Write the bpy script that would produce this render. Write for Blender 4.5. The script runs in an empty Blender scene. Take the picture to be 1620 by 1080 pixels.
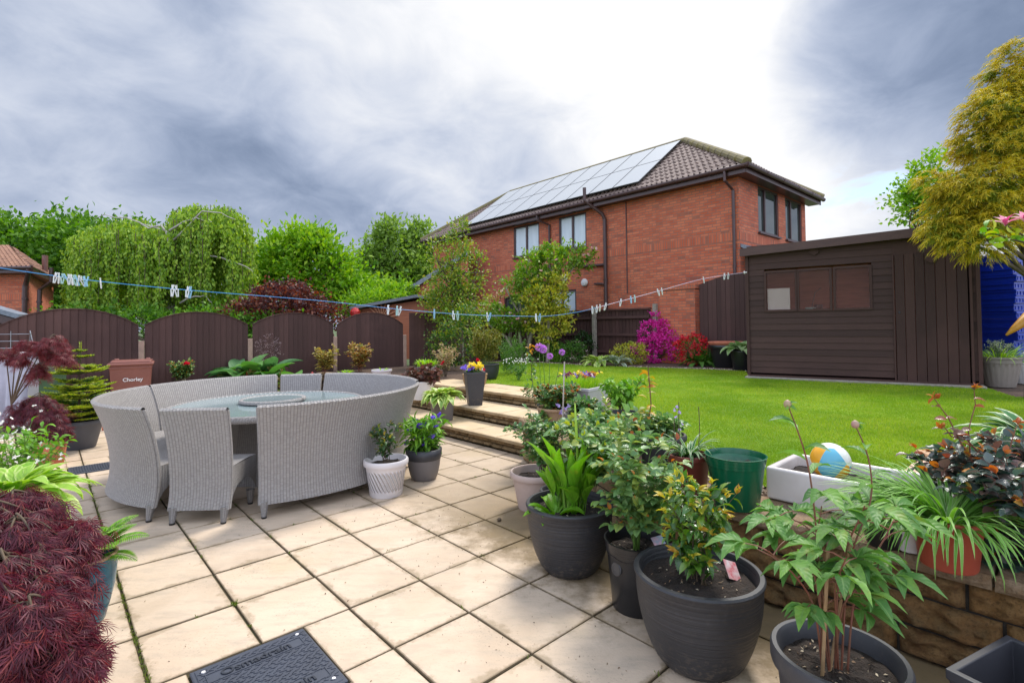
import bpy, math, random
import numpy as np
from mathutils import Vector, Matrix, noise

SC = bpy.context.scene
COL = SC.collection
rng = np.random.default_rng(11)
random.seed(5)

# ------------------------------------------------------------------ camera
F = 814.0; CX, CY = 810.0, 498.0; H = 1.5
_pi, _ro, YAW = math.radians(1.26), math.radians(-0.68), math.radians(-42.3)
_cp, _sp, _cr, _sr = math.cos(_pi), math.sin(_pi), math.cos(_ro), math.sin(_ro)
FW = Vector((0, _cp, _sp)); _U = Vector((0, -_sp, _cp))
R2 = Vector((_cr, _sr*_U.y, _sr*_U.z)); U2 = Vector((-_sr, _cr*_U.y, _cr*_U.z))
cam = bpy.data.cameras.new('camera'); camo = bpy.data.objects.new('camera', cam); COL.objects.link(camo)
M = Matrix((R2, U2, -FW)).transposed().to_4x4(); M.translation = (0, 0, H); camo.matrix_world = M
cam.sensor_width = 36; cam.lens = F/1620*36; cam.shift_y = (CY-540)/1620
cam.clip_end = 2000; cam.clip_start = 0.05
SC.camera = camo

# ------------------------------------------------------------------ world, sun, exposure
SUN_EL, SUN_AZ = math.radians(56), math.radians(28)      # azimuth measured from +Y towards +X
wd = bpy.data.worlds.new('World'); SC.world = wd; wd.use_nodes = True
def build_world():
    nt = wd.node_tree; N = nt.nodes; Lk = nt.links; N.clear()
    out = N.new('ShaderNodeOutputWorld')
    tc = N.new('ShaderNodeTexCoord')
    sky = N.new('ShaderNodeTexSky'); sky.sky_type = 'NISHITA'; sky.sun_disc = False
    sky.sun_elevation = SUN_EL; sky.sun_rotation = SUN_AZ
    def vm(op, a, b=None, s=None):
        n = N.new('ShaderNodeVectorMath'); n.operation = op
        for i, v in enumerate((a, b)):
            if v is None: continue
            if hasattr(v, 'is_linked'): Lk.new(v, n.inputs[i])
            else: n.inputs[i].default_value = v
        if s is not None: n.inputs['Scale'].default_value = s
        return n
    def mt(op, a, b=None, c=None, clamp=False):
        n = N.new('ShaderNodeMath'); n.operation = op; n.use_clamp = clamp
        for i, v in enumerate((a, b, c)):
            if v is None: continue
            if hasattr(v, 'is_linked'): Lk.new(v, n.inputs[i])
            else: n.inputs[i].default_value = v
        return n.outputs[0]
    d = vm('NORMALIZE', tc.outputs['Generated']).outputs[0]
    sep = N.new('ShaderNodeSeparateXYZ'); Lk.new(d, sep.inputs[0])
    zc = mt('MAXIMUM', sep.outputs[2], 0.0)
    den = mt('ADD', zc, 0.42)
    cmb = N.new('ShaderNodeCombineXYZ')
    Lk.new(mt('DIVIDE', sep.outputs[0], den), cmb.inputs[0])
    Lk.new(mt('DIVIDE', sep.outputs[1], den), cmb.inputs[1])
    Lk.new(mt('MULTIPLY', zc, 0.8), cmb.inputs[2])
    def noi(scale, detail, rough, dist=0.0, vec=None):
        n = N.new('ShaderNodeTexNoise'); n.inputs['Scale'].default_value = scale
        n.inputs['Detail'].default_value = detail; n.inputs['Roughness'].default_value = rough
        n.inputs['Distortion'].default_value = dist
        Lk.new(vec or cmb.outputs[0], n.inputs['Vector']); return n.outputs['Fac']
    n1 = noi(1.5, 6, 0.48, 0.25); n2 = noi(4.6, 8, 0.58, 0.45)
    fb = mt('ADD', mt('MULTIPLY', mt('SUBTRACT', n1, 0.5), 0.80), mt('MULTIPLY', mt('SUBTRACT', n2, 0.5), 0.75))
    def pd(px, py):
        v = R2*((px-CX)/F) + U2*(-(py-CY)/F) + FW; return tuple(v.normalized())
    def blob(px, py, rad, amp):       # broad bright or dark mass of cloud, radius in degrees
        dt = vm('DOT_PRODUCT', d, pd(px, py)).outputs['Value']
        mr = N.new('ShaderNodeMapRange'); mr.interpolation_type = 'SMOOTHSTEP'
        mr.inputs['From Min'].default_value = math.cos(math.radians(rad)); mr.inputs['From Max'].default_value = 1
        mr.inputs['To Min'].default_value = 0; mr.inputs['To Max'].default_value = amp
        Lk.new(dt, mr.inputs['Value']); return mr.outputs[0]
    v = mt('ADD', fb, 0.64)
    for b in ((1020, 60, 30, 0.36), (1230, 250, 26, 0.26), (980, 240, 12, .10), (1400, 300, 16, .16), (1500, 20, 17, -0.62), (1400, 70, 9, -.16), (1060, -260, 24, .3),
              (820, 160, 13, -0.22), (330, 270, 26, -0.14), (560, 330, 16, -0.1), (60, 120, 20, -.05), (640, 20, 24, .20), (500, 90, 10, .10),
              (130, 20, 14, .12), (560, 210, 7, .10), (0, 310, 14, .20), (680, 330, 8, .12)):
        v = mt('ADD', v, blob(*b))
    # unseen cloud behind and above the camera, brightened to fill the shadows
    back = N.new('ShaderNodeMapRange'); back.interpolation_type = 'SMOOTHSTEP'
    back.inputs['From Min'].default_value = 0.45; back.inputs['From Max'].default_value = -0.3
    back.inputs['To Min'].default_value = 0; back.inputs['To Max'].default_value = 1
    Lk.new(sep.outputs[1], back.inputs['Value'])
    ramp = N.new('ShaderNodeValToRGB'); Lk.new(mt('MULTIPLY', v, 0.88), ramp.inputs[0])
    cr = ramp.color_ramp; cr.interpolation = 'B_SPLINE'
    cr.elements[0].position = 0.0; cr.elements[0].color = (0.09, 0.125, 0.20, 1)
    cr.elements[1].position = 1.0; cr.elements[1].color = (.70, .70, .71, 1)
    for p, c in ((0.25, (0.155, 0.20, 0.295)), (0.45, (0.26, 0.31, 0.42)), (0.66, (0.42, 0.46, 0.55)), (.86, (.585, .60, .635))):
        e = cr.elements.new(p); e.color = (*c, 1)
    bg1 = N.new('ShaderNodeBackground'); Lk.new(ramp.outputs[0], bg1.inputs[0])
    st = mt('ADD', mt('MULTIPLY', back.outputs[0], BACKSKY), 0.98); Lk.new(st, bg1.inputs[1])
    bg2 = N.new('ShaderNodeBackground'); Lk.new(sky.outputs[0], bg2.inputs[0]); bg2.inputs[1].default_value = 0.11
    # a few gaps of blue low in the right of the sky
    gap = mt('MULTIPLY', blob(1375, 330, 5.5, 1.5), mt('MULTIPLY', mt('SUBTRACT', n2, 0.44), 6.0, clamp=True), clamp=True)
    mx = N.new('ShaderNodeMixShader'); Lk.new(gap, mx.inputs[0]); Lk.new(bg1.outputs[0], mx.inputs[1]); Lk.new(bg2.outputs[0], mx.inputs[2])
    Lk.new(mx.outputs[0], out.inputs[0])
BACKSKY = 1.65
build_world()
sl = bpy.data.lights.new('sun', 'SUN'); sl.energy = 2.7; sl.angle = math.radians(16); sl.color = (1.0, 0.955, 0.88)
so = bpy.data.objects.new('sun', sl); COL.objects.link(so)
_sd = Vector((math.sin(SUN_AZ)*math.cos(SUN_EL), math.cos(SUN_AZ)*math.cos(SUN_EL), math.sin(SUN_EL)))
so.rotation_euler = _sd.to_track_quat('Z', 'Y').to_euler(); so.location = _sd*30
SC.view_settings.view_transform = 'Standard'; SC.view_settings.look = 'None'
SC.view_settings.exposure = 0.60; SC.view_settings.gamma = 1.0
SC.cycles.max_bounces = 6; SC.cycles.transparent_max_bounces = 4
SC.cycles.use_denoising = True

# ------------------------------------------------------------------ layout helpers
LZ = 0.48                                         # level of the lawn above the patio
Av = Vector((math.sin(YAW), math.cos(YAW), 0)); Bv = Vector((math.cos(YAW), -math.sin(YAW), 0))
ANG_A = math.atan2(Av.y, Av.x); ANG_B = math.atan2(Bv.y, Bv.x)
def W(s, t, z=0.0): return Bv*s + Av*t + Vector((0, 0, z))
def st(p): p = Vector(p); return p.dot(Bv), p.dot(Av)
def _ray(x, y): return R2*((x-CX)/F) + U2*(-(y-CY)/F) + FW
def G(x, y, z=0.0):
    d = _ray(x, y); k = (z-H)/d.z; return Vector((d.x*k, d.y*k, z))
def D(x, y, Y):
    d = _ray(x, y); k = Y/d.y; return Vector((d.x*k, Y, H+d.z*k))

def tag(o, label=None, cat=None, group=None, kind=None):
    if label: o['label'] = label
    if cat: o['category'] = cat
    if group: o['group'] = group
    if kind: o['kind'] = kind
    return o
def thing(name, loc, label, cat, group=None, rz=0.0):
    o = bpy.data.objects.new(name, None); COL.objects.link(o); o.location = loc; o.rotation_euler = (0, 0, rz)
    o.empty_display_size = 0.1
    return tag(o, label, cat, group)
def copy_tree(o, parent=None):
    c = o.copy(); COL.objects.link(c)
    if parent: c.parent = parent
    for ch in list(o.children): copy_tree(ch, c)
    return c
def mesh_obj(name, verts, faces, mat, parent=None, uv=None, smooth=False, mi=None, world=False):
    """verts (N,3), faces = list of index arrays (each (n,k)) or python lists, uv = per-vertex (N,2)"""
    v = np.asarray(verts, dtype=np.float32)
    if world and parent is not None: v = v - np.array(parent.location, dtype=np.float32)
    me = bpy.data.meshes.new(name)
    if isinstance(faces, np.ndarray): faces = [faces]
    if len(faces) and isinstance(faces[0], np.ndarray):
        idx = np.concatenate([f.ravel() for f in faces]); tot = np.concatenate([np.full(len(f), f.shape[1]) for f in faces])
    else:
        idx = np.array([i for f in faces for i in f]); tot = np.array([len(f) for f in faces])
    me.vertices.add(len(v)); me.vertices.foreach_set('co', v.ravel())
    me.loops.add(len(idx)); me.loops.foreach_set('vertex_index', idx.astype(np.int32))
    me.polygons.add(len(tot)); me.polygons.foreach_set('loop_start', np.concatenate([[0], np.cumsum(tot)[:-1]]).astype(np.int32))
    me.polygons.foreach_set('loop_total', tot.astype(np.int32))
    if uv is not None:
        l = me.uv_layers.new(name='UVMap'); l.data.foreach_set('uv', np.asarray(uv, dtype=np.float32)[idx].ravel())
    mats = mat if isinstance(mat, (list, tuple)) else [mat]
    for m in mats: me.materials.append(m)
    if mi is not None: me.polygons.foreach_set('material_index', np.asarray(mi, dtype=np.int32))
    me.polygons.foreach_set('use_smooth', np.full(len(tot), bool(smooth)))
    me.update(calc_edges=True); me.validate()
    o = bpy.data.objects.new(name, me); COL.objects.link(o)
    if parent is not None: o.parent = parent
    return o

class MB:
    def __init__(s): s.v = []; s.f = []; s.uv = []; s.mi = []
    def add(s, vs, fs, uvs=None, mi=0):
        n = len(s.v); s.v += [tuple(p) for p in vs]; s.uv += list(uvs) if uvs is not None else [(0, 0)]*len(vs)
        s.f += [tuple(i+n for i in f) for f in fs]; s.mi += [mi]*len(fs)
    def box(s, c, size, rz=0.0, bev=0.0, mi=0, mtx=None):
        c = Vector(c); hx, hy, hz = size[0]/2, size[1]/2, size[2]/2
        m = Matrix.Rotation(rz, 3, 'Z') if mtx is None else mtx
        b = min(bev, hx*.9, hy*.9, hz*.9)
        if b <= 0:
            vs = [c + m @ Vector((x*hx, y*hy, z*hz)) for z in (-1, 1) for y in (-1, 1) for x in (-1, 1)]
            uv = [((x+1)*hx, (z+1)*hz) for z in (-1, 1) for y in (-1, 1) for x in (-1, 1)]
            s.add(vs, [(0, 2, 3, 1), (4, 5, 7, 6), (0, 1, 5, 4), (2, 6, 7, 3), (0, 4, 6, 2), (1, 3, 7, 5)], uv, mi)
        else:
            vs = []; 
            for z in (-1, 1):
                for y in (-1, 1):
                    for x in (-1, 1):
                        vs += [c + m @ Vector((x*hx, y*(hy-b), z*(hz-b))), c + m @ Vector((x*(hx-b), y*hy, z*(hz-b))), c + m @ Vector((x*(hx-b), y*(hy-b), z*hz))]
            I = lambda x, y, z, k: ((z*2+y)*2+x)*3+k
            fs = [(I(0,0,0,0), I(0,0,1,0), I(0,1,1,0), I(0,1,0,0)), (I(1,0,0,0), I(1,1,0,0), I(1,1,1,0), I(1,0,1,0)),
                  (I(0,0,0,1), I(1,0,0,1), I(1,0,1,1), I(0,0,1,1)), (I(0,1,0,1), I(0,1,1,1), I(1,1,1,1), I(1,1,0,1)),
                  (I(0,0,0,2), I(0,1,0,2), I(1,1,0,2), I(1,0,0,2)), (I(0,0,1,2), I(1,0,1,2), I(1,1,1,2), I(0,1,1,2))]
            for z in (0, 1):
                for y in (0, 1): fs.append((I(0,y,z,1), I(1,y,z,1), I(1,y,z,2), I(0,y,z,2)))
                for x in (0, 1): fs.append((I(x,0,z,0), I(x,1,z,0), I(x,1,z,2), I(x,0,z,2)))
            for y in (0, 1):
                for x in (0, 1): fs.append((I(x,y,0,0), I(x,y,1,0), I(x,y,1,1), I(x,y,0,1)))
            for z in (0, 1):
                for y in (0, 1):
                    for x in (0, 1): fs.append((I(x,y,z,0), I(x,y,z,1), I(x,y,z,2)))
            s.add(vs, fs, None, mi)
    def tube(s, pts, rad, seg=8, cap=True, mi=0):
        pts = [Vector(p) for p in pts]; n = len(pts)
        if not hasattr(rad, '__len__'): rad = [rad]*n
        vs = []; up = Vector((0, 0, 1)); ref = None
        for i, p in enumerate(pts):
            t = (pts[min(i+1, n-1)] - pts[max(i-1, 0)])
            if t.length < 1e-9: t = Vector((0, 0, 1))
            t.normalize()
            if ref is None: ref = t.orthogonal().normalized()
            ref = (ref - t*ref.dot(t)); ref = ref.normalized() if ref.length > 1e-6 else t.orthogonal().normalized()
            b = t.cross(ref)
            for k in range(seg):
                a = 2*math.pi*k/seg; vs.append(p + (ref*math.cos(a) + b*math.sin(a))*rad[i])
        fs = [(i*seg+k, i*seg+(k+1) % seg, (i+1)*seg+(k+1) % seg, (i+1)*seg+k) for i in range(n-1) for k in range(seg)]
        if cap: fs += [tuple(range(seg-1, -1, -1)), tuple((n-1)*seg+k for k in range(seg))]
        s.add(vs, fs, None, mi)
    def lathe(s, prof, seg=32, c=(0, 0, 0), mi=0, wob=None):
        c = Vector(c); vs = []; uv = []
        for j, (r, z) in enumerate(prof):
            for k in range(seg):
                a = 2*math.pi*k/seg; rr = r*(1 + (wob(a, z) if wob else 0))
                vs.append(c + Vector((rr*math.cos(a), rr*math.sin(a), z))); uv.append((a*r, z))
        n = len(prof)
        fs = [(j*seg+k, j*seg+(k+1) % seg, (j+1)*seg+(k+1) % seg, (j+1)*seg+k) for j in range(n-1) for k in range(seg)]
        s.add(vs, fs, uv, mi)
    def disc(s, c, r, seg=24, mi=0, flip=False):
        c = Vector(c); vs = [c + Vector((r*math.cos(2*math.pi*k/seg), r*math.sin(2*math.pi*k/seg), 0)) for k in range(seg)]
        s.add(vs, [tuple(range(seg))], None, mi)
    def quad(s, a, b, c, d, w=1, h=1, mi=0, u0=0, v0=0):
        s.add([a, b, c, d], [(0, 1, 2, 3)], [(u0, v0), (u0+w, v0), (u0+w, v0+h), (u0, v0+h)], mi)
    def prism(s, pts, z0, z1, mi=0):       # pts: list of 2D/3D points, counter-clockwise
        n = len(pts); vs = [(p[0], p[1], z0) for p in pts] + [(p[0], p[1], z1) for p in pts]
        s.add(vs, [tuple(range(n-1, -1, -1)), tuple(range(n, 2*n))] + [(i, (i+1) % n, n+(i+1) % n, n+i) for i in range(n)], None, mi)
    def build(s, name, mat, parent=None, smooth=False, world=False):
        return mesh_obj(name, s.v, s.f, mat, parent, uv=s.uv, smooth=smooth, mi=s.mi, world=world)
def autosmooth(o, ang=40):
    me = o.data; me.polygons.foreach_set('use_smooth', np.ones(len(me.polygons), dtype=bool))
    try: me.set_sharp_from_angle(angle=math.radians(ang))
    except Exception: pass
    return o

# ------------------------------------------------------------------ materials
def newmat(name):
    m = bpy.data.materials.new(name); m.use_nodes = True; nt = m.node_tree
    return m, nt, nt.nodes, nt.links, nt.nodes['Principled BSDF']
class NT:
    """tiny node-graph helper"""
    def __init__(s, nt): s.nt = nt; s.N = nt.nodes; s.L = nt.links
    def _in(s, sock, v):
        if v is None: return
        if hasattr(v, 'is_linked'): s.L.new(v, sock)
        elif hasattr(v, '__len__') and len(v) == 3 and sock.type == 'RGBA': sock.default_value = (*v, 1)
        else: sock.default_value = v
    def math(s, op, a, b=None, c=None, clamp=False):
        n = s.N.new('ShaderNodeMath'); n.operation = op; n.use_clamp = clamp
        for i, v in enumerate((a, b, c)): s._in(n.inputs[i], v)
        return n.outputs[0]
    def noise(s, vec, scale=5, detail=4, rough=.55, dist=0):
        n = s.N.new('ShaderNodeTexNoise'); s._in(n.inputs['Vector'], vec); n.inputs['Scale'].default_value = scale
        n.inputs['Detail'].default_value = detail; n.inputs['Roughness'].default_value = rough; n.inputs['Distortion'].default_value = dist
        return n.outputs['Fac']
    def mix(s, f, a, b, mode='MIX'):
        n = s.N.new('ShaderNodeMix'); n.data_type = 'RGBA'; n.blend_type = mode
        s._in(n.inputs[0], f); s._in(n.inputs[6], a); s._in(n.inputs[7], b); return n.outputs[2]
    def ramp(s, f, stops, interp='LINEAR'):
        n = s.N.new('ShaderNodeValToRGB'); s._in(n.inputs[0], f); cr = n.color_ramp; cr.interpolation = interp
        cr.elements[0].position = stops[0][0]; cr.elements[0].color = (*stops[0][1], 1)
        cr.elements[1].position = stops[-1][0]; cr.elements[1].color = (*stops[-1][1], 1)
        for p, c in stops[1:-1]: e = cr.elements.new(p); e.color = (*c, 1)
        return n.outputs[0]
    def mapr(s, v, a, b, c, d, smooth=False):
        n = s.N.new('ShaderNodeMapRange'); n.interpolation_type = 'SMOOTHSTEP' if smooth else 'LINEAR'
        s._in(n.inputs['Value'], v)
        for k, x in zip(('From Min', 'From Max', 'To Min', 'To Max'), (a, b, c, d)): n.inputs[k].default_value = x
        return n.outputs[0]
    def coord(s, which='Object', scale=None, rot=None):
        tc = s.N.new('ShaderNodeTexCoord'); o = tc.outputs[which]
        if scale or rot:
            mp = s.N.new('ShaderNodeMapping'); s.L.new(o, mp.inputs[0])
            if scale: mp.inputs['Scale'].default_value = scale
            if rot: mp.inputs['Rotation'].default_value = rot
            o = mp.outputs[0]
        return o
    def bump(s, h, strength=.3, dist=.01):
        n = s.N.new('ShaderNodeBump'); n.inputs['Strength'].default_value = strength; n.inputs['Distance'].default_value = dist
        s._in(n.inputs['Height'], h); return n.outputs[0]
    def island(s):
        return s.N.new('ShaderNodeNewGeometry').outputs['Random Per Island']

def plain(name, col, col2=None, rough=.6, scale=6, bump=0, bscale=60, metal=0, spec=.5, stretch=None, isl=0.0, detail=4):
    m, nt, N, L, P = newmat(name); g = NT(nt)
    c2 = col2 or tuple(x*.75 for x in col)
    v = g.coord('Object', scale=stretch)
    f = g.mapr(g.noise(v, scale, detail, .6), .3, .7, 0, 1)
    c = g.mix(f, col, c2)
    if isl:
        k = g.mapr(g.island(), 0, 1, 1-isl, 1+isl)
        hs = N.new('ShaderNodeHueSaturation'); L.new(k, hs.inputs['Value']); L.new(c, hs.inputs['Color']); c = hs.outputs[0]
    L.new(c, P.inputs['Base Color']); P.inputs['Roughness'].default_value = rough; P.inputs['Metallic'].default_value = metal
    P.inputs['Specular IOR Level'].default_value = spec
    if bump: L.new(g.bump(g.noise(v, bscale, 3, .6), bump, .01), P.inputs['Normal'])
    return m
def leafmat(name, cols, rough=.45, transl=.3, edge=None, edgew=.2, centre=None, spec=.4, vein=True, spots=False):
    """leaf colour picked per leaf; edge = margin colour of a variegated leaf; centre = colour of the midrib zone"""
    m, nt, N, L, P = newmat(name); g = NT(nt)
    r = g.island(); n = len(cols)
    c = g.ramp(r, [(i/(n-1), k) for i, k in enumerate(cols)])
    uv = g.coord('UV'); sx = N.new('ShaderNodeSeparateXYZ'); L.new(uv, sx.inputs[0])
    du = g.math('ABSOLUTE', g.math('SUBTRACT', sx.outputs[0], .5))
    if edge:
        nz = g.math('MULTIPLY', g.math('SUBTRACT', g.noise(uv, 9, 3), .5), .25)
        f = g.mapr(g.math('ADD', du, nz), .5-edgew-.03, .5-edgew+.03, 0, 1)
        c = g.mix(f, c, edge)
    if centre: c = g.mix(g.mapr(du, .03, .08, .7, 0), c, centre)
    if spots:
        c = g.mix(g.mapr(g.noise(g.coord('Object'), 48, 3, .6), .50, .72, 0, .45), c, tuple(k*.55+.02 for k in cols[0])); c = g.mix(g.mapr(g.noise(g.coord('Object'), 21, 2), .60, .72, 0, .3), c, (.30, .26, .05))
    if vein:
        w = g.math('SINE', g.math('ADD', g.math('MULTIPLY', sx.outputs[1], 46), g.math('MULTIPLY', du, -22)))
        L.new(g.bump(w, .18, .004), P.inputs['Normal'])
    L.new(c, P.inputs['Base Color']); P.inputs['Roughness'].default_value = rough; P.inputs['Specular IOR Level'].default_value = spec
    if transl:
        tr = N.new('ShaderNodeBsdfTranslucent'); hs = N.new('ShaderNodeHueSaturation'); hs.inputs['Value'].default_value = 1.5; hs.inputs['Saturation'].default_value = 1.15
        L.new(c, hs.inputs['Color']); L.new(hs.outputs[0], tr.inputs[0])
        mx = N.new('ShaderNodeMixShader'); mx.inputs[0].default_value = transl
        L.new(P.outputs[0], mx.inputs[1]); L.new(tr.outputs[0], mx.inputs[2]); L.new(mx.outputs[0], N['Material Output'].inputs[0])
    return m

def make_brick(name, soldier=False, base=(.47, .095, .038), base2=(.62, .175, .08), mort=(.22, .13, .10)):
    m, nt, N, L, P = newmat(name); g = NT(nt)
    uv = g.coord('UV', rot=(0, 0, math.pi/2) if soldier else None)
    b = N.new('ShaderNodeTexBrick'); L.new(uv, b.inputs['Vector']); b.inputs['Scale'].default_value = 1
    b.inputs['Brick Width'].default_value = .225; b.inputs['Row Height'].default_value = .075; b.inputs['Mortar Size'].default_value = .009
    b.inputs['Mortar Smooth'].default_value = .2; b.offset = 0 if soldier else .5
    b.inputs['Color1'].default_value = (*base, 1); b.inputs['Color2'].default_value = (*base2, 1); b.inputs['Mortar'].default_value = (*mort, 1)
    # scattered burnt bricks
    sx = N.new('ShaderNodeSeparateXYZ'); L.new(uv, sx.inputs[0])
    row = g.math('FLOOR', g.math('DIVIDE', sx.outputs[1], .075))
    colm = g.math('FLOOR', g.math('DIVIDE', g.math('ADD', sx.outputs[0], g.math('MULTIPLY', g.math('MODULO', row, 2.0), 0 if soldier else .1125)), .225))
    cc = N.new('ShaderNodeCombineXYZ'); L.new(row, cc.inputs[0]); L.new(colm, cc.inputs[1])
    wn = N.new('ShaderNodeTexWhiteNoise'); wn.noise_dimensions = '2D'; L.new(cc.outputs[0], wn.inputs['Vector'])
    dark = g.math('MULTIPLY', g.mapr(wn.outputs['Value'], .90, .97, 0, .62), g.math('SUBTRACT', 1.0, b.outputs['Fac']))
    c = g.mix(dark, b.outputs['Color'], (.16, .07, .05))
    c = g.mix(g.mapr(g.noise(uv, .7, 6, .7), .42, .75, 0, .22), c, (.60, .20, .11))
    c = g.mix(g.math('MULTIPLY', g.mapr(wn.outputs['Value'], .0, .35, .45, 0), g.math('SUBTRACT', 1.0, b.outputs['Fac'])), c, (.40, .07, .035))
    c = g.mix(g.mapr(g.noise(uv, 22, 3), .45, .75, 0, .25), c, (.30, .08, .05))
    L.new(c, P.inputs['Base Color']); P.inputs['Roughness'].default_value = .85
    h = g.math('ADD', g.math('MULTIPLY', b.outputs['Fac'], -1.0), g.math('MULTIPLY', g.noise(uv, 60, 3), .3))
    L.new(g.bump(h, .6, .008), P.inputs['Normal']); return m
def make_wicker(name):
    m, nt, N, L, P = newmat(name); g = NT(nt)
    uv = g.coord('UV'); sx = N.new('ShaderNodeSeparateXYZ'); L.new(uv, sx.inputs[0])
    wob = g.math('MULTIPLY', g.math('SUBTRACT', g.noise(uv, 14, 2), .5), .004)
    cu = g.math('DIVIDE', g.math('ADD', sx.outputs[0], wob), .023)
    ci = g.math('FLOOR', cu); cf = g.math('FRACT', cu)
    row = g.math('ADD', g.math('DIVIDE', sx.outputs[1], .0095), g.math('MULTIPLY', ci, .5))
    rf = g.math('FRACT', row); ri = g.math('FLOOR', row)
    hx = g.math('SINE', g.math('MULTIPLY', cf, math.pi)); hy = g.math('SINE', g.math('MULTIPLY', rf, math.pi))
    h = g.math('POWER', g.math('MULTIPLY', g.math('POWER', hx, .6), hy), .7)
    cc = N.new('ShaderNodeCombineXYZ'); L.new(ri, cc.inputs[0]); L.new(ci, cc.inputs[1])
    wn = N.new('ShaderNodeTexWhiteNoise'); wn.noise_dimensions = '2D'; L.new(cc.outputs[0], wn.inputs['Vector'])
    c = g.mix(wn.outputs['Value'], (.47, .435, .41), (.385, .355, .335))
    c = g.mix(g.mapr(h, .10, .50, 1, 0), c, (.085, .075, .07))
    c = g.mix(g.mapr(g.noise(uv, 2.2, 4), .5, .8, 0, .2), c, (.36, .31, .26))
    L.new(c, P.inputs['Base Color']); P.inputs['Roughness'].default_value = .5
    L.new(g.bump(h, .9, .008), P.inputs['Normal']); return m
def make_slab(name, c1, c2, c3, stain=(.26, .19, .11), amt=.5):
    m, nt, N, L, P = newmat(name); g = NT(nt)
    o = g.coord('Object'); uv = g.coord('UV'); sx = N.new('ShaderNodeSeparateXYZ'); L.new(uv, sx.inputs[0])
    isl = g.island()
    c = g.mix(isl, c1, c2)
    c = g.mix(g.mapr(g.noise(o, 2.3, 5, .6, .6), .38, .68, 0, .75), c, c3)
    c = g.mix(g.mapr(g.noise(g.coord('Object', scale=(1.2, 4, 1), rot=(0, 0, -ANG_A)), 3.5, 6, .7), .48, .72, 0, .65), c, (.38, .31, .235))
    ex = g.math('MINIMUM', sx.outputs[0], g.math('SUBTRACT', 1.0, sx.outputs[0]))
    ey = g.math('MINIMUM', sx.outputs[1], g.math('SUBTRACT', 1.0, sx.outputs[1]))
    e = g.math('MINIMUM', ex, ey)
    nz = g.noise(o, 6, 5, .7)
    ed = g.mapr(g.math('SUBTRACT', e, g.math('MULTIPLY', g.math('SUBTRACT', nz, .50), .55)), -.02, .07, 1, 0, True)
    c = g.mix(g.math('MULTIPLY', ed, amt), c, stain)
    c = g.mix(g.mapr(e, .0, .018, .6, 0), c, (.16, .11, .05))
    sp = g.mapr(g.noise(o, 80, 3, .6), .60, .70, 0, .8)
    sp = g.math('MULTIPLY', sp, g.mapr(g.noise(o, 2.6, 3), .44, .66, 0, 1))
    c = g.mix(sp, c, (.16, .13, .11))
    grn = g.mapr(g.noise(o, 1.1, 3), .58, .74, 0, .30)
    c = g.mix(grn, c, (.36, .27, .10))
    # wet algae stain plus painted shadow beneath the pots, close to the retaining wall
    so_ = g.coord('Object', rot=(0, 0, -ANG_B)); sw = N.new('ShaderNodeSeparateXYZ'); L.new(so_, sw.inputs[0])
    damp_shade = g.mapr(g.math('ADD', sw.outputs[0], g.math('MULTIPLY', g.math('SUBTRACT', nz, .5), 1.0)), 1.98, 2.5, 0, .86, True)
    damp_shade = g.math('MULTIPLY', damp_shade, g.mapr(sw.outputs[1], 3.0, 4.2, 1, .25))
    c = g.mix(damp_shade, c, g.mix(g.noise(o, 9, 5, .7), (.20, .13, .045), (.075, .047, .014)))
    L.new(c, P.inputs['Base Color']); P.inputs['Roughness'].default_value = .75
    L.new(g.bump(g.math('ADD', g.noise(o, 38, 5, .7), g.math('MULTIPLY', g.noise(o, 7, 3), .7)), .35, .006), P.inputs['Normal']); return m
def make_stone(name, c1, c2, c3):
    m, nt, N, L, P = newmat(name); g = NT(nt); o = g.coord('Object')
    c = g.mix(g.island(), c1, c2)
    c = g.mix(g.mapr(g.noise(o, 16, 5, .65), .4, .7, 0, .8), c, c3); c = g.mix(g.mapr(g.noise(o, 70, 4, .7), .5, .68, 0, .6), c, tuple(x*.35 for x in c2))
    c = g.mix(g.mapr(g.noise(o, 4, 4, .6), .52, .7, 0, .55), c, (.05, .042, .022))
    L.new(c, P.inputs['Base Color']); P.inputs['Roughness'].default_value = .8
    L.new(g.bump(g.noise(o, 42, 6, .8), 1.0, .02), P.inputs['Normal']); return m
def make_boards(name, c1, c2, axis='z', knot=True, rough=.7):
    """stained timber, grain along the given object axis"""
    m, nt, N, L, P = newmat(name); g = NT(nt)
    sc = {'z': (14, 14, 1.0), 'x': (1.0, 14, 14)}[axis]
    o = g.coord('UV', scale=(sc[0], sc[2], 1))
    gr = g.noise(o, 3.2, 5, .65, .4)
    c = g.mix(gr, c1, c2); k = g.mapr(g.island(), 0, 1, .78, 1.25)
    hs = N.new('ShaderNodeHueSaturation'); L.new(k, hs.inputs['Value']); L.new(c, hs.inputs['Color'])
    c = g.mix(g.mapr(g.noise(g.coord('Object'), .9, 4), .52, .74, 0, .35), hs.outputs[0], tuple(min(1, x*1.9) for x in c1))
    kn = N.new('ShaderNodeTexVoronoi'); L.new(g.coord('UV', scale=(2.4, 2.4, 1)), kn.inputs['Vector']); kn.inputs['Scale'].default_value = 1.6
    c = g.mix(g.mapr(kn.outputs['Distance'], .02, .06, .7, 0), c, (.012, .007, .006))
    L.new(c, P.inputs['Base Color']); P.inputs['Roughness'].default_value = rough; P.inputs['Specular IOR Level'].default_value = .3
    L.new(g.bump(gr, .35, .006), P.inputs['Normal']); return m

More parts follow.
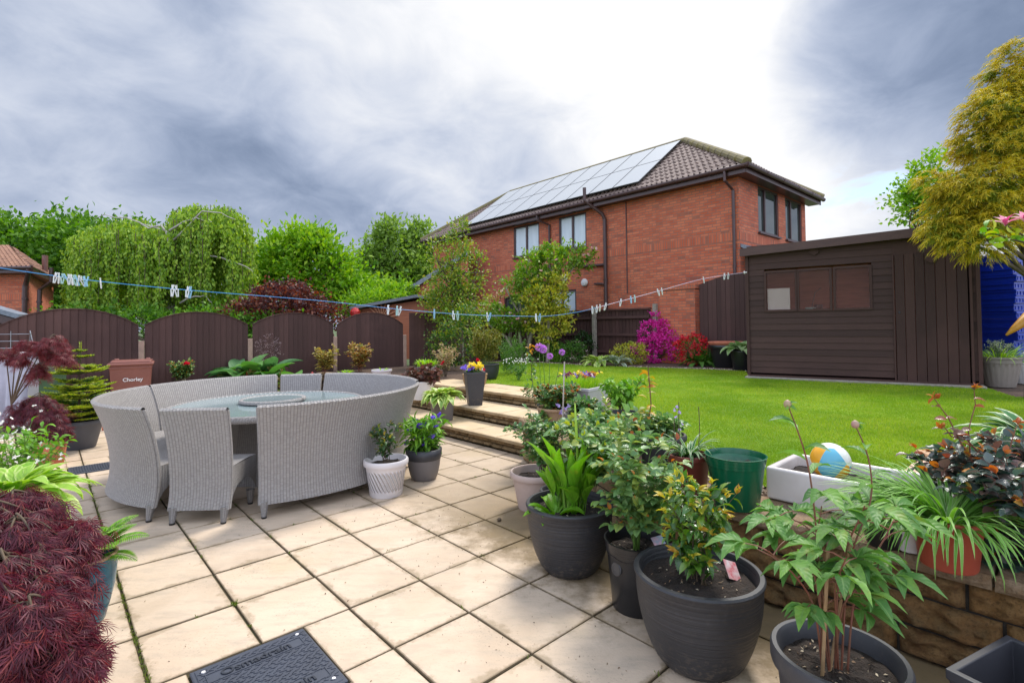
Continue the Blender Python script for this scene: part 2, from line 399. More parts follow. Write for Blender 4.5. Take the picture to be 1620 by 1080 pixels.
M_ = {}
M_['brick'] = make_brick('brick'); M_['soldier'] = make_brick('soldier_brick', True)
M_['wicker'] = make_wicker('wicker')
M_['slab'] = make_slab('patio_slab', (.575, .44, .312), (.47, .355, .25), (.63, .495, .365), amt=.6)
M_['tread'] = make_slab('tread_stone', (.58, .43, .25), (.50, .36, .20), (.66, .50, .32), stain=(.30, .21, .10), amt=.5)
M_['joint'] = plain('joint_dirt', (.075, .05, .022), (.035, .04, .012), rough=.95, scale=20, bump=.5)
M_['stone'] = make_stone('walling_stone', (.30, .15, .042), (.18, .085, .025), (.38, .225, .085))
M_['riser'] = make_stone('riser_stone', (.34, .23, .11), (.22, .14, .06), (.42, .30, .16))
M_['mortar'] = plain('mortar', (.045, .035, .025), (.02, .016, .012), rough=.95, scale=25, bump=.6)
M_['coping'] = make_stone('coping_stone', (.34, .22, .12), (.28, .17, .085), (.42, .31, .20))
M_['fence'] = make_boards('fence_timber', (.088, .043, .036), (.052, .026, .022))
M_['shed'] = make_boards('shed_timber', (.070, .035, .027), (.038, .019, .015), 'x')
M_['shedv'] = make_boards('shed_door_timber', (.066, .031, .024), (.038, .018, .014), 'z')
M_['post'] = plain('concrete_post', (.42, .27, .20), (.30, .20, .15), rough=.85, scale=12, bump=.3)
M_['postg'] = plain('grey_concrete', (.33, .29, .23), (.22, .19, .15), rough=.85, scale=12, bump=.3)
M_['soil'] = plain('soil', (.035, .022, .015), (.012, .008, .006), rough=.95, scale=30, bump=1.0, bscale=90)
M_['bed'] = plain('bark_soil', (.13, .075, .045), (.045, .028, .018), rough=.95, scale=30, bump=1.0, bscale=60)
M_['upvc'] = plain('brown_upvc', (.075, .035, .032), (.055, .026, .024), rough=.35)
M_['darkplastic'] = plain('anthracite_plastic', (.036, .036, .042), (.026, .026, .031), rough=.5, scale=3, bump=.06, bscale=30)
M_['black'] = plain('black_plastic', (.016, .016, .018), (.011, .011, .012), rough=.28)
M_['white'] = plain('white_plastic', (.74, .71, .70), (.64, .61, .60), rough=.45, scale=4)
M_['bark'] = plain('bark', (.16, .11, .07), (.07, .05, .035), rough=.9, scale=14, bump=.8, stretch=(1, 1, .25))
M_['palebark'] = plain('pale_bark', (.42, .37, .28), (.22, .19, .13), rough=.85, scale=12, bump=.4, stretch=(1, 1, .3))
M_['stemgreen'] = plain('green_stem', (.13, .24, .035), (.09, .16, .03), rough=.5, scale=8)
M_['stemred'] = plain('red_stem', (.22, .055, .035), (.13, .07, .035), rough=.5, scale=8)
M_['stembrown'] = plain('brown_stem', (.11, .07, .035), (.07, .05, .03), rough=.7, scale=12)

# ------------------------------------------------------------------ foliage builders
def norm(a): return a/np.maximum(np.linalg.norm(a, axis=-1, keepdims=True), 1e-9)
def tmpl(kind):
    if kind == 'oval':      # 2 quads folded on the midrib: base, left, tip, right, mid
        v = np.array([[0,0,0],[.45,.5,.10],[1,0,-.08],[.45,-.5,.10],[.45,0,0]], float); f = np.array([[0,4,2,1],[0,3,2,4]]); uv = np.array([[.5,0],[0,.5],[.5,1],[1,.5],[.5,.5]])
    elif kind == 'oval4':   # rounder leaf, 8 quads, arching
        xs = [0, .22, .5, .78, 1]; wd_ = [0.04, .42, .5, .33, .0]; zs = [0, .03, .02, -.06, -.18]
        v = []; uv = []
        for x, w, z in zip(xs, wd_, zs): v += [[x, w, z+.12*w*2], [x, 0, z], [x, -w, z+.12*w*2]]; uv += [[0, x], [.5, x], [1, x]]
        v = np.array(v); f = np.array([[3*i, 3*i+1, 3*i+4, 3*i+3] for i in range(4)] + [[3*i+1, 3*i+2, 3*i+5, 3*i+4] for i in range(4)]); uv = np.array(uv)
    elif kind == 'lance':
        xs = [0, .25, .5, .75, 1]; wd_ = [0.05, .36, .5, .34, .0]; zs = [0, .05, .03, -.07, -.25]
        v = []; uv = []
        for x, w, z in zip(xs, wd_, zs): v += [[x, w, z+.10*w*2], [x, 0, z], [x, -w, z+.10*w*2]]; uv += [[0, x], [.5, x], [1, x]]
        v = np.array(v); f = np.array([[3*i, 3*i+1, 3*i+4, 3*i+3] for i in range(4)] + [[3*i+1, 3*i+2, 3*i+5, 3*i+4] for i in range(4)]); uv = np.array(uv)
    elif kind == 'palm':    # palmate leaf with seven thin drooping lobes
        v = []; f = []; uv = []
        for k in range(7):
            a = math.radians(-60+20*k); L_ = 1-.13*abs(k-3)*.8; c, s = math.cos(a), math.sin(a); w = .032; n = len(v)
            P0 = [(0,0,0), (.5*L_,w,-.08), (1*L_,0,-.34), (.5*L_,-w,-.08)]
            for x, y, z in P0: v.append([x*c-y*s, x*s+y*c, z]); uv.append([.5, x])
            f.append([n, n+3, n+2, n+1])
        v = np.array(v); f = np.array(f); uv = np.array(uv)
    elif kind == 'petals':  # small open flower, five petals
        v = []; f = []; uv = []
        for k in range(5):
            a = 2*math.pi*k/5; c, s = math.cos(a), math.sin(a); n = len(v)
            for x, y, z in [(.0,0,0), (.36,.26,.55), (.40,0,1.0), (.12,-.26,.55)][:4]:
                pass
            for r, da, z in [(0, 0, 0), (.8, .5, .28), (1, 0, .34), (.8, -.5, .28)]:
                v.append([z, r*math.cos(a+da)*.5, r*math.sin(a+da)*.5]); uv.append([.5, r])
            f.append([n, n+1, n+2, n+3])
        v = np.array(v); f = np.array(f); uv = np.array(uv)
    elif kind == 'needle':
        v = np.array([[0,.5,0],[1,.12,0],[1,-.12,0],[0,-.5,0]], float); f = np.array([[0,3,2,1]]); uv = np.array([[0,0],[0,1],[1,1],[1,0]])
    return v, f, uv
TM = {k: tmpl(k) for k in ('oval', 'oval4', 'lance', 'palm', 'petals', 'needle')}
def leaf_geo(pos, dirs, L, Wd, kind='oval', roll=.5, up=(0, 0, 1)):
    tv, tf, tu = TM[kind]; n = len(pos); d = norm(dirs)
    upv = np.tile(np.array(up, float), (n, 1)) + rng.normal(0, roll, (n, 3))
    z = norm(upv - d*(upv*d).sum(1, keepdims=True)); y = np.cross(z, d)
    L = np.broadcast_to(np.asarray(L, float), (n,)); Wd = np.broadcast_to(np.asarray(Wd, float), (n,))
    vs = pos[:, None, :] + tv[None, :, 0:1]*L[:, None, None]*d[:, None, :] + tv[None, :, 1:2]*Wd[:, None, None]*y[:, None, :] + tv[None, :, 2:3]*L[:, None, None]*z[:, None, :]
    fs = tf[None] + (np.arange(n)*len(tv))[:, None, None]
    return vs.reshape(-1, 3), fs.reshape(-1, tf.shape[1]), np.tile(tu, (n, 1))
def leaf_obj(name, mat, parent, pos, dirs, L, Wd, kind='oval', roll=.5, up=(0, 0, 1), world=False):
    v, f, u = leaf_geo(np.asarray(pos, float), np.asarray(dirs, float), L, Wd, kind, roll, up)
    return mesh_obj(name, v, f, mat, parent, uv=u, world=world, smooth=True)
def strips(base, az, el0, bend, L, Wd, K=6, prof='blade', fold=.12, twist=0.0, side=None):
    """arching blades: centre line starts at base with elevation el0 and bends down by `bend` radians"""
    n = len(base); base = np.asarray(base, float)
    bc = lambda x: np.broadcast_to(np.asarray(x, float), (n,)).copy()
    az, el0, bend, L, Wd = map(bc, (az, el0, bend, L, Wd)); tw = bc(twist)
    t = np.linspace(0, 1, K+1)
    P = {'blade': (1-t**2.2)*.9+.1*(t < 1), 'hosta': np.array([max(.07, math.sin(math.pi*min(1, max(0, (x-.18)/.82))**.8)) if x > .2 else .09 for x in t]) , 'lance': np.sin(math.pi*np.clip(t*.93+.05, 0, 1))**.8,
         'petiole': np.array([.10 if x < .35 else max(.0, math.sin(math.pi*((x-.33)/.67)**.75)) for x in t])}[prof]
    P = P.copy(); P[-1] = 0.015
    vs = np.zeros((n, K+1, 3, 3)); p = base.copy()
    for k in range(K+1):
        el = el0 - bend*(t[k]**1.3); a = az + tw*t[k]
        d = np.stack([np.cos(el)*np.cos(a), np.cos(el)*np.sin(a), np.sin(el)], 1)
        if k: p = p + d*(L/K)[:, None]
        sd = np.stack([-np.sin(a), np.cos(a), np.zeros(n)], 1); nn = np.cross(d, sd)
        w = (Wd*P[k]/2)[:, None]
        vs[:, k, 0] = p + sd*w + nn*w*fold*2; vs[:, k, 1] = p; vs[:, k, 2] = p - sd*w + nn*w*fold*2
    o = []
    for k in range(K):
        for j in (0, 1): o.append([3*k+j, 3*k+j+1, 3*k+3+j+1, 3*k+3+j])
    fs = np.array(o)[None] + (np.arange(n)*3*(K+1))[:, None, None]
    uv = np.array([[j/2, t[k]] for k in range(K+1) for j in range(3)])
    return vs.reshape(-1, 3), fs.reshape(-1, 4), np.tile(uv, (n, 1))
def strip_obj(name, mat, parent, *a, **k):
    v, f, u = strips(*a, **k); return mesh_obj(name, v, f, mat, parent, uv=u, smooth=True)
def sph(n): return norm(rng.normal(0, 1, (n, 3)))
def crown(ells, nclump, per, clump_r, inner=.35, zmin=None, updir=.3):
    """leaf positions and directions filling ragged clumps spread through ellipsoids"""
    ells = [np.array(e, float) for e in ells]; vol = np.array([e[3]*e[4]*e[5] for e in ells])**.67; pr = vol/vol.sum()
    ci = rng.choice(len(ells), nclump, p=pr); C_ = np.array(ells)[ci]
    u = sph(nclump); r = rng.uniform(inner, 1.0, nclump)**.45
    r *= 1 + .13*np.sin(u[:, 0]*5+ci) * np.cos(u[:, 2]*6+ci*2)
    c = C_[:, :3] + u*C_[:, 3:6]*r[:, None]
    cr_ = clump_r*rng.uniform(.5, 1.35, nclump)
    pos = np.repeat(c, per, 0) + rng.normal(0, 1, (nclump*per, 3))*np.repeat(cr_, per)[:, None]*np.array([.6, .6, .45])
    dirs = np.repeat(u, per, 0)*.6 + rng.normal(0, .6, (nclump*per, 3)) + np.array([0, 0, updir])
    if zmin is not None: k = pos[:, 2] > zmin; pos, dirs = pos[k], dirs[k]
    return pos, dirs, c
def limbs(mb, base, h0, targets, r0, n=7, wob=.12):
    for t in targets[:n]:
        p0 = Vector(base) + Vector((0, 0, h0*random.uniform(.55, 1.0))); p1 = Vector(t); m = (p0+p1)/2 + Vector((random.uniform(-1, 1), random.uniform(-1, 1), random.uniform(-.2, .6)))*wob*(p1-p0).length
        mb.tube([p0, p0.lerp(m, .6), m, m.lerp(p1, .6), p1], [r0*.5, r0*.4, r0*.3, r0*.2, r0*.08], 6)

# ================================================================== THE SETTING
def structure(name, mb, mat, **k):
    o = mb.build(name, mat, None, **k); o['kind'] = 'structure'; return o
# ground to the horizon
mb = MB(); mb.quad((-600, -300, -.12), (600, -300, -.12), (600, 900, -.12), (-600, 900, -.12), 100, 100)
structure('ground', mb, plain('far_ground', (.07, .12, .03), (.05, .07, .025), rough=.95, scale=.4))
# dirt under and between the slabs
mb = MB(); mb.quad(W(-9, -3, -.012), W(4.35, -3, -.012), W(4.35, 13, -.012), W(-9, 13, -.012)); structure('patio_bed', mb, M_['joint'])
MH = (.468, .978, 2.115, 2.655)     # manhole cover rectangle (s0, s1, t0, t1)
DR = (.195, .58, 7.11, 7.5)
def build_patio():
    P0, PS, T0, TS = .339, .442, 4.086, .473
    rects = []
    for i in range(-20, 9):
        for j in range(-19, 14):
            s0, s1 = P0+PS*i, P0+PS*(i+1); t0 = T0+TS*j; t1 = t0+TS
            if i < 0: t0 += .0; t1 += .0
            if s0 > 4.08 or s1 < -8.6: continue
            s1 = min(s1, 4.10)
            if s1 - s0 < .06: continue
            g = random.uniform(.004, .0075)
            R_ = [(s0+g, s1-g, t0+g, t1-g)]
            for hx in (MH, DR):
                out = []
                for r in R_:
                    a0, a1, b0, b1 = r
                    if a1 <= hx[0] or a0 >= hx[1] or b1 <= hx[2] or b0 >= hx[3]: out.append(r); continue
                    if a0 < hx[0]: out.append((a0, hx[0], b0, b1))
                    if a1 > hx[1]: out.append((hx[1], a1, b0, b1))
                    m0, m1 = max(a0, hx[0]), min(a1, hx[1])
                    if b0 < hx[2]: out.append((m0, m1, b0, hx[2]))
                    if b1 > hx[3]: out.append((m0, m1, hx[3], b1))
                R_ = [r for r in out if r[1]-r[0] > .02 and r[3]-r[2] > .02]
            rects += R_
    V = []; Fc = []; UV = []
    for (a0, a1, b0, b1) in rects:
        z = random.uniform(-.0015, .0015); tl = [random.uniform(-.0015, .0015) for _ in range(4)]; c = .004; n = len(V)
        jx = random.uniform(-.0015, .0015)
        cs = [(a0+jx, b0), (a1+jx, b0), (a1+jx, b1), (a0+jx, b1)]; ci = [(a0+c+jx, b0+c), (a1-c+jx, b0+c), (a1-c+jx, b1-c), (a0+c+jx, b1-c)]
        V += [W(x, y, -.03) for x, y in cs] + [W(x, y, z-.003+tl[k]) for k, (x, y) in enumerate(cs)] + [W(x, y, z+tl[k]) for k, (x, y) in enumerate(ci)]
        UV += [(0, 0), (1, 0), (1, 1), (0, 1)]*2 + [(.012, .012), (.988, .012), (.988, .988), (.012, .988)]
        for k in range(4):
            q = (k+1) % 4; Fc.append((n+k, n+q, n+4+q, n+4+k)); Fc.append((n+4+k, n+4+q, n+8+q, n+8+k))
        Fc.append((n+8, n+9, n+10, n+11))
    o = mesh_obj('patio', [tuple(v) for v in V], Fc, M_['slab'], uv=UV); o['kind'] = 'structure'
build_patio()
# moss tufts growing along the joints of the paving
def moss():
    pts = []
    for _ in range(260):
        if random.random() < .6: s = .339 + random.uniform(-.006, .006); t = random.uniform(1.6, 7)
        else:
            s = .339+.442*random.randint(0, 7); t = random.uniform(1.5, 6)
            if random.random() < .5: s, t = random.uniform(.3, 4), 4.086+.473*random.randint(-6, 4)
        if MH[0]-.02 < s < MH[1]+.02 and MH[2]-.02 < t < MH[3]+.02: continue
        for k in range(random.randint(2, 9)): pts.append(W(s+random.gauss(0, .004), t+random.gauss(0, .012), -.004))
    for k in range(60): pts.append(W(.781+random.gauss(0, .008), 3.14+random.gauss(0, .012), -.002))
    p = np.array([tuple(x) for x in pts]); d = rng.normal(0, .5, (len(p), 3)) + [0, 0, 1]
    o = leaf_obj('moss', leafmat('moss_green', [(.10, .14, .02), (.16, .22, .03), (.08, .08, .02)], vein=False), None, p, d, rng.uniform(.008, .022, len(p)), .006, 'needle')
    o['kind'] = 'stuff'
moss()
# raised ground behind the wall and the steps
mb = MB()
def poly_sheet(name, pts, z, mat, z0=None):
    m = MB(); m.prism([tuple(p)[:2] for p in pts], z-.35 if z0 is None else z0, z); return structure(name, m, mat)
poly_sheet('flower_bed', [W(3.02, -3.5), W(22, -3.5), W(22, 12.1), W(4.75, 12.1), W(4.75, 8.3), W(5.3, 8.3), W(5.3, 4.2), W(4.08, 4.2), W(3.02, 2.05)], LZ-.012, M_['bed'], z0=-.1)
poly_sheet('border_soil', [W(-1, 11.55), W(4.7, 11.55), W(4.7, 12.12), W(-1, 12.12)], .10, M_['bed'], z0=-.1)
lawn_pts = []
edge_px = [(768, 607), (771, 585), (776, 573), (800, 571.5), (860, 574), (930, 578), (1000, 580.5), (1060, 582.5), (1120, 584), (1180, 587)]
lawn_pts = [st(G(x, y, LZ)) for x, y in edge_px]
lawn_st = [(3.30, -3.3), (12.9, -3.3)] 
shp = [st(G(1186, 598, LZ)), st(G(1560, 616, LZ))]
lawn_poly = [(3.34, -3.3), (9.5, -3.3), (9.6, .6), (10.7, 1.0)] + [shp[0]] + lawn_pts[::-1] + [(5.98, 7.0), (5.98, 4.22), (4.95, 3.75), (4.1, 2.9), (3.34, 1.9)]
lp = [W(a, b) for a, b in lawn_poly]
def tess(pts2d):
    from mathutils.geometry import tessellate_polygon
    return tessellate_polygon([[Vector((p[0], p[1], 0)) for p in pts2d]])
m, nt, N_, L_, P_ = newmat('lawn_grass'); g = NT(nt); o_ = g.coord('Object')
c = g.mix(g.mapr(g.noise(o_, 1.3, 5, .6), .38, .64, 0, 1), (.17, .31, .010), (.26, .42, .018))
c = g.mix(g.mapr(g.noise(o_, .55, 3), .5, .7, 0, .7), c, (.12, .25, .015))
c = g.mix(g.mapr(g.noise(o_, 120, 3, .7), .42, .66, 0, .6), c, (.07, .14, .01))
L_.new(c, P_.inputs['Base Color']); P_.inputs['Roughness'].default_value = .8; P_.inputs['Specular IOR Level'].default_value = .2
L_.new(g.bump(g.noise(o_, 160, 4, .7), .9, .02), P_.inputs['Normal'])
M_['lawn'] = m
mb = MB(); mb.add([(p.x, p.y, LZ) for p in lp], [tuple(t) for t in tess(lp)]); structure('lawn', mb, M_['lawn'])
def in_poly(pts, poly):
    x, y = pts[:, 0], pts[:, 1]; ins = np.zeros(len(pts), bool); n = len(poly); j = n-1
    for i in range(n):
        xi, yi = poly[i]; xj, yj = poly[j]
        c_ = ((yi > y) != (yj > y)) & (x < (xj-xi)*(y-yi)/((yj-yi) or 1e-9)+xi); ins ^= c_; j = i
    return ins
def build_grass():
    pol = [(p.x, p.y) for p in lp]; out = []
    # more blades close to the camera, none where the frame does not reach
    n = 520000; Y = 1.2 + 13.5*rng.random(n)**1.6; X = Y*rng.uniform(-.1, 1.05, n); p = np.stack([X, Y], 1); p = p[in_poly(p, pol)]
    n = len(p); h = rng.uniform(.012, .026, n)*(1+.25*np.sin(p[:, 0]*2.2)*np.sin(p[:, 1]*1.7)); w = .0016 + .00075*p[:, 1]/2
    az = rng.uniform(0, 6.283, n); ln = rng.uniform(0, .012, n); fa = rng.uniform(0, 3.14, n)
    b = np.concatenate([p, np.full((n, 1), LZ-.001)], 1); sd = np.stack([np.cos(fa), np.sin(fa), np.zeros(n)], 1)*w[:, None]
    tip = b + np.stack([np.cos(az)*ln, np.sin(az)*ln, h], 1)
    v = np.stack([b-sd, b+sd, tip], 1).reshape(-1, 3); f = np.arange(3*n).reshape(-1, 3)
    gm, nt, N, L, P = newmat('grass_blade'); g = NT(nt); o = g.coord('Object')
    c = g.ramp(g.island(), [(0, (.20, .35, .010)), (.5, (.35, .49, .018)), (.85, (.45, .57, .035)), (1, (.44, .44, .10))])
    c = g.mix(g.mapr(g.noise(o, .8, 5, .65), .42, .58, .0, .75), c, (.18, .34, .010))
    c = g.mix(g.mapr(g.noise(o, 2.6, 4, .6), .54, .70, 0, .55), c, (.42, .50, .06))
    L.new(c, P.inputs['Base Color']); P.inputs['Roughness'].default_value = .55; P.inputs['Specular IOR Level'].default_value = .25
    tr = N.new('ShaderNodeBsdfTranslucent'); L.new(c, tr.inputs[0]); mx = N.new('ShaderNodeMixShader'); mx.inputs[0].default_value = .42
    L.new(P.outputs[0], mx.inputs[1]); L.new(tr.outputs[0], mx.inputs[2]); L.new(mx.outputs[0], N['Material Output'].inputs[0])
    o = mesh_obj('grass', v, f, gm); o['kind'] = 'stuff'
build_grass()
# gravel strip between coping and lawn, gritty edge of the far border
def gravel():
    pts = []
    for _ in range(2600): pts.append(W(random.uniform(3.20, 3.46), random.uniform(-.4, 2.0), LZ-.004))
    for _ in range(900):
        a, b = random.choice(list(zip(lawn_pts[:-1], lawn_pts[1:]))); k = random.random()
        pts.append(W(a[0]+(b[0]-a[0])*k+random.uniform(.03, .4), a[1]+(b[1]-a[1])*k+random.uniform(.0, .2), LZ-.008))
    n = len(pts); p = np.array([tuple(x) for x in pts]); r = rng.uniform(.005, .014, n)
    r[2600:] *= 1.8
    base = np.array([[1,0,0],[0,1,0],[-1,0,0],[0,-1,0],[0,0,.8],[0,0,-.5]], float)
    v = p[:, None] + base[None]*r[:, None, None]*rng.uniform(.6, 1.2, (n, 6, 1)); f = np.array([[0,1,4],[1,2,4],[2,3,4],[3,0,4]])[None]+(np.arange(n)*6)[:, None, None]
    m, nt, N, L, P = newmat('gravel'); g = NT(nt); L.new(g.ramp(g.island(), [(0, (.25, .17, .10)), (.4, (.45, .36, .26)), (.7, (.20, .14, .10)), (1, (.6, .52, .42))]), P.inputs['Base Color']); P.inputs['Roughness'].default_value = .8
    o = mesh_obj('gravel', v.reshape(-1, 3), f.reshape(-1, 3), m); o['kind'] = 'stuff'
gravel()

# ------------------------------------------------------------------ stone retaining wall
def rock_block(V, Fc, p0, du, dn, L, Hh, nx=9, ny=5, deep=.022, rnd=.012, back=.06):
    """rock-faced walling stone: p0 lower corner, du along the wall, dn outward normal"""
    n0 = len(V); sd = random.uniform(0, 99); up = Vector((0, 0, 1))
    for j in range(ny+1):
        for i in range(nx+1):
            u, w = i/nx, j/ny; x, z = u*L, w*Hh
            e = min(x, L-x, z, Hh-z); rr = min(1, e/rnd) if rnd else 1
            nz = noise.fractal(Vector((x*13+sd, z*22, sd)), .7, 2.0, 5)
            d = -back*.25*(1-rr)**2 + (deep*(.5+.9*nz))*rr
            wob = noise.noise(Vector((x*6, z*6, sd+7)))*.005
            V.append(tuple(p0 + du*(x + (wob if 0 < u < 1 else wob*.6)) + up*(z + wob) + dn*d))
    for j in range(ny):
        for i in range(nx): a = n0+j*(nx+1)+i; Fc.append((a, a+1, a+nx+2, a+nx+1))
    b0 = len(V); cs = [0, nx, (ny+1)*(nx+1)-1, ny*(nx+1)]
    ring = [n0+i for i in range(nx+1)] + [n0+j*(nx+1)+nx for j in range(1, ny+1)] + [n0+ny*(nx+1)+i for i in range(nx-1, -1, -1)] + [n0+j*(nx+1) for j in range(ny-1, 0, -1)]
    for r in ring: V.append(tuple(Vector(V[r]) - dn*back))
    m = len(ring)
    for k in range(m): q = (k+1) % m; Fc.append((ring[q], ring[k], b0+k, b0+q))
def stone_run(start, du, dn, length, courses, lens, joint=.012, **kw):
    V, Fc = [], []; z = 0
    for ci, h in enumerate(courses):
        x = -random.uniform(0, lens[0])
        while x < length:
            L = random.uniform(*lens); a = max(x, 0); b = min(x+L, length)
            if b-a > .04: rock_block(V, Fc, start + du*a + Vector((0, 0, z+joint/2)), du, dn, b-a-joint, h-joint, nx=max(3, int((b-a)/kw.get('step', .035))), **{k: v for k, v in kw.items() if k != 'step'})
            x += L
        z += h
    return V, Fc
wall = thing('retaining_wall', W(2.86, 1.5, 0), 'rock-faced sandstone retaining wall with worn brown coping between patio pots and lawn', 'wall')
V, Fc = stone_run(W(2.88, 2.02, 0), -Av, -Bv, 3.6, [.135, .14, .135], (.22, .42), ny=9, deep=.042, rnd=.022, step=.018)
mesh_obj('wall_face', V, Fc, M_['stone'], wall, world=True, smooth=True)
mb = MB(); mb.box(W(2.98, .22, .2), (.16, 3.6, .41), rz=ANG_B); mb.build('mortar_core', M_['mortar'], wall, world=True)
dg0, dg1 = W(3.98, 4.22), W(2.90, 2.02); ddu = (dg1-dg0).normalized(); ddn = Vector((ddu.y, -ddu.x, 0)); ddn = ddn if ddn.y < 0 else -ddn; dl = (dg1-dg0).length; dang = math.atan2(ddu.y, ddu.x)
V, Fc = stone_run(dg0, ddu, ddn, dl, [.135, .14, .135], (.22, .40), ny=6, deep=.02, rnd=.014, step=.03)
mesh_obj('wall_face', V, Fc, M_['riser'], wall, world=True, smooth=True)
mb = MB(); c = (dg0+dg1)/2-ddn*.1; mb.box((c.x, c.y, .2), (dl, .16, .41), rz=dang); mb.build('mortar_core', M_['mortar'], wall, world=True)
for k in range(4): mb = MB(); c = dg0.lerp(dg1, (k+.5)/4)-ddn*.10; mb.box((c.x, c.y, .446), (dl/4-.012, .30, .056), rz=dang, bev=.008); mb.build('coping_stone', M_['coping'], wall, world=True)
x = 2.02
while x > -1.4:
    L = random.uniform(.5, .62); m = MB()
    V, Fc = [], []
    rock_block(V, Fc, W(2.825, x, .412), -Av, -Bv, L-.01, .06, nx=10, ny=3, deep=.012, rnd=.012, back=.02)
    mm = MB(); mm.box(W(3.01, x-L/2, .445), (.33, L-.01, .058), rz=ANG_B, bev=.008); mm.add(V, Fc)
    mm.build('coping_stone', M_['coping'], wall, world=True); x -= L

# ------------------------------------------------------------------ garden steps
steps = thing('stone_steps', W(4.5, 6, 0), 'three wide buff stone steps with small sandstone risers leading from patio to lawn', 'steps')
SH = .16
for k, (s0, s1, ta, tb) in enumerate(((4.06, 4.62, 4.22, 8.3), (4.58, 5.24, 4.22, 8.3), (5.20, 5.97, 4.22, 8.3))):
    z = SH*k
    V, Fc = stone_run(W(s0+.05, tb, z), -Av, -Bv, tb-ta, [.058, .062], (.11, .30), ny=3, deep=.012, rnd=.010, step=.04, joint=.008)
    mesh_obj('riser', V, Fc, M_['riser'], steps, world=True, smooth=True)
    mb = MB(); mb.box(W((s0+s1)/2+.12, (ta+tb)/2, z+.055), (s1-s0-.0, tb-ta-.01, .112), rz=ANG_B); mb.build('step_core', M_['mortar'], steps, world=True)
    V, Fc, UV = [], [], []
    t = ta
    while t < tb-.1:
        L = min(.56 if k < 2 else .58, tb-t); q = 1
        for (a, b) in (((s0-.005, s1-.01),) if k < 2 else ((s0-.005, s0+.38), (s0+.385, s1-.01))):
            m = MB(); c = (a+b)/2; m.box(W(c, t+L/2, z+SH-.02), (b-a-.006, L-.008, .04), rz=ANG_B, bev=.006)
            n = len(V); V += m.v; Fc += [tuple(i+n for i in f) for f in m.f]
            for p in m.v: ps, pt = st(p); UV.append(((ps-a)/(b-a), (pt-t)/L))
        t += L
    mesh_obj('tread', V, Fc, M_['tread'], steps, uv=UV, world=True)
# low stone wall that carries on from the steps along the raised bed
bw = thing('bed_wall', W(4.7, 10, 0), 'low sandstone wall holding up the raised bed beyond the curved benches', 'wall')
V, Fc = stone_run(W(4.75, 12.0, 0), -Av, -Bv, 3.7, [.14, .14, .14], (.2, .36), ny=3, deep=.012, rnd=.010, step=.06)
mesh_obj('wall_face', V, Fc, M_['riser'], bw, world=True, smooth=True)
mb = MB(); mb.box(W(4.86, 10.15, .21), (.16, 3.7, .42), rz=ANG_B); mb.build('mortar_core', M_['mortar'], bw, world=True)
mb = MB(); mb.box(W(4.84, 10.15, .45), (.26, 3.7, .055), rz=ANG_B, bev=.01); mb.build('coping_stone', M_['coping'], bw, world=True)

# ------------------------------------------------------------------ covers in the paving
cover = thing('manhole_cover', W((MH[0]+MH[1])/2, (MH[2]+MH[3])/2, 0), 'dark grey plastic inspection cover with raised lettering set in the paving', 'manhole cover', rz=ANG_B)
cw, ch = MH[1]-MH[0]-.02, MH[3]-MH[2]-.02
M_['cover'] = plain('cover_plastic', (.058, .066, .088), (.045, .05, .066), rough=.5, scale=8, bump=.08, bscale=120)
mb = MB(); mb.box((0, 0, -.004), (cw, ch, .02), bev=.004); mb.build('cover_frame', M_['cover'], cover)
mb = MB(); mb.box((0, 0, .004), (cw-.03, ch-.03, .012), bev=.003); mb.build('cover_plate', M_['cover'], cover)
mb = MB()
for i in range(-22, 23):
    for j in range(-15, 16):
        x, y = i*.0215, j*.034 + (.017 if i % 2 else 0)
        if abs(x) > cw/2-.03 or abs(y) > ch/2-.03: continue
        if abs(y+.0) > .12 and abs(x) < .2 and abs(abs(y)-.15) < .035: continue
        a = .45 if (i+j) % 2 else -.45
        mb.box((x, y, .0113), (.020, .0038, .003), rz=a)
        mb.box((x+.010, y+.017, .0113), (.020, .0038, .003), rz=-a) if abs(y+.017) < ch/2-.03 and not (abs(x) < .2 and abs(abs(y+.017)-.15) < .035) else None
mb.build('tread_pattern', M_['cover'], cover)
for sx_ in (-1, 1):
    for sy_ in (-1, 1):
        mb = MB(); mb.lathe([(0, .0135), (.008, .0135), (.009, .010)], 14, (sx_*(cw/2-.045), sy_*(ch/2-.045), 0)); mb.build('screw_head', M_['white'], cover)
def text_mesh(name, body, size, mat, parent, loc, rot, extrude=.002, align='CENTER', bold=0.0):
    cu = bpy.data.curves.new(name, 'FONT'); cu.body = body; cu.size = size; cu.extrude = extrude; cu.align_x = align; cu.align_y = 'CENTER'; cu.offset = bold
    t = bpy.data.objects.new(name, cu); COL.objects.link(t)
    dg = bpy.context.evaluated_depsgraph_get(); me = bpy.data.meshes.new_from_object(t.evaluated_get(dg))
    bpy.data.objects.remove(t); bpy.data.curves.remove(cu)
    o = bpy.data.objects.new(name, me); me.materials.clear(); me.materials.append(mat); COL.objects.link(o); o.parent = parent; o.location = loc; o.rotation_euler = rot
    return o
M_['coverletter'] = plain('cover_lettering', (.03, .034, .045), rough=.4)
for yy in (.15, -.15):
    text_mesh('lettering', 'Osmadrain', .066, M_['coverletter'], cover, (0, yy, .0125), (0, 0, 0), .0025, bold=.001)
    mb = MB()
    for q in (-1, 1): mb.box((0, yy+q*.034, .011), (.40, .003, .004)); mb.box((q*.2, yy, .011), (.003, .068, .004))
    mb.build('lettering_border', M_['cover'], cover)
drain = thing('drain_cover', W((DR[0]+DR[1])/2, (DR[2]+DR[3])/2, 0), 'small black ridged drain cover in the paving left of the curved bench', 'drain cover', rz=ANG_B)
dw, dh = DR[1]-DR[0]-.015, DR[3]-DR[2]-.015
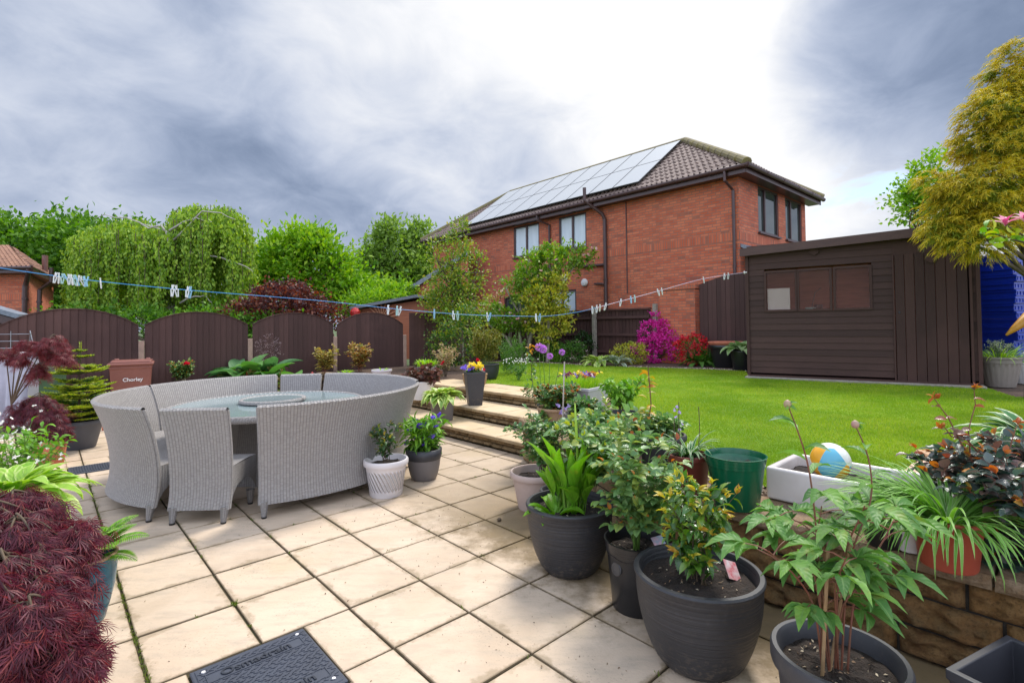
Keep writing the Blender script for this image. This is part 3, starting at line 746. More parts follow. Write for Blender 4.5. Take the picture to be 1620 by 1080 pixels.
mb = MB(); mb.box((0, 0, 0), (dw, dh, .016), bev=.003); mb.build('cover_plate', M_['cover'], drain)
mb = MB()
for i in range(15): mb.box((-dw/2+.03+i*(dw-.06)/14, 0, .011), (.008, dh-.06, .008))
mb.build('ridges', M_['cover'], drain)

# ------------------------------------------------------------------ fences
def fence_panel(mb, p0, p1, zb, z_end, z_top, bow=True, nb=16, horizontal_rails=False, side=-1):
    """vertical feather-edge boards; side = which side the camera is on (normal)"""
    p0, p1 = Vector(p0), Vector(p1); du = (p1-p0); Lp = du.length; du.normalize(); dn = Vector((du.y, -du.x, 0))*side
    ang = math.atan2(du.y, du.x)
    for i in range(nb):
        u0, u1 = i/nb, (i+1)/nb; th = .012
        zf = lambda u: z_end + (z_top-z_end)*(1-abs(2*u-1)**2.2) if bow else z_end
        a, b = p0+du*Lp*u0, p0+du*(Lp*u1+.010)
        o0, o1 = dn*(.002), dn*(.020)
        vs = []; uvs = []
        ru = random.uniform(0, 20)
        for (p, o, u) in ((a, o0, u0), (b, o1, u1)):
            for z in (zb, zf(u)):
                vs.append((*(p+o)[:2], z)); uvs.append(((u-u0)*Lp+ru, z))
        for (p, o, u) in ((a, o0, u0), (b, o1, u1)):
            for z in (zb, zf(u)):
                vs.append((*(p+o-dn*th)[:2], z)); uvs.append(((u-u0)*Lp+ru, z))
        mb.add(vs, [(0, 2, 3, 1), (4, 5, 7, 6), (2, 6, 7, 3), (0, 1, 5, 4), (1, 3, 7, 5)], uvs)
    if bow:    # thin capping strip following the arch
        pts = [p0+du*Lp*(k/12)+Vector((0, 0, zf(k/12)+.008))+dn*.006 for k in range(13)]
        for a, b in zip(pts[:-1], pts[1:]):
            vs = []
            for p in (a, b):
                for w, h in ((-.02, -.008), (.025, -.008), (.025, .010), (-.02, .010)): vs.append(tuple(p+dn*w+Vector((0, 0, h))))
            mb.add(vs, [(0, 1, 5, 4), (1, 2, 6, 5), (2, 3, 7, 6), (3, 0, 4, 7)], [(0, v[2]) for v in vs])
def post(parent, p, zb, zt, mat, w=.095, rz=ANG_B):
    m = MB(); m.box((p[0], p[1], (zb+zt)/2), (w, w, zt-zb), rz=rz, bev=.008); o = m.build('fence_post', mat, parent, world=True)
FT = 12.25
lf = thing('arched_fence', W(3, FT, 0), 'dark brown arched-top timber fence with pinkish concrete posts along the left of the patio', 'fence')
ps = [-.62, 1.40, 3.35, 5.27, 7.2]
tops = [(1.60, 1.90), (1.60, 1.86), (1.60, 1.86), (1.58, 1.88)]
for k in range(4):
    mb = MB(); a = W(ps[k]+.055, FT); b = W(ps[k+1]-.055, FT)
    fence_panel(mb, a, b, .06, tops[k][0], tops[k][1], nb=17 if k < 3 else 15, side=1); mb.build('fence_panel', M_['fence'], lf, world=True)
for k, s in enumerate(ps): post(lf, W(s, FT), -.1, 1.30 if k else 1.5, M_['post'])
rf = thing('back_fence', W(10, FT, LZ), 'dark brown flat-topped fence in the far corner behind the slender tree and magnolia', 'fence')
qs = [7.3, 9.1, 11.0, 12.62]
for k in range(3):
    mb = MB(); fence_panel(mb, W(qs[k]+.06, FT), W(qs[k+1]-.06, FT), LZ-.1, 1.90, 1.9, bow=False, nb=14, side=1); mb.build('fence_panel', M_['fence'], rf, world=True)
for s in qs[1:]: post(rf, W(s, FT-.05), LZ-.1, 1.86, M_['postg'])
bf = thing('railed_fence', W(12.4, 10, LZ), 'dark brown fence with horizontal rails below the brick house, right of the yellow bush', 'fence')
FS = 12.45; ts = [12.1, 9.95, 7.9]
for k in range(2):
    mb = MB(); fence_panel(mb, W(FS, ts[k]-.06), W(FS, ts[k+1]+.06), LZ-.1, 1.93, 1.93, bow=False, nb=16, side=1); mb.build('fence_panel', M_['fence'], bf, world=True)
    for z in (.72, 1.22, 1.72):
        mb = MB(); mb.box(W(FS-.06, (ts[k]+ts[k+1])/2, z), (.05, abs(ts[k]-ts[k+1])-.12, .075), rz=ANG_B); mb.build('fence_rail', M_['fence'], bf, world=True)
    mb = MB(); mb.box(W(FS-.03, (ts[k]+ts[k+1])/2, 1.955), (.12, abs(ts[k]-ts[k+1])-.1, .03), rz=ANG_B); mb.build('fence_cap', M_['fence'], bf, world=True)
for t in (12.0, 9.85, 7.75): post(bf, W(FS-.12, t), LZ-.1, 2.06, M_['postg'], w=.11)
pier = thing('brick_pier', W(12.5, 7.1, LZ), 'short orange brick wall with brick coping beside the tall arched gate', 'wall')
def brick_box(mb, s0, s1, t0, t1, z0, z1):
    """box with UVs in metres on the sides seen"""
    a, b, c, d = W(s0, t0, z0), W(s0, t1, z0), W(s1, t1, z0), W(s1, t0, z0); u = Vector((0, 0, z1-z0))
    for p, q in ((a, b), (b, c), (c, d), (d, a)):
        L = (q-p).length; mb.quad(q, p, p+u, q+u, L, z1-z0, v0=z0)
    mb.quad(b+u, a+u, d+u, c+u, t1-t0, s1-s0)
mb = MB(); brick_box(mb, 12.40, 12.63, 6.62, 7.66, LZ-.1, 2.42); mb.build('brickwork', M_['brick'], pier, world=True)
mb = MB(); brick_box(mb, 12.37, 12.66, 6.58, 7.70, 2.42, 2.53); mb.build('coping', M_['soldier'], pier, world=True)
gate = thing('arched_gate', W(12.5, 5.9, LZ), 'tall dark brown boarded gate with a rising curved top beside the shed', 'gate')
def gate_mesh():
    mb = MB(); nb = 13; t0, t1 = 6.55, 5.05
    for i in range(nb):
        ta, tb = t0+(t1-t0)*i/nb, t0+(t1-t0)*(i+1)/nb+.006
        zf = lambda t: 2.52 + .22*math.sin(min(1, (t0-t)/1.2)*math.pi/2)
        th = .02; off = .006*(i % 2)
        a, b = W(12.5-off, ta), W(12.5-off, tb)
        fence = [(a, ta), (b, tb)]
        vs = [(*p[:2], z) for p, t in fence for z in (LZ-.02, zf(t))] + [(*(p+Bv*th)[:2], z) for p, t in fence for z in (LZ-.02, zf(t))]
        uvs = [(u*.1+i*1.3, v[2]) for u, v in zip((0, 0, 1, 1)*2, vs)]
        mb.add(vs, [(0, 1, 3, 2), (4, 6, 7, 5), (2, 3, 7, 6), (0, 4, 5, 1), (1, 5, 7, 3)], uvs)
        m2 = None
    mb.build('gate_boards', M_['fence'], gate, world=True)
    g2 = MB(); g2.box(W(12.55, 5.8, .85), (.05, 1.45, .1), rz=ANG_B); g2.build('gate_rail', M_['fence'], gate, world=True); g2 = MB(); g2.box(W(12.55, 5.8, 2.2), (.05, 1.45, .1), rz=ANG_B); g2.build('gate_rail', M_['fence'], gate, world=True)
gate_mesh()

# ------------------------------------------------------------------ brick house with solar panels
HS, HT, HT2, HS2 = 13.05, 5.72, 19.6, 17.8          # wall planes
HZ0, HZE = LZ-.1, 5.42                              # bottom, eaves soffit
house = thing('brick_house', W(HS, 12, LZ), 'two-storey orange brick house with a hipped tiled roof behind the back fence', 'house')
def wall_holes(mb, org, du, L, z0, z1, holes, reveal=.09, dn=None, rb=None):
    """wall in a vertical plane with rectangular openings (x0, x1, za, zb); UVs in metres"""
    xs = sorted({0, L, *[h[0] for h in holes], *[h[1] for h in holes]}); zs = sorted({z0, z1, *[h[2] for h in holes], *[h[3] for h in holes]})
    for i in range(len(xs)-1):
        for j in range(len(zs)-1):
            xm, zm = (xs[i]+xs[i+1])/2, (zs[j]+zs[j+1])/2
            if any(h[0] < xm < h[1] and h[2] < zm < h[3] for h in holes): continue
            a = org+du*xs[i]; b = org+du*xs[i+1]
            mb.quad((*a[:2], zs[j]), (*b[:2], zs[j]), (*b[:2], zs[j+1]), (*a[:2], zs[j+1]), xs[i+1]-xs[i], zs[j+1]-zs[j], u0=xs[i], v0=zs[j])
    for x0, x1, za, zb in holes:
        a, b = org+du*x0, org+du*x1; i_ = -dn*reveal
        for p, q in (((a, za), (a, zb)), ((b, zb), (b, za)), ((a, zb), (b, zb)), ((b, za), (a, za))):
            P, Q = Vector((*p[0][:2], p[1])), Vector((*q[0][:2], q[1])); mb.quad(P, Q, Q+i_, P+i_, (Q-P).length, reveal)
def on_left(px, py):          # pixel on the garden side wall (plane s = HS) -> (t, z)
    d = _ray(px, py); k = (HS)/(d.dot(Bv)); p = Vector((d.x*k, d.y*k, H+d.z*k)); return p.dot(Av), p.z
def on_right(px, py):         # pixel on the end wall (plane t = HT) -> (s, z)
    d = _ray(px, py); k = HT/(d.dot(Av)); p = Vector((d.x*k, d.y*k, H+d.z*k)); return p.dot(Bv), p.z
winL = []
for x0, x1, y0, y1 in ((813, 853.5, 354, 396), (884.5, 928, 336, 382), (798, 836, 468, 500), (868, 912, 459, 497)):
    ta, _ = on_left(x0, y1); tb, _ = on_left(x1, y1); _, za = on_left((x0+x1)/2, y1); _, zb = on_left((x0+x1)/2, y0)
    winL.append((ta, tb, za, zb))
winL[0] = (winL[0][0], winL[0][1], 4.05, 5.20); winL[1] = (winL[1][0], winL[1][1], 4.05, 5.20)
print('house windows', winL)
holes = [(HT2-ta, HT2-tb, za, zb) for ta, tb, za, zb in winL]
mb = MB(); wall_holes(mb, W(HS, HT2), -Av, HT2-HT, HZ0, HZE, holes, dn=-Bv); 
winR = []
for x0, x1 in ((1199.5, 1231.5), (1242.5, 1268)):
    sa, _ = on_right(x0, 340); sb, _ = on_right(x1, 340); winR.append((sa, sb, 3.95, 5.22))
holesR = [(sa-HS, sb-HS, za, zb) for sa, sb, za, zb in winR]
wall_holes(mb, W(HS, HT), Bv, HS2-HS, HZ0, HZE, holesR, dn=-Av)
a, b = W(HS2, HT), W(HS2, HT2); mb.quad((*a[:2], HZ0), (*b[:2], HZ0), (*b[:2], HZE), (*a[:2], HZE), HT2-HT, HZE-HZ0)
a, b = W(HS, HT2), W(HS2, HT2); mb.quad((*b[:2], HZ0), (*a[:2], HZ0), (*a[:2], HZE), (*b[:2], HZE), HS2-HS, HZE-HZ0)
mb.build('walls', M_['brick'], house, world=True)
# soldier course
mb = MB(); z = 3.62
mb.quad(*[W(HS-.004, t, zz) for t, zz in ((HT2, z), (HT, z), (HT, z+.225), (HT2, z+.225))], HT2-HT, .225, v0=0)
mb.quad(*[W(s, HT-.004, zz) for s, zz in ((HS, z), (HS2, z), (HS2, z+.225), (HS, z+.225))], HS2-HS, .225)
mb.build('soldier_course', M_['soldier'], house, world=True)
M_['glass'] = plain('window_glass', (.60, .67, .72), (.48, .55, .60), rough=.12, scale=1.2, spec=.7, stretch=(3, 3, .6))
M_['glassdark'] = plain('dark_window_glass', (.055, .07, .065), (.03, .04, .035), rough=.03, scale=2, spec=1.0, metal=.0)
M_['curtain'] = plain('net_curtain', (.58, .60, .63), (.44, .47, .50), rough=.9, scale=4, stretch=(6, 6, .4))
def window(pc, du, dn, w, h, fr=.06, nmull=1, glass='glass', split=.5, sill=True):
    f = MB(); m3 = Matrix((du, dn, Vector((0, 0, 1)))).transposed()
    f.box(pc-dn*.03+Vector((0, 0, h/2-fr/2)), (w, .07, fr), mtx=m3); f.box(pc-dn*.03-Vector((0, 0, h/2-fr/2)), (w, .07, fr), mtx=m3)
    for x in (-w/2+fr/2, w/2-fr/2): f.box(pc-dn*.03+du*x, (fr, .068, h-2*fr), mtx=m3)
    xm = -w/2+w*split; f.box(pc-dn*.028+du*xm, (fr*1.2, .072, h-2*fr), mtx=m3)
    # opening casement frame on the first light
    f.box(pc-dn*.018+du*(xm-.03-(w*split)/2+.02), (w*split-.10, .05, .045), mtx=m3) if False else None
    if sill: f.box(pc+dn*.02-Vector((0, 0, h/2+.02)), (w+.08, .14, .04), mtx=m3)
    o = f.build('window', M_['upvc'], house, world=True)
    p = MB(); p.box(pc-dn*.045, (w-fr, .012, h-fr), mtx=m3); g_ = p.build('pane', M_[glass], house, world=True); g_.parent = o; g_.location = (0, 0, 0)
for k, (ta, tb, za, zb) in enumerate(winL):
    window(W(HS+.02, (ta+tb)/2, (za+zb)/2), -Av, -Bv, abs(ta-tb), zb-za, glass='glass' if k != 2 else 'glassdark')
for sa, sb, za, zb in winR:
    window(W((sa+sb)/2, HT+.02, (za+zb)/2), Bv, -Av, sb-sa, zb-za, glass='glassdark', split=.36)
# roof: ridge parallel to the garden wall, hipped at both ends, tiles modelled
OV = .38; E0 = HZE-.02; RS = (HS+HS2)/2; RZ = 7.42
es0, es1, et0, et1 = HS-OV, HS2+OV, HT-OV, HT2+OV; rt0, rt1 = 8.45, 16.9
def tile_face(c0, c1, r0, r1, nx_m=.16, row=.30, parent=None, name='roof_tiles', mat='tiles'):
    """quad face eaves c0-c1, ridge r0-r1 with pan tiles: waves along the eaves, steps up the slope"""
    c0, c1, r0, r1 = map(Vector, (c0, c1, r0, r1)); eu = (c1-c0); Le = eu.length; eu.normalize()
    up = (r0-c0) - eu*((r0-c0).dot(eu)); Ls = up.length; up.normalize(); nn = eu.cross(up).normalized()
    if nn.z < 0: nn = -nn
    V, Fc = [], []; rows = int(Ls/row)+1
    for j in range(rows):
        for e in (0, 1):
            v = min((j+e)*row, Ls); k = v/Ls; a = c0.lerp(r0, k); b = c1.lerp(r1, k); L = max((b-a).length, .01)
            n = max(2, int(Le/nx_m)*4); base = (a-c0).dot(eu)
            for i in range(n+1):
                x = Le*i/n; x = min(max(x, base), base+L)
                h = .045*max(-.35, math.cos(2*math.pi*x/nx_m)) + (.035 if e == 0 else 0)
                V.append(tuple(c0 + eu*x + up*v + nn*h))
        n1 = n+1; s0 = j*2*n1
        for i in range(n): Fc.append((s0+i, s0+i+1, s0+n1+i+1, s0+n1+i))
        if j: q = (j*2-1)*n1; [Fc.append((q+i, q+i+1, s0+i+1, s0+i)) for i in range(n)]
        q = s0
    return V, Fc
M_['tiles'] = plain('roof_tile', (.27, .195, .16), (.15, .105, .09), rough=.8, scale=5, bump=.4, bscale=80)
M_['ridge'] = plain('ridge_tile', (.17, .14, .10), (.22, .18, .05), rough=.9, scale=6, bump=.6)
rp = [W(RS, rt0, RZ), W(RS, rt1, RZ)]; ec = {k: W(s, t, E0) for k, (s, t) in dict(a=(es0, et0), b=(es0, et1), c=(es1, et1), d=(es1, et0)).items()}
roofo = None
for nm, q in (('f', (ec['b'], ec['a'], rp[1], rp[0])), ('r', (ec['a'], ec['d'], rp[0], rp[0])), ('g', (ec['d'], ec['c'], rp[0], rp[1])), ('l', (ec['c'], ec['b'], rp[1], rp[1]))):
    V, Fc = tile_face(*q); o = mesh_obj('roof', V, Fc, M_['tiles'], house, world=True)
    if roofo is None: roofo = o
for p, q in ((rp[0], rp[1]), (ec['a'], rp[0]), (ec['d'], rp[0]), (ec['b'], rp[1]), (ec['c'], rp[1])):
    mb = MB(); n = max(3, int((q-p).length/.42))
    for k in range(n): mb.tube([p.lerp(q, k/n)+Vector((0, 0, .035)), p.lerp(q, (k+1.04)/n)+Vector((0, 0, .055))], [.125, .105], 10)
    mb.build('ridge_tiles', M_['ridge'], house, world=True)
# fascia, soffit, gutters, downpipes
mb = MB()
def strip_box(mb, p, q, w, h, dz): c = (Vector(p)+Vector(q))/2; d = Vector(q)-Vector(p); mb.box(c+Vector((0, 0, dz)), (d.length, w, h), rz=math.atan2(d.y, d.x))
for p, q in ((W(es0+.05, et1), W(es0+.05, et0+.05)), (W(es0+.05, et0+.05), W(es1, et0+.05))): strip_box(mb, (*p[:2], E0), (*q[:2], E0), .025, .20, -.09)
mb.build('fascia', M_['upvc'], house, world=True)
mb = MB(); mb.quad(W(es0+.04, et1, E0-.17), W(HS+.02, et1, E0-.17), W(HS+.02, et0+.04, E0-.17), W(es0+.04, et0+.04, E0-.17))
mb.quad(W(HS+.02, et0+.04, E0-.165), W(es1, et0+.04, E0-.165), W(es1, HT+.02, E0-.165), W(HS+.02, HT+.02, E0-.165)); mb.build('soffit', M_['upvc'], house, world=True)
mb = MB()
for p, q in ((W(es0-.03, et1, E0-.03), W(es0-.03, et0-.03, E0-.03)), (W(es0-.03, et0-.03, E0-.03), W(es1, et0-.03, E0-.03))):
    mb.tube([p, q], .055, 10)
    n = int((q-p).length/.95)
    for k in range(n+1): c = p.lerp(q, k/n); d = (q-p).normalized()*.02; mb.tube([c-d, c+d], .064, 10)
mb.build('gutter', M_['upvc'], house, world=True)
def pipe(name, pts, r, parent=house, mat='upvc', clips=True):
    mb = MB(); mb.tube(pts, r, 10)
    if clips:
        a, b = Vector(pts[-2]), Vector(pts[-1])
        for k in (.15, .45, .75): c = a.lerp(b, k); mb.tube([c-Vector((0, 0, .03)), c+Vector((0, 0, .03))], r*1.25, 10)
    return mb.build(name, M_[mat], parent, world=True, smooth=False)
t1 = HT+.12; pipe('downpipe', [W(es0-.03, t1+.05, E0-.05), W(es0-.03, t1+.05, E0-.3), W(HS-.06, t1, E0-.5), W(HS-.06, t1, .6)], .038)
tp = on_left(960, 400)[0]; pipe('soil_pipe', [W(es0-.12, tp+.45, E0+.42), W(es0-.12, tp+.45, E0+.02), W(HS-.14, tp+.05, E0-.42), W(HS-.08, tp, E0-.6), W(HS-.08, tp, .6)], .058)
tq = on_left(992, 400)[0]; pipe('thin_pipe', [W(HS-.02, tq, E0-.12), W(HS-.02, tq, on_left(992, 464)[1])], .016)
tr_ = on_left(871, 380)[0]; pipe('downpipe', [W(es0-.03, tr_+.25, E0-.05), W(es0-.03, tr_+.25, E0-.22), W(HS-.06, tr_, E0-.4), W(HS-.06, tr_, on_left(871, 398)[1]), W(HS-.06, tr_, .6)], .038)
z_ = on_left(940, 421)[1]; pipe('waste_pipe', [W(HS-.06, tp+.05, z_), W(HS-.06, on_left(916, 421)[0], z_+.04)], .045, clips=False)
z_ = on_left(950, 448)[1]; pipe('waste_pipe', [W(HS-.05, tp+.05, z_-.04), W(HS-.05, on_left(942, 448)[0], z_)], .03, clips=False)
for px, py in ((895, 440), (926, 447)):
    t_, z_ = on_left(px, py); m = MB(); m.lathe([(0, .0), (.12, .0), (.13, .05), (.10, .09), (.0, .11)], 16); o = m.build('vent_cowl', M_['white'], house); o.rotation_euler = (math.pi/2, 0, ANG_B+math.pi/2+math.pi); o.location = W(HS-.01, t_, z_) - house.location
    o.rotation_euler = Vector(-Bv).to_track_quat('Z', 'Y').to_euler()
# lean-to slate roof on the end wall
mb = MB(); s0, s1 = HS+.02, HS+1.9
mb.add([W(s0, HT-1.0, 3.0), W(s1, HT-1.0, 3.0), W(s1, HT-.006, 3.52), W(s0, HT-.006, 3.52), W(s0, HT-1.0, 2.92), W(s1, HT-1.0, 2.92), W(s1, HT-.006, 3.44), W(s0, HT-.006, 3.44)], [(0, 1, 2, 3), (4, 7, 6, 5), (0, 4, 5, 1), (0, 3, 7, 4), (1, 5, 6, 2)])
M_['slate'] = plain('slate', (.22, .24, .28), (.13, .145, .175), rough=.5, scale=9, bump=.3, bscale=25)
mb.build('porch_roof', M_['slate'], house, world=True)
# solar array: each panel a part
M_['solar'] = plain('solar_glass', (.62, .66, .70), (.58, .62, .67), rough=.28, scale=.5, metal=.8, spec=.8)
M_['alu'] = plain('panel_frame', (.05, .05, .055), rough=.4, metal=.3)
ev = (rp[0]-W(es0, rt0, E0)); evn = ev.normalized(); nrm = Av.cross(evn).normalized(); nrm = nrm if nrm.z > 0 else -nrm
sol = thing('solar_array', W(es0, 12, E0), 'two rows of pale reflecting solar panels covering the garden slope of the house roof', 'solar panels')
nc_ = 9; pw = (rt1-.05-rt0)/nc_; rl = ev.length; r0_ = .24; ph = (rl-r0_-.12)/2
m3 = Matrix((Av, evn, nrm)).transposed()
for j in range(2):
    for i in range(nc_):
        c = W(es0, rt0+.05+pw*(i+.5), E0) + evn*(r0_+ph*(j+.5)) + nrm*.13
        m = MB(); m.box(c, (pw-.012, ph-.012, .035), mtx=m3); o = m.build('solar_panel', M_['alu'], sol, world=True)
        m = MB(); m.box(c+nrm*.0185, (pw-.05, ph-.05, .004), mtx=m3); q = m.build('panel_glass', M_['solar'], sol, world=True); q.parent = o
# ------------------------------------------------------------------ garage / outbuilding left of the house
gar = thing('brick_garage', W(15, 20.5, LZ), 'small brick outbuilding with a sloping grey slate verge behind the slender tree', 'building')
pA, pB, pC = D(650, 520, 20.0), D(655, 456, 20.0), D(704, 425, 20.0)
mb = MB(); x0, x1 = pA.x, D(742, 500, 20).x; zlo, zhi = D(655, 462, 20).z, D(742, 404, 20).z
mb.add([(x0, 20, LZ-.2), (x1, 20, LZ-.2), (x1, 20, zhi), (x0, 20, zlo)], [(0, 1, 2, 3)], [(0, 0), (x1-x0, 0), (x1-x0, zhi), (0, zlo)])
mb.add([(x0, 20, LZ-.2), (x0, 23, LZ-.2), (x0, 23, zlo), (x0, 20, zlo)], [(0, 3, 2, 1)], [(0, 0), (3, 0), (3, zlo), (0, zlo)])
mb.build('walls', M_['brick'], gar, world=True)
mb = MB(); mb.add([(x0-.25, 19.8, zlo-.12), (x1, 19.8, zhi+.02), (x1, 23, zhi+.02), (x0-.25, 23, zlo-.12), (x0-.25, 19.8, zlo+.06), (x1, 19.8, zhi+.2), (x1, 23, zhi+.2), (x0-.25, 23, zlo+.06)],
    [(0, 1, 5, 4), (4, 5, 6, 7), (0, 4, 7, 3), (0, 3, 2, 1)]); mb.build('roof', M_['slate'], gar, world=True)
# timber summerhouse roof and sunburst gable showing above the fence
sh = thing('summerhouse', D(620, 490, 16.5)*1, 'orange timber summerhouse with grey felt roof and sunburst gable peeping over the fence', 'summerhouse')
sh.location.z = LZ
M_['cedar'] = plain('orange_timber', (.42, .13, .055), (.30, .09, .04), rough=.6, scale=3, stretch=(1, 1, 12))
M_['felt'] = plain('roof_felt', (.19, .20, .22), (.14, .15, .165), rough=.9, scale=20)
Y0 = 16.5; q = lambda x, y, Y=Y0: D(x, y, Y)
xl, xm, xr = q(562, 497).x, q(662, 497).x, q(748, 497).x; ze, zt, ze2 = q(562, 489).z, q(655, 471).z, q(705, 483).z
mb = MB(); mb.box(((xl+xr)/2, Y0+1.1, (LZ+ze)/2), (xr-xl-.3, 2.0, ze-LZ)); 
mb.add([(xl+.15, Y0+.1, ze), (xr-.15, Y0+.1, ze), (xm, Y0+.1, zt-.08), (xl+.15, Y0+2.1, ze), (xr-.15, Y0+2.1, ze), (xm, Y0+2.1, zt-.08)], [(0, 1, 2), (3, 5, 4)]); mb.build('walls', M_['cedar'], sh, world=True)
mb = MB(); 
for (xa, za, xb, zb) in ((xl-.1, ze-.02, xm, zt), (xm, zt, xr+.1, ze-.02)):
    mb.add([(xa, Y0-.25, za), (xb, Y0-.25, zb), (xb, Y0+2.4, zb), (xa, Y0+2.4, za), (xa, Y0-.25, za+.09), (xb, Y0-.25, zb+.09), (xb, Y0+2.4, zb+.09), (xa, Y0+2.4, za+.09)], [(0, 1, 5, 4), (4, 5, 6, 7), (0, 3, 2, 1), (0, 4, 7, 3), (1, 2, 6, 5), (3, 7, 6, 2)])
mb.build('roof', M_['felt'], sh, world=True)
mb = MB(); c0 = q(603, 503)
for k in range(11): a = math.pi*(k+.5)/11; mb.box((c0.x+math.cos(a)*.28, Y0+.04, c0.z+math.sin(a)*.28), (.44, .05, .028), mtx=Matrix.Rotation(-a, 3, 'Y'))
mb.build('sunburst', plain('pale_timber', (.55, .24, .12), rough=.6), sh, world=True)
mb = MB(); mb.lathe([(0, -.16), (.10, -.14), (.16, -.03), (.16, .05), (.10, .14), (0, .17)], 16, tuple(q(562, 495, 16.2))); lamp = mb.build('lantern', plain('red_lantern', (.55, .02, .015), rough=.4)); tag(lamp, 'round red lantern hanging at the corner of the timber summerhouse', 'lantern')

# ------------------------------------------------------------------ neighbour house on the far left
nb_ = thing('neighbour_house', D(20, 480, 17.5), 'orange brick house corner with brown tiled roof at the left edge', 'house'); nb_.location.z = 0
YN = 17.5; xr_ = D(46, 470, YN).x; xl_ = xr_-7; zE = D(40, 425, YN).z
mb = MB(); mb.add([(xl_, YN, 0), (xr_, YN, 0), (xr_, YN, zE), (xl_, YN, zE)], [(0, 1, 2, 3)], [(0, 0), (7, 0), (7, zE), (0, zE)])
mb.add([(xr_, YN, 0), (xr_*1.33+.9, YN+6, 0), (xr_*1.33+.9, YN+6, zE), (xr_, YN, zE)], [(0, 1, 2, 3)], [(0, 0), (6, 0), (6, zE), (0, zE)]); mb.build('walls', M_['brick'], nb_, world=True)
mb = MB(); z = D(20, 475, YN).z; mb.quad((xl_, YN-.005, z), (xr_, YN-.005, z), (xr_, YN-.005, z+.225), (xl_, YN-.005, z+.225), 7, .225); mb.build('soldier_course', M_['soldier'], nb_, world=True)
c_ = [Vector((xl_-.4, YN-.4, zE)), Vector((xr_+.45, YN-.4, zE)), Vector((xl_-3, YN+3.4, zE+1.35)), Vector((xr_-4.0, YN+3.4, zE+1.35))]
V, Fc = tile_face(c_[0], c_[1], c_[2], c_[3]); M_['tiles2'] = plain('brown_roof_tile', (.36, .19, .12), (.20, .10, .07), rough=.8, scale=5, bump=.4, bscale=80)
mesh_obj('roof', V, Fc, M_['tiles2'], nb_, world=True)
e1 = Vector((xr_*1.33+1.4, YN+6.2, zE)); V, Fc = tile_face(c_[1], e1, c_[3], c_[3]); mesh_obj('roof', V, Fc, M_['tiles2'], nb_, world=True)
mb = MB(); mb.box(((xl_+xr_)/2, YN-.36, zE-.08), (7.9, .05, .2)); mb.tube([(xl_-.4, YN-.44, zE-.02), (xr_+.5, YN-.44, zE-.02)], .06, 8); strip_box(mb, (xr_+.42, YN-.4, zE), (xr_*1.33+1.35, YN+6.2, zE), .03, .2, -.09); strip_box(mb, (xr_+.2, YN-.4, zE), (xr_*1.33+1.15, YN+6.2, zE), .45, .02, -.18); mb.box(((xl_+xr_)/2, YN-.19, zE-.17), (7.5, .38, .018)); mb.build('fascia', M_['upvc'], nb_, world=True)
M_['pipered'] = plain('red_brown_pipe', (.20, .085, .07), (.15, .065, .055), rough=.4)
pipe('downpipe', [(xr_+.42, YN-.46, zE-.1), (xr_+.02, YN-.12, zE-.45), (xr_-.06, YN-.09, zE-.6), (xr_-.06, YN-.09, .2)], .07, parent=nb_)
a = D(56, 470, YN); pipe('downpipe', [(a.x+.45, YN+.1, D(77, 423, YN).z), (a.x+.45, YN+.1, D(77, 445, YN).z), (a.x+.05, YN+.1, D(58, 458, YN).z), (a.x, YN+.1, .2)], .065, parent=nb_)
a = D(71, 440, YN+2); pipe('vent_pipe', [(a.x, YN+2, D(71, 404, YN+2).z), (a.x, YN+2, D(71, 432, YN+2).z)], .09, parent=nb_, mat='pipered', clips=False)
# neighbour porch: verge, brown post, brick below (left edge)
npch = thing('neighbour_porch', D(10, 510, 13.5), 'low porch with grey verge and brown boarding at the left edge beside the fence', 'porch'); npch.location.z = 0
YP = 13.5
a, b = D(-60, 470, YP), D(30, 497, YP); mb = MB()
mb.add([(a.x-1, YP, a.z+.25), (b.x, YP, b.z), (b.x-.15, YP+.5, b.z), (a.x-1, YP+.5, a.z+.25), (a.x-1, YP, a.z+.12), (b.x, YP, b.z-.13), (b.x-.15, YP+.5, b.z-.13), (a.x-1, YP+.5, a.z+.12)], [(0, 1, 5, 4), (0, 3, 2, 1), (4, 5, 6, 7), (1, 2, 6, 5)]); mb.build('roof', M_['slate'], npch, world=True)
mb = MB(); mb.add([(a.x-1, YP+.05, a.z+.11), (b.x-.1, YP+.05, b.z-.14), (b.x-.1, YP+.05, b.z-.34), (a.x-1, YP+.05, a.z-.15)], [(0, 3, 2, 1)]); mb.build('fascia', M_['upvc'], npch, world=True)
mb = MB(); x1_ = D(18, 520, YP).x; mb.add([(x1_-3, YP+.3, 0), (x1_, YP+.3, 0), (x1_, YP+.3, 2.0), (x1_-3, YP+.3, 2.6)], [(0, 1, 2, 3)], [(0, 0), (3, 0), (3, 2), (0, 2.6)]); mb.build('wall', M_['brick'], npch, world=True)
mb = MB(); mb.box((D(4, 520, YP).x-.15, YP+.25, 1.0), (.5, .06, 2.0)); mb.build('door', M_['fence'], npch, world=True)

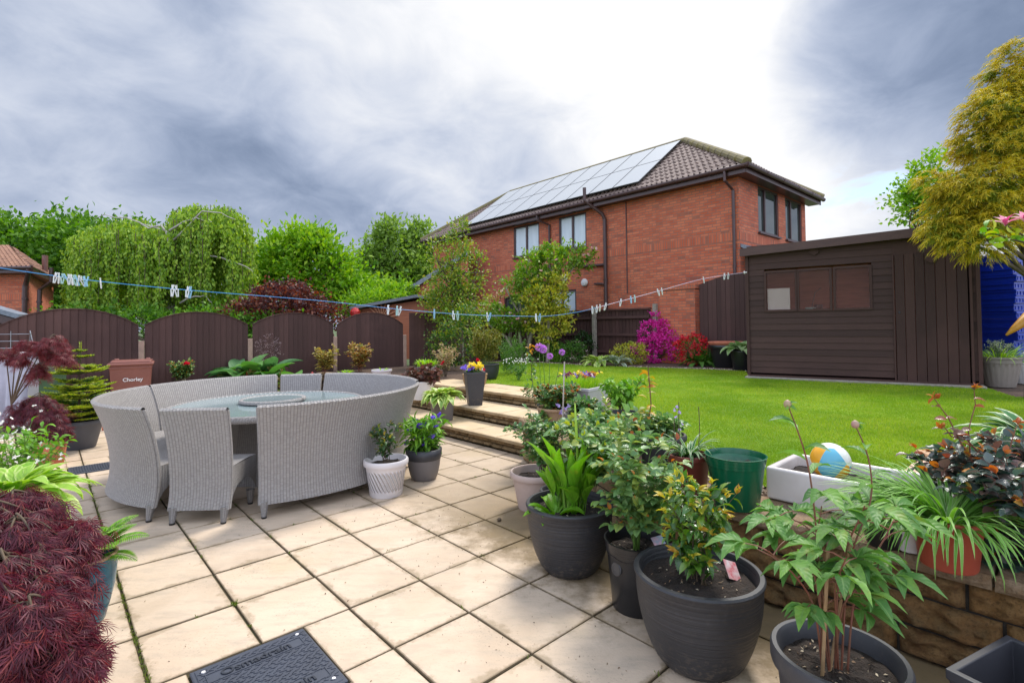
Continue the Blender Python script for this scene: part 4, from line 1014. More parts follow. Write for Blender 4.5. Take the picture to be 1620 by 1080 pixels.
# ------------------------------------------------------------------ shed
shed = thing('timber_shed', (5.8, 8.9, LZ), 'large dark brown timber shed with three windows right of the lawn', 'shed')
SA, SB = Vector((4.47, 9.74, 0)), Vector((7.13, 7.86, 0)); sdu = (SB-SA); SLn = sdu.length; sdu.normalize(); sdn = Vector((sdu.y, -sdu.x, 0)); sdn = -sdn if sdn.y > 0 else sdn   # outward, towards the camera
ZA, ZB = 2.86, 2.97
def spx(px, py):   # pixel on the shed front -> (u, z)
    d = _ray(px, py); nrm_ = sdn; k = (SA-Vector((0, 0, 0))).dot(nrm_)/d.dot(nrm_); p = Vector((d.x*k, d.y*k, H+d.z*k)); return (p-SA).dot(sdu), p.z
du0, _ = spx(1417, 500); du1, _ = spx(1533, 500); wz0 = spx(1300, 488)[1]; wz1 = spx(1300, 427)[1]
wx = [spx(x, 460)[0] for x in (1212.5, 1258.5, 1264, 1313, 1322, 1376)]
print('shed door', du0, du1, 'win', wx, wz0, wz1)
sm = Matrix((sdu, -sdn, Vector((0, 0, 1)))).transposed()
def srow(mb, ua, ub, z, h, dep=0.0):
    a, b = SA+sdu*ua+sdn*dep, SA+sdu*ub+sdn*dep; r = random.uniform(0, 9)
    v = [(*(a+sdn*.017)[:2], z), (*(b+sdn*.017)[:2], z), (*(b+sdn*.006)[:2], z+h), (*(a+sdn*.006)[:2], z+h), (*(a)[:2], z), (*(b)[:2], z)]
    mb.add(v, [(0, 1, 2, 3), (4, 5, 1, 0), (4, 0, 3), (5, 2, 1)], [(r, z), (r+ub-ua, z), (r+ub-ua, z+h), (r, z+h), (r, z), (r+ub-ua, z)])
mb = MB(); z = LZ+.10; hb = .113
while z < ZB-.02:
    zt_ = lambda u: ZA+(ZB-ZA)*u/SLn
    segs = [(0, SLn)]
    if z < 2.55: segs = [(0, du0-.01), (du1+.01, SLn)]
    if z+hb > wz0+.02 and z < wz1-.02: segs = [(0, wx[0]-.03), (wx[5]+.03, du0-.01), (du1+.01, SLn)]
    for a, b in segs: srow(mb, a, b, z, min(hb, ZB-z))
    z += hb
mb.build('cladding', M_['shed'], shed, world=True)
mb = MB(); c = SA+sdu*((du0+du1)/2)+sdn*.008; mb.box((*c[:2], 2.68), (du1-du0+.04, .02, .2), mtx=sm); mb.build('door_lintel', M_['shedv'], shed, world=True)
mb = MB(); nbd = 7
dz1 = 2.60
for i in range(nbd):
    ua = du0+(du1-du0)*i/nbd; ub = du0+(du1-du0)*(i+1)/nbd-.006
    c = SA+sdu*((ua+ub)/2)+sdn*.012; n = len(mb.v); mb.box((*c[:2], (LZ+.06+dz1)/2), (ub-ua, .022, dz1-LZ-.06), mtx=sm, bev=.004)
    r = random.uniform(0, 9)
    for k in range(n, len(mb.v)): mb.uv[k] = ((Vector(mb.v[k])-SA).dot(sdu)+r, mb.v[k][2])
mb.build('door', M_['shedv'], shed, world=True)
mb = MB(); kp = SA+sdu*(du0+.05)+sdn*.026; mb.lathe([(0, .004), (.016, .004), (.018, 0)], 12); o = mb.build('keyhole', M_['black'], shed); o.location = Vector((*kp[:2], spx(1427, 494)[1]))-shed.location; o.rotation_euler = sdn.to_track_quat('Z', 'Y').to_euler()
# sides, back, roof
inn = -sdn; C1, D1 = SA+inn*2.2, SB+inn*2.2
mb = MB()
for p, q, za, zb in ((C1, SA, ZA, ZA), (SB, D1, ZB, ZB), (D1, C1, ZB, ZA)):
    hgt = 0; z = LZ+.05; dirn = (q-p).normalized(); nn_ = Vector((dirn.y, -dirn.x, 0)); L = (q-p).length
    if nn_.dot((p+q)/2-(SA+D1)/2) < 0: nn_ = -nn_
    while z < min(za, zb)-.05:
        mb.add([(*(p+nn_*.018)[:2], z), (*(q+nn_*.018)[:2], z), (*q[:2], z+hb), (*p[:2], z+hb), (*p[:2], z), (*q[:2], z)], [(0, 1, 2, 3), (4, 5, 1, 0)], [(0, z), (L, z), (L, z+hb), (0, z+hb), (0, z), (L, z)]); z += hb
mb.build('side_cladding', M_['shed'], shed, world=True)
mb = MB()
for u_ in (.0, SLn): c = SA+sdu*u_+sdn*.02; mb.box((*c[:2], (LZ+ZA)/2+.03), (.05, .05, ZA-LZ-.06), mtx=sm)
c = SA+sdu*(du1+.03)+sdn*.024; mb.box((*c[:2], (LZ+dz1)/2), (.03, .02, dz1-LZ), mtx=sm); c = SA+sdu*(du0-.02)+sdn*.024; mb.box((*c[:2], (LZ+dz1)/2), (.02, .02, dz1-LZ), mtx=sm)
mb.build('corner_trim', M_['shedv'], shed, world=True)
mb = MB()
P = [SA-sdu*.10+sdn*.14, SB+sdu*.12+sdn*.14, D1+sdu*.12+inn*.1, C1-sdu*.10+inn*.1]; zz = [ZA+.0, ZB+.0, ZB-.22, ZA-.22]
vs = [(*p[:2], z) for p, z in zip(P, zz)] + [(*p[:2], z+.035) for p, z in zip(P, zz)]
mb.add(vs, [(3, 2, 1, 0), (4, 5, 6, 7), (0, 1, 5, 4), (1, 2, 6, 5), (2, 3, 7, 6), (3, 0, 4, 7)]); mb.build('roof', M_['felt'], shed, world=True)
mb = MB(); a, b = P[0]+sdn*.012, P[1]+sdn*.012
vs = [(*a[:2], ZA-.10), (*b[:2], ZB-.10), (*b[:2], ZB+.045), (*a[:2], ZA+.045)]; vs += [(*(Vector(v)-sdn*.02)[:2], v[2]) for v in vs]
mb.add(vs, [(0, 1, 2, 3), (3, 2, 6, 7), (0, 4, 5, 1), (0, 3, 7, 4), (1, 5, 6, 2)], [(0, 0), (3.4, 0), (3.4, .15), (0, .15)]*2)
mb.build('roof_fascia', plain('fascia_timber', (.085, .040, .030), (.06, .028, .022), rough=.6, scale=4, stretch=(1, 1, 8)), shed, world=True)
for px, py in ((1288, 397), (1473, 408)):      # hexagonal fascia badges
    u_, z_ = spx(px, py); c = SA+sdu*u_+sdn*.03; mb = MB(); pts = [(-.07, .07), (-.07, -.04), (0, -.085), (.07, -.04), (.07, .07), (0, .085)]
    vs = [tuple(Vector((*c[:2], z_))+sdu*x+Vector((0, 0, zq))+sdn*d) for d in (0, .018) for x, zq in pts]
    mb.add(vs, [tuple(range(5, -1, -1)), tuple(range(6, 12))]+[(i, (i+1) % 6, 6+(i+1) % 6, 6+i) for i in range(6)]); mb.build('badge', M_['shedv'], shed, world=True)
mgl, nt, N_, L_, P_ = newmat('shed_glass')
P_.inputs['Base Color'].default_value = (.22, .085, .055, 1); P_.inputs['Roughness'].default_value = .03  # base tinted red-brown to paint in the reflected brick
_tr = N_.new('ShaderNodeBsdfTransparent'); _tr.inputs[0].default_value = (.92, .90, .88, 1); _mx = N_.new('ShaderNodeMixShader'); _mx.inputs[0].default_value = .84
L_.new(P_.outputs[0], _mx.inputs[1]); L_.new(_tr.outputs[0], _mx.inputs[2]); L_.new(_mx.outputs[0], N_['Material Output'].inputs[0])
for k in range(3):
    ua, ub = wx[2*k], wx[2*k+1]; c = SA+sdu*((ua+ub)/2); w = ub-ua; h = wz1-wz0
    f = MB()
    for x in (-w/2-.015, w/2+.015): p = c+sdu*x+sdn*.018; f.box((*p[:2], (wz0+wz1)/2), (.04, .03, h+.07), mtx=sm)
    for z_ in (wz0-.02, wz1+.02): p = c+sdn*.018; f.box((*p[:2], z_), (w, .028, .04), mtx=sm)
    o = f.build('window', M_['shedv'], shed, world=True)
    g_ = MB(); p = c+sdn*.006; g_.box((*p[:2], (wz0+wz1)/2), (w, .004, h), mtx=sm); q = g_.build('pane', mgl, shed, world=True); q.parent = o
mb = MB(); p = SA+sdu*(SLn/2)+inn*1.0; mb.box((*p[:2], LZ+.04), (SLn-.02, 2.1, .05), mtx=sm); mb.build('floor', M_['shed'], shed, world=True)
M_['inner'] = plain('shed_interior', (.60, .22, .13), (.40, .14, .085), rough=.8, scale=3, stretch=(1, 1, 10))
mb = MB(); p = SA+sdu*(SLn/2)+inn*1.05; mb.box((*p[:2], 1.6), (SLn-.1, .02, 2.1), mtx=sm); mb.build('inner_wall', M_['inner'], shed, world=True)
bd = MB(); p = SA+sdu*(wx[0]+.20)+inn*.012; bd.box((*p[:2], wz0+.17), (.37, .02, .44), mtx=sm, bev=.004); bd = bd.build('white_board', M_['white']); tag(bd, 'plain white board leaning inside the left window of the shed', 'board')
pz = SA+sdu*(wx[2]+.16)+inn*.15
jar = thing('tool_tub', (*pz[:2], wz0-.12), 'small green and black tub of tools behind the middle shed window', 'tub')
mb = MB(); mb.lathe([(0, 0), (.07, 0), (.09, .15), (.08, .15), (.07, .02)], 14); mb.build('tub', plain('pale_green', (.25, .40, .36), rough=.5), jar)
mb = MB(); mb.box((.14, 0, .1), (.12, .1, .2), bev=.01); mb.tube([(.0, 0, .05), (.09, 0, .42), (.2, 0, .5)], .008, 6); mb.build('tools', M_['black'], jar)
shelf = MB(); p = SA+sdu*((wx[0]+wx[5])/2)+inn*.16; shelf.box((*p[:2], wz0-.14), (wx[5]-wx[0]+.2, .28, .03), mtx=sm); shelf.build('shelf', M_['inner'], shed, world=True)
base = MB(); p = SA+sdu*(SLn/2)+inn*1.0+sdn*.05; base.box((*p[:2], LZ+.005), (SLn+.1, 2.25, .06), mtx=sm, bev=.01); base.build('plinth', M_['postg'], shed, world=True)

# ================================================================== WICKER FURNITURE
FC = Vector((-2.5, 5.42, 0))           # centre of the round dining set
def sheet(mb, f, us, vs, uvf):
    V = [tuple(f(u, v)) for v in vs for u in us]; UVs = [uvf(u, v) for v in vs for u in us]; n = len(us)
    mb.add(V, [(j*n+i, j*n+i+1, (j+1)*n+i+1, (j+1)*n+i) for j in range(len(vs)-1) for i in range(n-1)], UVs)
def wicker_seat(root, P, Wd, nu, rb, rf, flare, zt=.89, zs=.42, legs=((.04, 1), (.96, 1), (.04, 0), (.96, 0)), taper=None, sag=.0):
    """P(u, r, z) maps arc length, distance from the table centre and height to a point"""
    rr = lambda z: rb + (flare*((z-.30)/(zt-.30))**2.0 if z > .30 else .035*((.30-z)/.20)**2)
    us = [Wd*i/nu for i in range(nu+1)]; nz = 12; zb = .105
    zlo = lambda u: zb
    zs_ = [i/nz for i in range(nz+1)]; zz = lambda u, k: zlo(u)+(zt-zlo(u))*k
    T = .045
    tp = (lambda u, z: u + (u/Wd-.5)*2*taper*((z-zb)/(zt-zb))**2) if taper else (lambda u, z: u)
    mb = MB()
    sheet(mb, lambda u, k: P(tp(u, zz(u, k)), rr(zz(u, k)), zz(u, k)), us, zs_, lambda u, k: (u, zz(u, k)))
    sheet(mb, lambda u, k: P(tp(u, zz(u, k)), rr(zz(u, k))-T, zz(u, k)), us[::-1], zs_, lambda u, k: (u, zz(u, k)))
    # rolled top edge and the two end edges
    ks = [0, .25, .5, .75, 1]
    top = lambda u, a: P(tp(u, zt), rr(zt)-T/2+T/2*1.15*math.cos(math.pi*(1-a))*-1, zt+.018*math.sin(math.pi*a))
    sheet(mb, lambda u, a: P(tp(u, zt), rr(zt)-T*a, zt+.018*math.sin(math.pi*a)), us, ks, lambda u, a: (u, a*.06))
    for u0, rev in ((0, 1), (Wd, 0)):
        sheet(mb, lambda a, k: P(tp(u0, zz(u0, k))+(-.012 if u0 == 0 else .012)*math.sin(math.pi*a), rr(zz(u0, k))-T*(a if not rev else 1-a), zz(u0, k)), ks, zs_, lambda a, k: (a*.055, zz(u0, k)))
    sheet(mb, lambda u, a: P(u, rr(zb)-T*a, zb), us[::-1], [0, 1], lambda u, a: (u, a*T))
    autosmooth(mb.build('backrest', M_['wicker'], root), 50)
    mb = MB(); bt = rr(zs)-T
    sheet(mb, lambda u, a: P(u, bt+(rf-bt)*a, zs+.008*math.sin(math.pi*a)), us, [i/6 for i in range(7)], lambda u, a: (u, a*(bt-rf)))
    zl = lambda u: .28-.15*abs(2*u/Wd-1)**6 if Wd > .8 else .27-.12*abs(2*u/Wd-1)**5
    sheet(mb, lambda u, k: P(u, rf+.004, zl(u)+(zs-zl(u))*k), us[::-1], [i/4 for i in range(5)], lambda u, k: (u, zs*k))
    for u0, rev in ((0, 0), (Wd, 1)):      # side aprons, arched underneath
        rs = [rf+(bt+T-.01-rf)*i/8 for i in range(9)]; rs = rs[::-1] if rev else rs
        lo = lambda r: .27-.15*abs(2*(r-rf)/(bt+T-.01-rf)-1)**3
        sheet(mb, lambda r, k: P(u0, r, lo(r)+(zs-lo(r))*k), rs, [i/4 for i in range(5)], lambda r, k: (r, zs*k))
    autosmooth(mb.build('seat', M_['wicker'], root), 35)
    for fu, back in legs:
        r = rr(.1)-T/2-.004 if back else rf+.035
        m = MB(); u = Wd*fu if Wd < .8 else (.035 if fu < .5 else Wd-.035); n = 8; seg = 10; vs = []; uv = []
        if Wd < .8: u = .035 if fu < .5 else Wd-.035
        kick = .022 if back else -.0
        for j in range(n+1):
            k = j/n; z = .012+k*.115; rad = .019+.017*k
            c = P(u, r + kick*(1-k), z)
            for q in range(seg): a = 2*math.pi*q/seg; vs.append((c[0]+rad*math.cos(a), c[1]+rad*math.sin(a), z)); uv.append((a*.04, z*1.3))
        m.add(vs, [(j*seg+q, j*seg+(q+1) % seg, (j+1)*seg+(q+1) % seg, (j+1)*seg+q) for j in range(n) for q in range(seg)], uv)
        lg = m.build('leg', M_['wicker'], root, smooth=True)
        m = MB(); c = P(u, r+kick, 0); m.lathe([(0, 0), (.02, 0), (.022, .014), (0, .014)], 10, (c[0], c[1], 0)); m.build('foot', M_['black'], lg)
def bench(name, a0, a1, label, rz=0):
    root = thing(name, FC, label, 'bench', 'curved wicker benches round the glass table')
    A0, A1 = math.radians(a0), math.radians(a1); R0 = 1.36; Wd = (A1-A0)*R0
    P = lambda u, r, z: (math.cos(A1-u/R0)*r, math.sin(A1-u/R0)*r, z)
    wicker_seat(root, P, Wd, 26, 1.365, .86, .135)
bench('curved_bench', -70, 9, 'long curved grey wicker bench nearest the camera, beside the white spiral pot')
bench('curved_bench', -187, -104, 'curved grey wicker bench at the left end of the set, left of the near chair')
bench('curved_bench', 114, 172, 'curved grey wicker bench on the far left side, in front of the rhubarb leaves')
bench('curved_bench', 14, 90, 'curved grey wicker bench on the far right side, in front of the steps')
def wchair(ang, label):
    root = thing('wicker_chair', FC, label, 'chair', 'wicker chairs between the benches', rz=math.radians(ang))
    P = lambda u, r, z: (r, -(u-.23), z)
    wicker_seat(root, P, .46, 8, 1.375, .93, .10, zt=.885, taper=.02)
wchair(-88, 'grey wicker dining chair with its back to the camera between two curved benches')
wchair(102, 'grey wicker dining chair on the far side of the glass table')
tb = thing('dining_table', FC+Vector((.0, -.10, 0)), 'round glass-topped grey wicker table with a woven rim and a turntable', 'table')
M_['tglass'] = plain('frosted_table_glass', (.27, .34, .34), (.22, .29, .30), rough=.10, scale=2, spec=1.0)
mb = MB(); mb.lathe([(.0, .742), (.895, .742), (.895, .736), (0, .736)], 72); mb.build('table_glass', M_['tglass'], tb)
mb = MB(); mb.lathe([(.895, .735), (.897, .748), (.915, .752), (.93, .742), (.932, .715), (.925, .69), (.90, .688), (.88, .70)], 72); mb.build('rim', M_['wicker'], tb, smooth=True)
mb = MB(); mb.lathe([(.885, .728), (.30, .70), (.30, .66), (.88, .69)], 48); mb.build('frame', M_['wicker'], tb)
mb = MB()
for z0, z1, r0, r1 in ((.0, .70, .42, .33),):
    seg = 8; vs = []; uv = []; nz = 6
    for j in range(nz+1):
        k = j/nz; r = r0+(r1-r0)*k
        for q_ in range(seg+1): a = 2*math.pi*q_/seg+.3; vs.append((r*math.cos(a), r*math.sin(a), z0+(z1-z0)*k)); uv.append((q_*.32, z0+(z1-z0)*k))
    mb.add(vs, [(j*(seg+1)+q_, j*(seg+1)+q_+1, (j+1)*(seg+1)+q_+1, (j+1)*(seg+1)+q_) for j in range(nz) for q_ in range(seg)], uv)
mb.build('pedestal', M_['wicker'], tb)
ls = thing('turntable', FC+Vector((.0, -.04, .744)), 'round glass turntable with woven edge in the middle of the table', 'turntable')
mb = MB(); mb.lathe([(0, .035), (.285, .035), (.285, .030), (0, .030)], 48); mb.build('turntable_glass', M_['tglass'], ls)
mb = MB(); mb.lathe([(.28, .034), (.30, .044), (.318, .036), (.322, .018), (.31, .004), (.27, .002)], 48); mb.build('rim', M_['wicker'], ls, smooth=True)

# ================================================================== POTS AND PLANTS
def ringmat(name, col, rough=.4, scale=60, strength=.4, irregular=True):
    m, nt, N, L, P = newmat(name); g = NT(nt); o = g.coord('Object')
    v = g.coord('Object', scale=(.9, .9, scale)); h = g.noise(v, 1.0, 3, .6)
    c = g.mix(g.noise(o, 5, 4), col, tuple(x*.72 for x in col)); c = g.mix(g.mapr(g.noise(o, 30, 4), .6, .8, 0, .3), c, tuple(min(1, x*1.8+.02) for x in col))
    sx = N.new('ShaderNodeSeparateXYZ'); L.new(o, sx.inputs[0]); c = g.mix(g.math('MULTIPLY', g.mapr(g.noise(o, 42, 4, .7), .52, .62, 0, .5), g.mapr(sx.outputs[2], .02, .16, 1, .12)), c, (.17, .13, .09))
    L.new(c, P.inputs['Base Color']); P.inputs['Roughness'].default_value = rough; L.new(g.bump(h, strength, .01), P.inputs['Normal']); return m
M_['ringed'] = ringmat('ringed_anthracite', (.030, .030, .034), .5, 75, .55)
M_['wetdark'] = ringmat('grey_pot', (.042, .042, .048), .48, 8, .1)
M_['grey2'] = plain('mid_grey_pot', (.20, .185, .18), (.15, .14, .135), rough=.5, scale=6)
M_['taupe'] = plain('taupe_pot', (.17, .15, .145), (.14, .125, .12), rough=.5, scale=5)
M_['pinkpot'] = plain('pink_beige_pot', (.50, .38, .33), (.42, .32, .27), rough=.6, scale=5)
M_['lilac'] = plain('pale_lilac_planter', (.52, .48, .50), (.45, .41, .43), rough=.55, scale=5)
M_['terra'] = plain('terracotta_plastic', (.42, .085, .045), (.34, .06, .035), rough=.4, scale=5)
M_['terra2'] = plain('terracotta_rim', (.55, .17, .09), (.42, .12, .065), rough=.7, scale=8)
M_['brownred'] = plain('brown_red_pot', (.21, .045, .03), (.16, .035, .025), rough=.4, scale=5)
M_['green'] = plain('green_plastic', (.004, .105, .045), (.003, .085, .036), rough=.22, scale=4)
M_['blueglaze'] = plain('blue_glaze', (.006, .075, .13), (.015, .13, .18), rough=.2, scale=7, spec=.4)
M_['tealglaze'] = plain('teal_glaze', (.03, .15, .18), (.02, .10, .13), rough=.2, scale=9)
M_['tanstone'] = plain('tan_stoneware', (.42, .27, .15), (.33, .20, .11), rough=.8, scale=7, bump=.2)
M_['stonepot'] = plain('stone_pot', (.38, .25, .12), (.22, .14, .07), rough=.9, scale=18, bump=.7, bscale=40)
M_['fluted'] = plain('fluted_taupe', (.26, .22, .185), (.21, .18, .15), rough=.6, scale=4)
M_['bluebox'] = plain('blue_crate_plastic', (.005, .035, .42), (.004, .025, .30), rough=.3, scale=6)
def soil_mesh(root, r, z, square=None, rz=0):
    n = 22; V = []; Fc = []
    if square:
        a, b = square; xs = np.linspace(-a/2, a/2, 12); ys = np.linspace(-b/2, b/2, 12)
        V = [(x, y, z+.012*noise.noise(Vector((x*30, y*30, z)))) for y in ys for x in xs]; Fc = [(j*12+i, j*12+i+1, (j+1)*12+i+1, (j+1)*12+i) for j in range(11) for i in range(11)]
    else:
        R_ = 10; V = [(0, 0, z)]
        for j in range(1, R_+1):
            for k in range(n):
                a = 2*math.pi*k/n; q = r*j/R_; x, y = q*math.cos(a), q*math.sin(a); V.append((x, y, z+.016*noise.fractal(Vector((x*26, y*26, z*5+r)), .8, 2, 3)-(.004 if j == R_ else 0)))
        Fc = [(0, 1+k, 1+(k+1) % n) for k in range(n)] + [(1+(j-1)*n+k, 1+j*n+k, 1+j*n+(k+1) % n, 1+(j-1)*n+(k+1) % n) for j in range(1, R_) for k in range(n)]
    mesh_obj('soil', V, Fc, M_['soil'], root)
def bits(root, r, z, n=40, cols=((.30, .18, .10), (.12, .08, .05), (.5, .42, .30))):
    p = rng.uniform(-1, 1, (n*2, 2)); p = p[(p**2).sum(1) < 1][:n]*r*.9; p = np.c_[p, np.full(len(p), z+.006)]
    leaf_obj('bark_bits', leafmat('bark_bits', list(cols), vein=False, transl=0, rough=.8), root, p, rng.normal(0, 1, (len(p), 3))*[1, 1, .3], rng.uniform(.008, .022, len(p)), rng.uniform(.004, .009, len(p)), 'oval')
def potted(name, loc, label, style, rt, h, mat, cat='potted plant', rb=None, drop=.05, group=None, bitn=26, seg=48, mat2=None, sq=None, rz=0, soil=True):
    root = thing(name, loc, label, cat, group, rz=rz)
    m = M_[mat]; mb = MB()
    if style == 'square':
        a, b = sq; k = rb or .72; th = .018; rim = .02
        def ring(ax, by, z): return [(-ax/2, -by/2, z), (ax/2, -by/2, z), (ax/2, by/2, z), (-ax/2, by/2, z)]
        R_ = [ring(a*k, b*k, 0), ring(a*.97, b*.97, h-.035), ring(a, b, h-.032), ring(a, b, h), ring(a-2*th-.01, b-2*th-.01, h), ring(a-2*th-.02, b-2*th-.02, h-drop-.05)]
        vs = sum(R_, []); fs = [(3, 2, 1, 0)]
        for j in range(len(R_)-1): fs += [(j*4+i, j*4+(i+1) % 4, j*4+4+(i+1) % 4, j*4+4+i) for i in range(4)]
        mb.add(vs, fs); o = mb.build('pot', m, root)
        bv = o.modifiers.new('bevel', 'BEVEL'); bv.width = .006; bv.segments = 2; bv.limit_method = 'ANGLE'
        if soil: soil_mesh(root, 0, h-drop, square=(a-2*th-.025, b-2*th-.025))
        return root, h-drop
    rb = rb if rb else rt*.7
    if style == 'bowl':       # rounded planter with an even lip
        pr = [(0, 0), (rb*.9, 0), (rb, .012)] + [(rb+(rt-rb)*math.sin(math.pi/2*k)**.85, .012+(h-.04)*k**1.15) for k in (.1, .2, .3, .42, .55, .7, .85)]
        pr += [(rt, h-.03), (rt+.006, h-.02), (rt+.008, h-.008), (rt+.002, h), (rt-.016, h+.001), (rt-.022, h-.01), (rt-.026, h-.04), (rt-.04, h-drop-.03)]
    elif style == 'rim':      # thick rolled rim
        rh = h*.15; pr = [(0, 0), (rb, 0), (rb+.004, .008), (rt*.90, h-rh-.004), (rt*.985, h-rh), (rt, h-rh+.012), (rt, h-.012), (rt-.006, h), (rt-.02, h), (rt-.028, h-.012), (rt-.04, h-drop-.03)]
    elif style == 'nursery':  # thin black nursery pot with stepped rings
        pr = [(0, 0), (rb, 0), (rb+.004, .006), (rt*.91, h*.80), (rt*.935, h*.805), (rt*.94, h*.86), (rt*.955, h*.865), (rt*.96, h*.92), (rt*.975, h*.925), (rt*.98, h*.985), (rt, h*.99), (rt+.002, h), (rt-.006, h+.001), (rt-.010, h-.01), (rt*.9, h-drop-.03)]
    elif style == 'urn':      # glazed, rounded shoulder, narrow foot
        pr = [(0, 0), (rb, 0), (rb+.006, .01), (rb+(rt-rb)*.45, h*.25), (rb+(rt-rb)*.83, h*.52), (rt*.995, h*.80), (rt*.965, h*.90), (rt*.99, h*.93), (rt*1.02, h*.965), (rt*1.0, h), (rt*.92, h), (rt*.90, h*.95), (rt*.86, h-drop-.04)]
    else:                     # plain taper with lip
        pr = [(0, 0), (rb, 0), (rb+.004, .008), (rt*.97, h-.03), (rt, h-.026), (rt, h-.004), (rt-.004, h), (rt-.012, h), (rt-.016, h-.01), (rt-.03, h-drop-.03)]
    wob = None
    if style == 'fluted':
        pr = [(0, 0), (rb, 0), (rb*1.02, .01)] + [(rb+(rt*.93-rb)*k**.9, .01+(h*.78)*k) for k in (.2, .4, .6, .8, .98)] + [(rt*.95, h*.80), (rt*.96, h*.92), (rt, h*.93), (rt*1.01, h*.97), (rt, h), (rt*.93, h), (rt*.9, h-drop-.03)]
        wob = lambda a, z: .022*abs(math.sin(a*11)) if .02 < z < h*.76 else 0
        seg = 132
    mb.lathe(pr, seg, wob=wob); o = mb.build('pot', m, root); autosmooth(o, 38)
    if soil: soil_mesh(root, pr[-1][0]+.012, h-drop)
    if bitn and soil: bits(root, rt*.8, h-drop, bitn)
    return root, h-drop

def stems(root, z0, h, spread, n, leafm, lL, lW, stemm, kind='oval4', nb=3, per=7, r0=.004, start=.25, base_r=.03, droop=0, tips=None, name='leaves', clump=1, cx=(0, 0), jit=.25, compound=False, tip_n=5, tip_scale=1.0, side_len=.35, flowers=None, straight=False):
    """woody or leafy plant: n stems from the base, each with side shoots that carry leaves"""
    mb = MB(); P_, D_ = [], []; T_, TD = [], []; ends = []
    for i in range(n):
        a = 2*math.pi*i/n + random.uniform(-.6, .6); sp = spread*random.uniform(.35, 1.0); hh = h*random.uniform(.7, 1.0)*(1-.22*(sp/spread)**2)
        b = Vector((math.cos(a)*base_r*random.random()+cx[0], math.sin(a)*base_r*random.random()+cx[1], z0-.01)); tip = Vector((math.cos(a)*sp+cx[0], math.sin(a)*sp+cx[1], z0+hh))
        K = 7; pts = []
        for k in range(K+1):
            t = k/K; p = b.lerp(tip, t); q = Vector((math.cos(a), math.sin(a), 0))
            p += q*(-sp*.22*math.sin(math.pi*t)) + Vector((random.gauss(0, 1), random.gauss(0, 1), 0))*h*.012*(0 < t); p.z += -droop*t**2*hh
            pts.append(p)
        mb.tube(pts, [r0*(1-.7*k/K) for k in range(K+1)], 6, cap=False)
        runs = [(pts, start)]
        for s in range(nb):
            t = random.uniform(start, .92); k = min(K-1, int(t*K)); p = pts[k].lerp(pts[k+1], t*K-k); aa = a+random.uniform(-2.2, 2.2); L = h*side_len*random.uniform(.5, 1)*(1.15-t*.6)
            e = p + Vector((math.cos(aa)*.8, math.sin(aa)*.8, random.uniform(.35, 1.0))).normalized()*L; mid = (p+e)/2+Vector((0, 0, .08*L)); sp_ = [p, mid, e]
            mb.tube(sp_, [r0*.5, r0*.4, r0*.2], 5, cap=False); runs.append((sp_, .15))
        for rp_, s0 in runs:
            m = per if len(rp_) > 3 else max(3, int(per*.6)); KK = len(rp_)-1
            for q in range(m):
                t = s0+(1-s0)*(q+random.random()*.6)/m; t = min(t, .999); k = int(t*KK); p = rp_[k].lerp(rp_[k+1], t*KK-k); ax = (rp_[k+1]-rp_[k]).normalized()
                ga = q*2.4+random.uniform(-.4, .4); o1 = ax.orthogonal().normalized(); o2 = ax.cross(o1); out = (o1*math.cos(ga)+o2*math.sin(ga))
                d = (out*1.0 + ax*.55 + Vector((0, 0, .12))).normalized()
                if compound:
                    c = p + d*lL*1.1; mb.tube([p, c], [r0*.28, r0*.2], 4, cap=False); sd = d.cross(Vector((0, 0, 1))); sd = sd.normalized() if sd.length > .1 else o1
                    P_.append(c); D_.append(d)
                    for w in (-1, 1): P_.append(p+d*lL*.85); D_.append(d*.35+sd*w); P_.append(p+d*lL*.35); D_.append(d*.3+sd*w)
                else:
                    for _ in range(clump): P_.append(p); D_.append(d+Vector((random.gauss(0, jit), random.gauss(0, jit), random.gauss(0, jit*.6))))
            ends.append((rp_[-1], (rp_[-1]-rp_[-2]).normalized()))
    mb.build('stem', stemm, root, smooth=True)
    P_ = np.array([tuple(p) for p in P_]); D_ = np.array([tuple(p) for p in D_]); sc = rng.uniform(.65, 1.15, len(P_))
    leaf_obj(name, leafm, root, P_, D_, lL*sc, lW*sc, kind, roll=.35)
    if tips is not None:
        for e, d in ends:
            for _ in range(tip_n): T_.append(tuple(e)); v = d*1.0+Vector((random.gauss(0, .5), random.gauss(0, .5), random.gauss(0, .3)+.2)); TD.append(tuple(v))
        sc = rng.uniform(.5, 1.0, len(T_))*tip_scale; leaf_obj('new_leaves', tips, root, np.array(T_), np.array(TD), lL*sc, lW*sc*.8, kind, roll=.5)
    return ends
def blossom(name, root, mat, pts, r, petals=6, cup=.35, up=None):
    """open flowers at pts, each a whorl of petals"""
    P_, D_ = [], []
    for p in pts:
        ax = Vector(up) if up else Vector((random.gauss(0, .5), random.gauss(-.5, .4), random.uniform(.3, 1))).normalized(); o1 = ax.orthogonal().normalized(); o2 = ax.cross(o1)
        for k in range(petals): a = 2*math.pi*k/petals+random.random()*.3; P_.append(tuple(p)); D_.append(tuple((o1*math.cos(a)+o2*math.sin(a)+ax*cup)))
    sc = rng.uniform(.8, 1.15, len(P_)); return leaf_obj(name, mat, root, np.array(P_), np.array(D_), r*sc, r*.85*sc, 'oval', roll=.6)
def petalmat(name, cols): return leafmat(name, cols, rough=.5, transl=.3, vein=False)
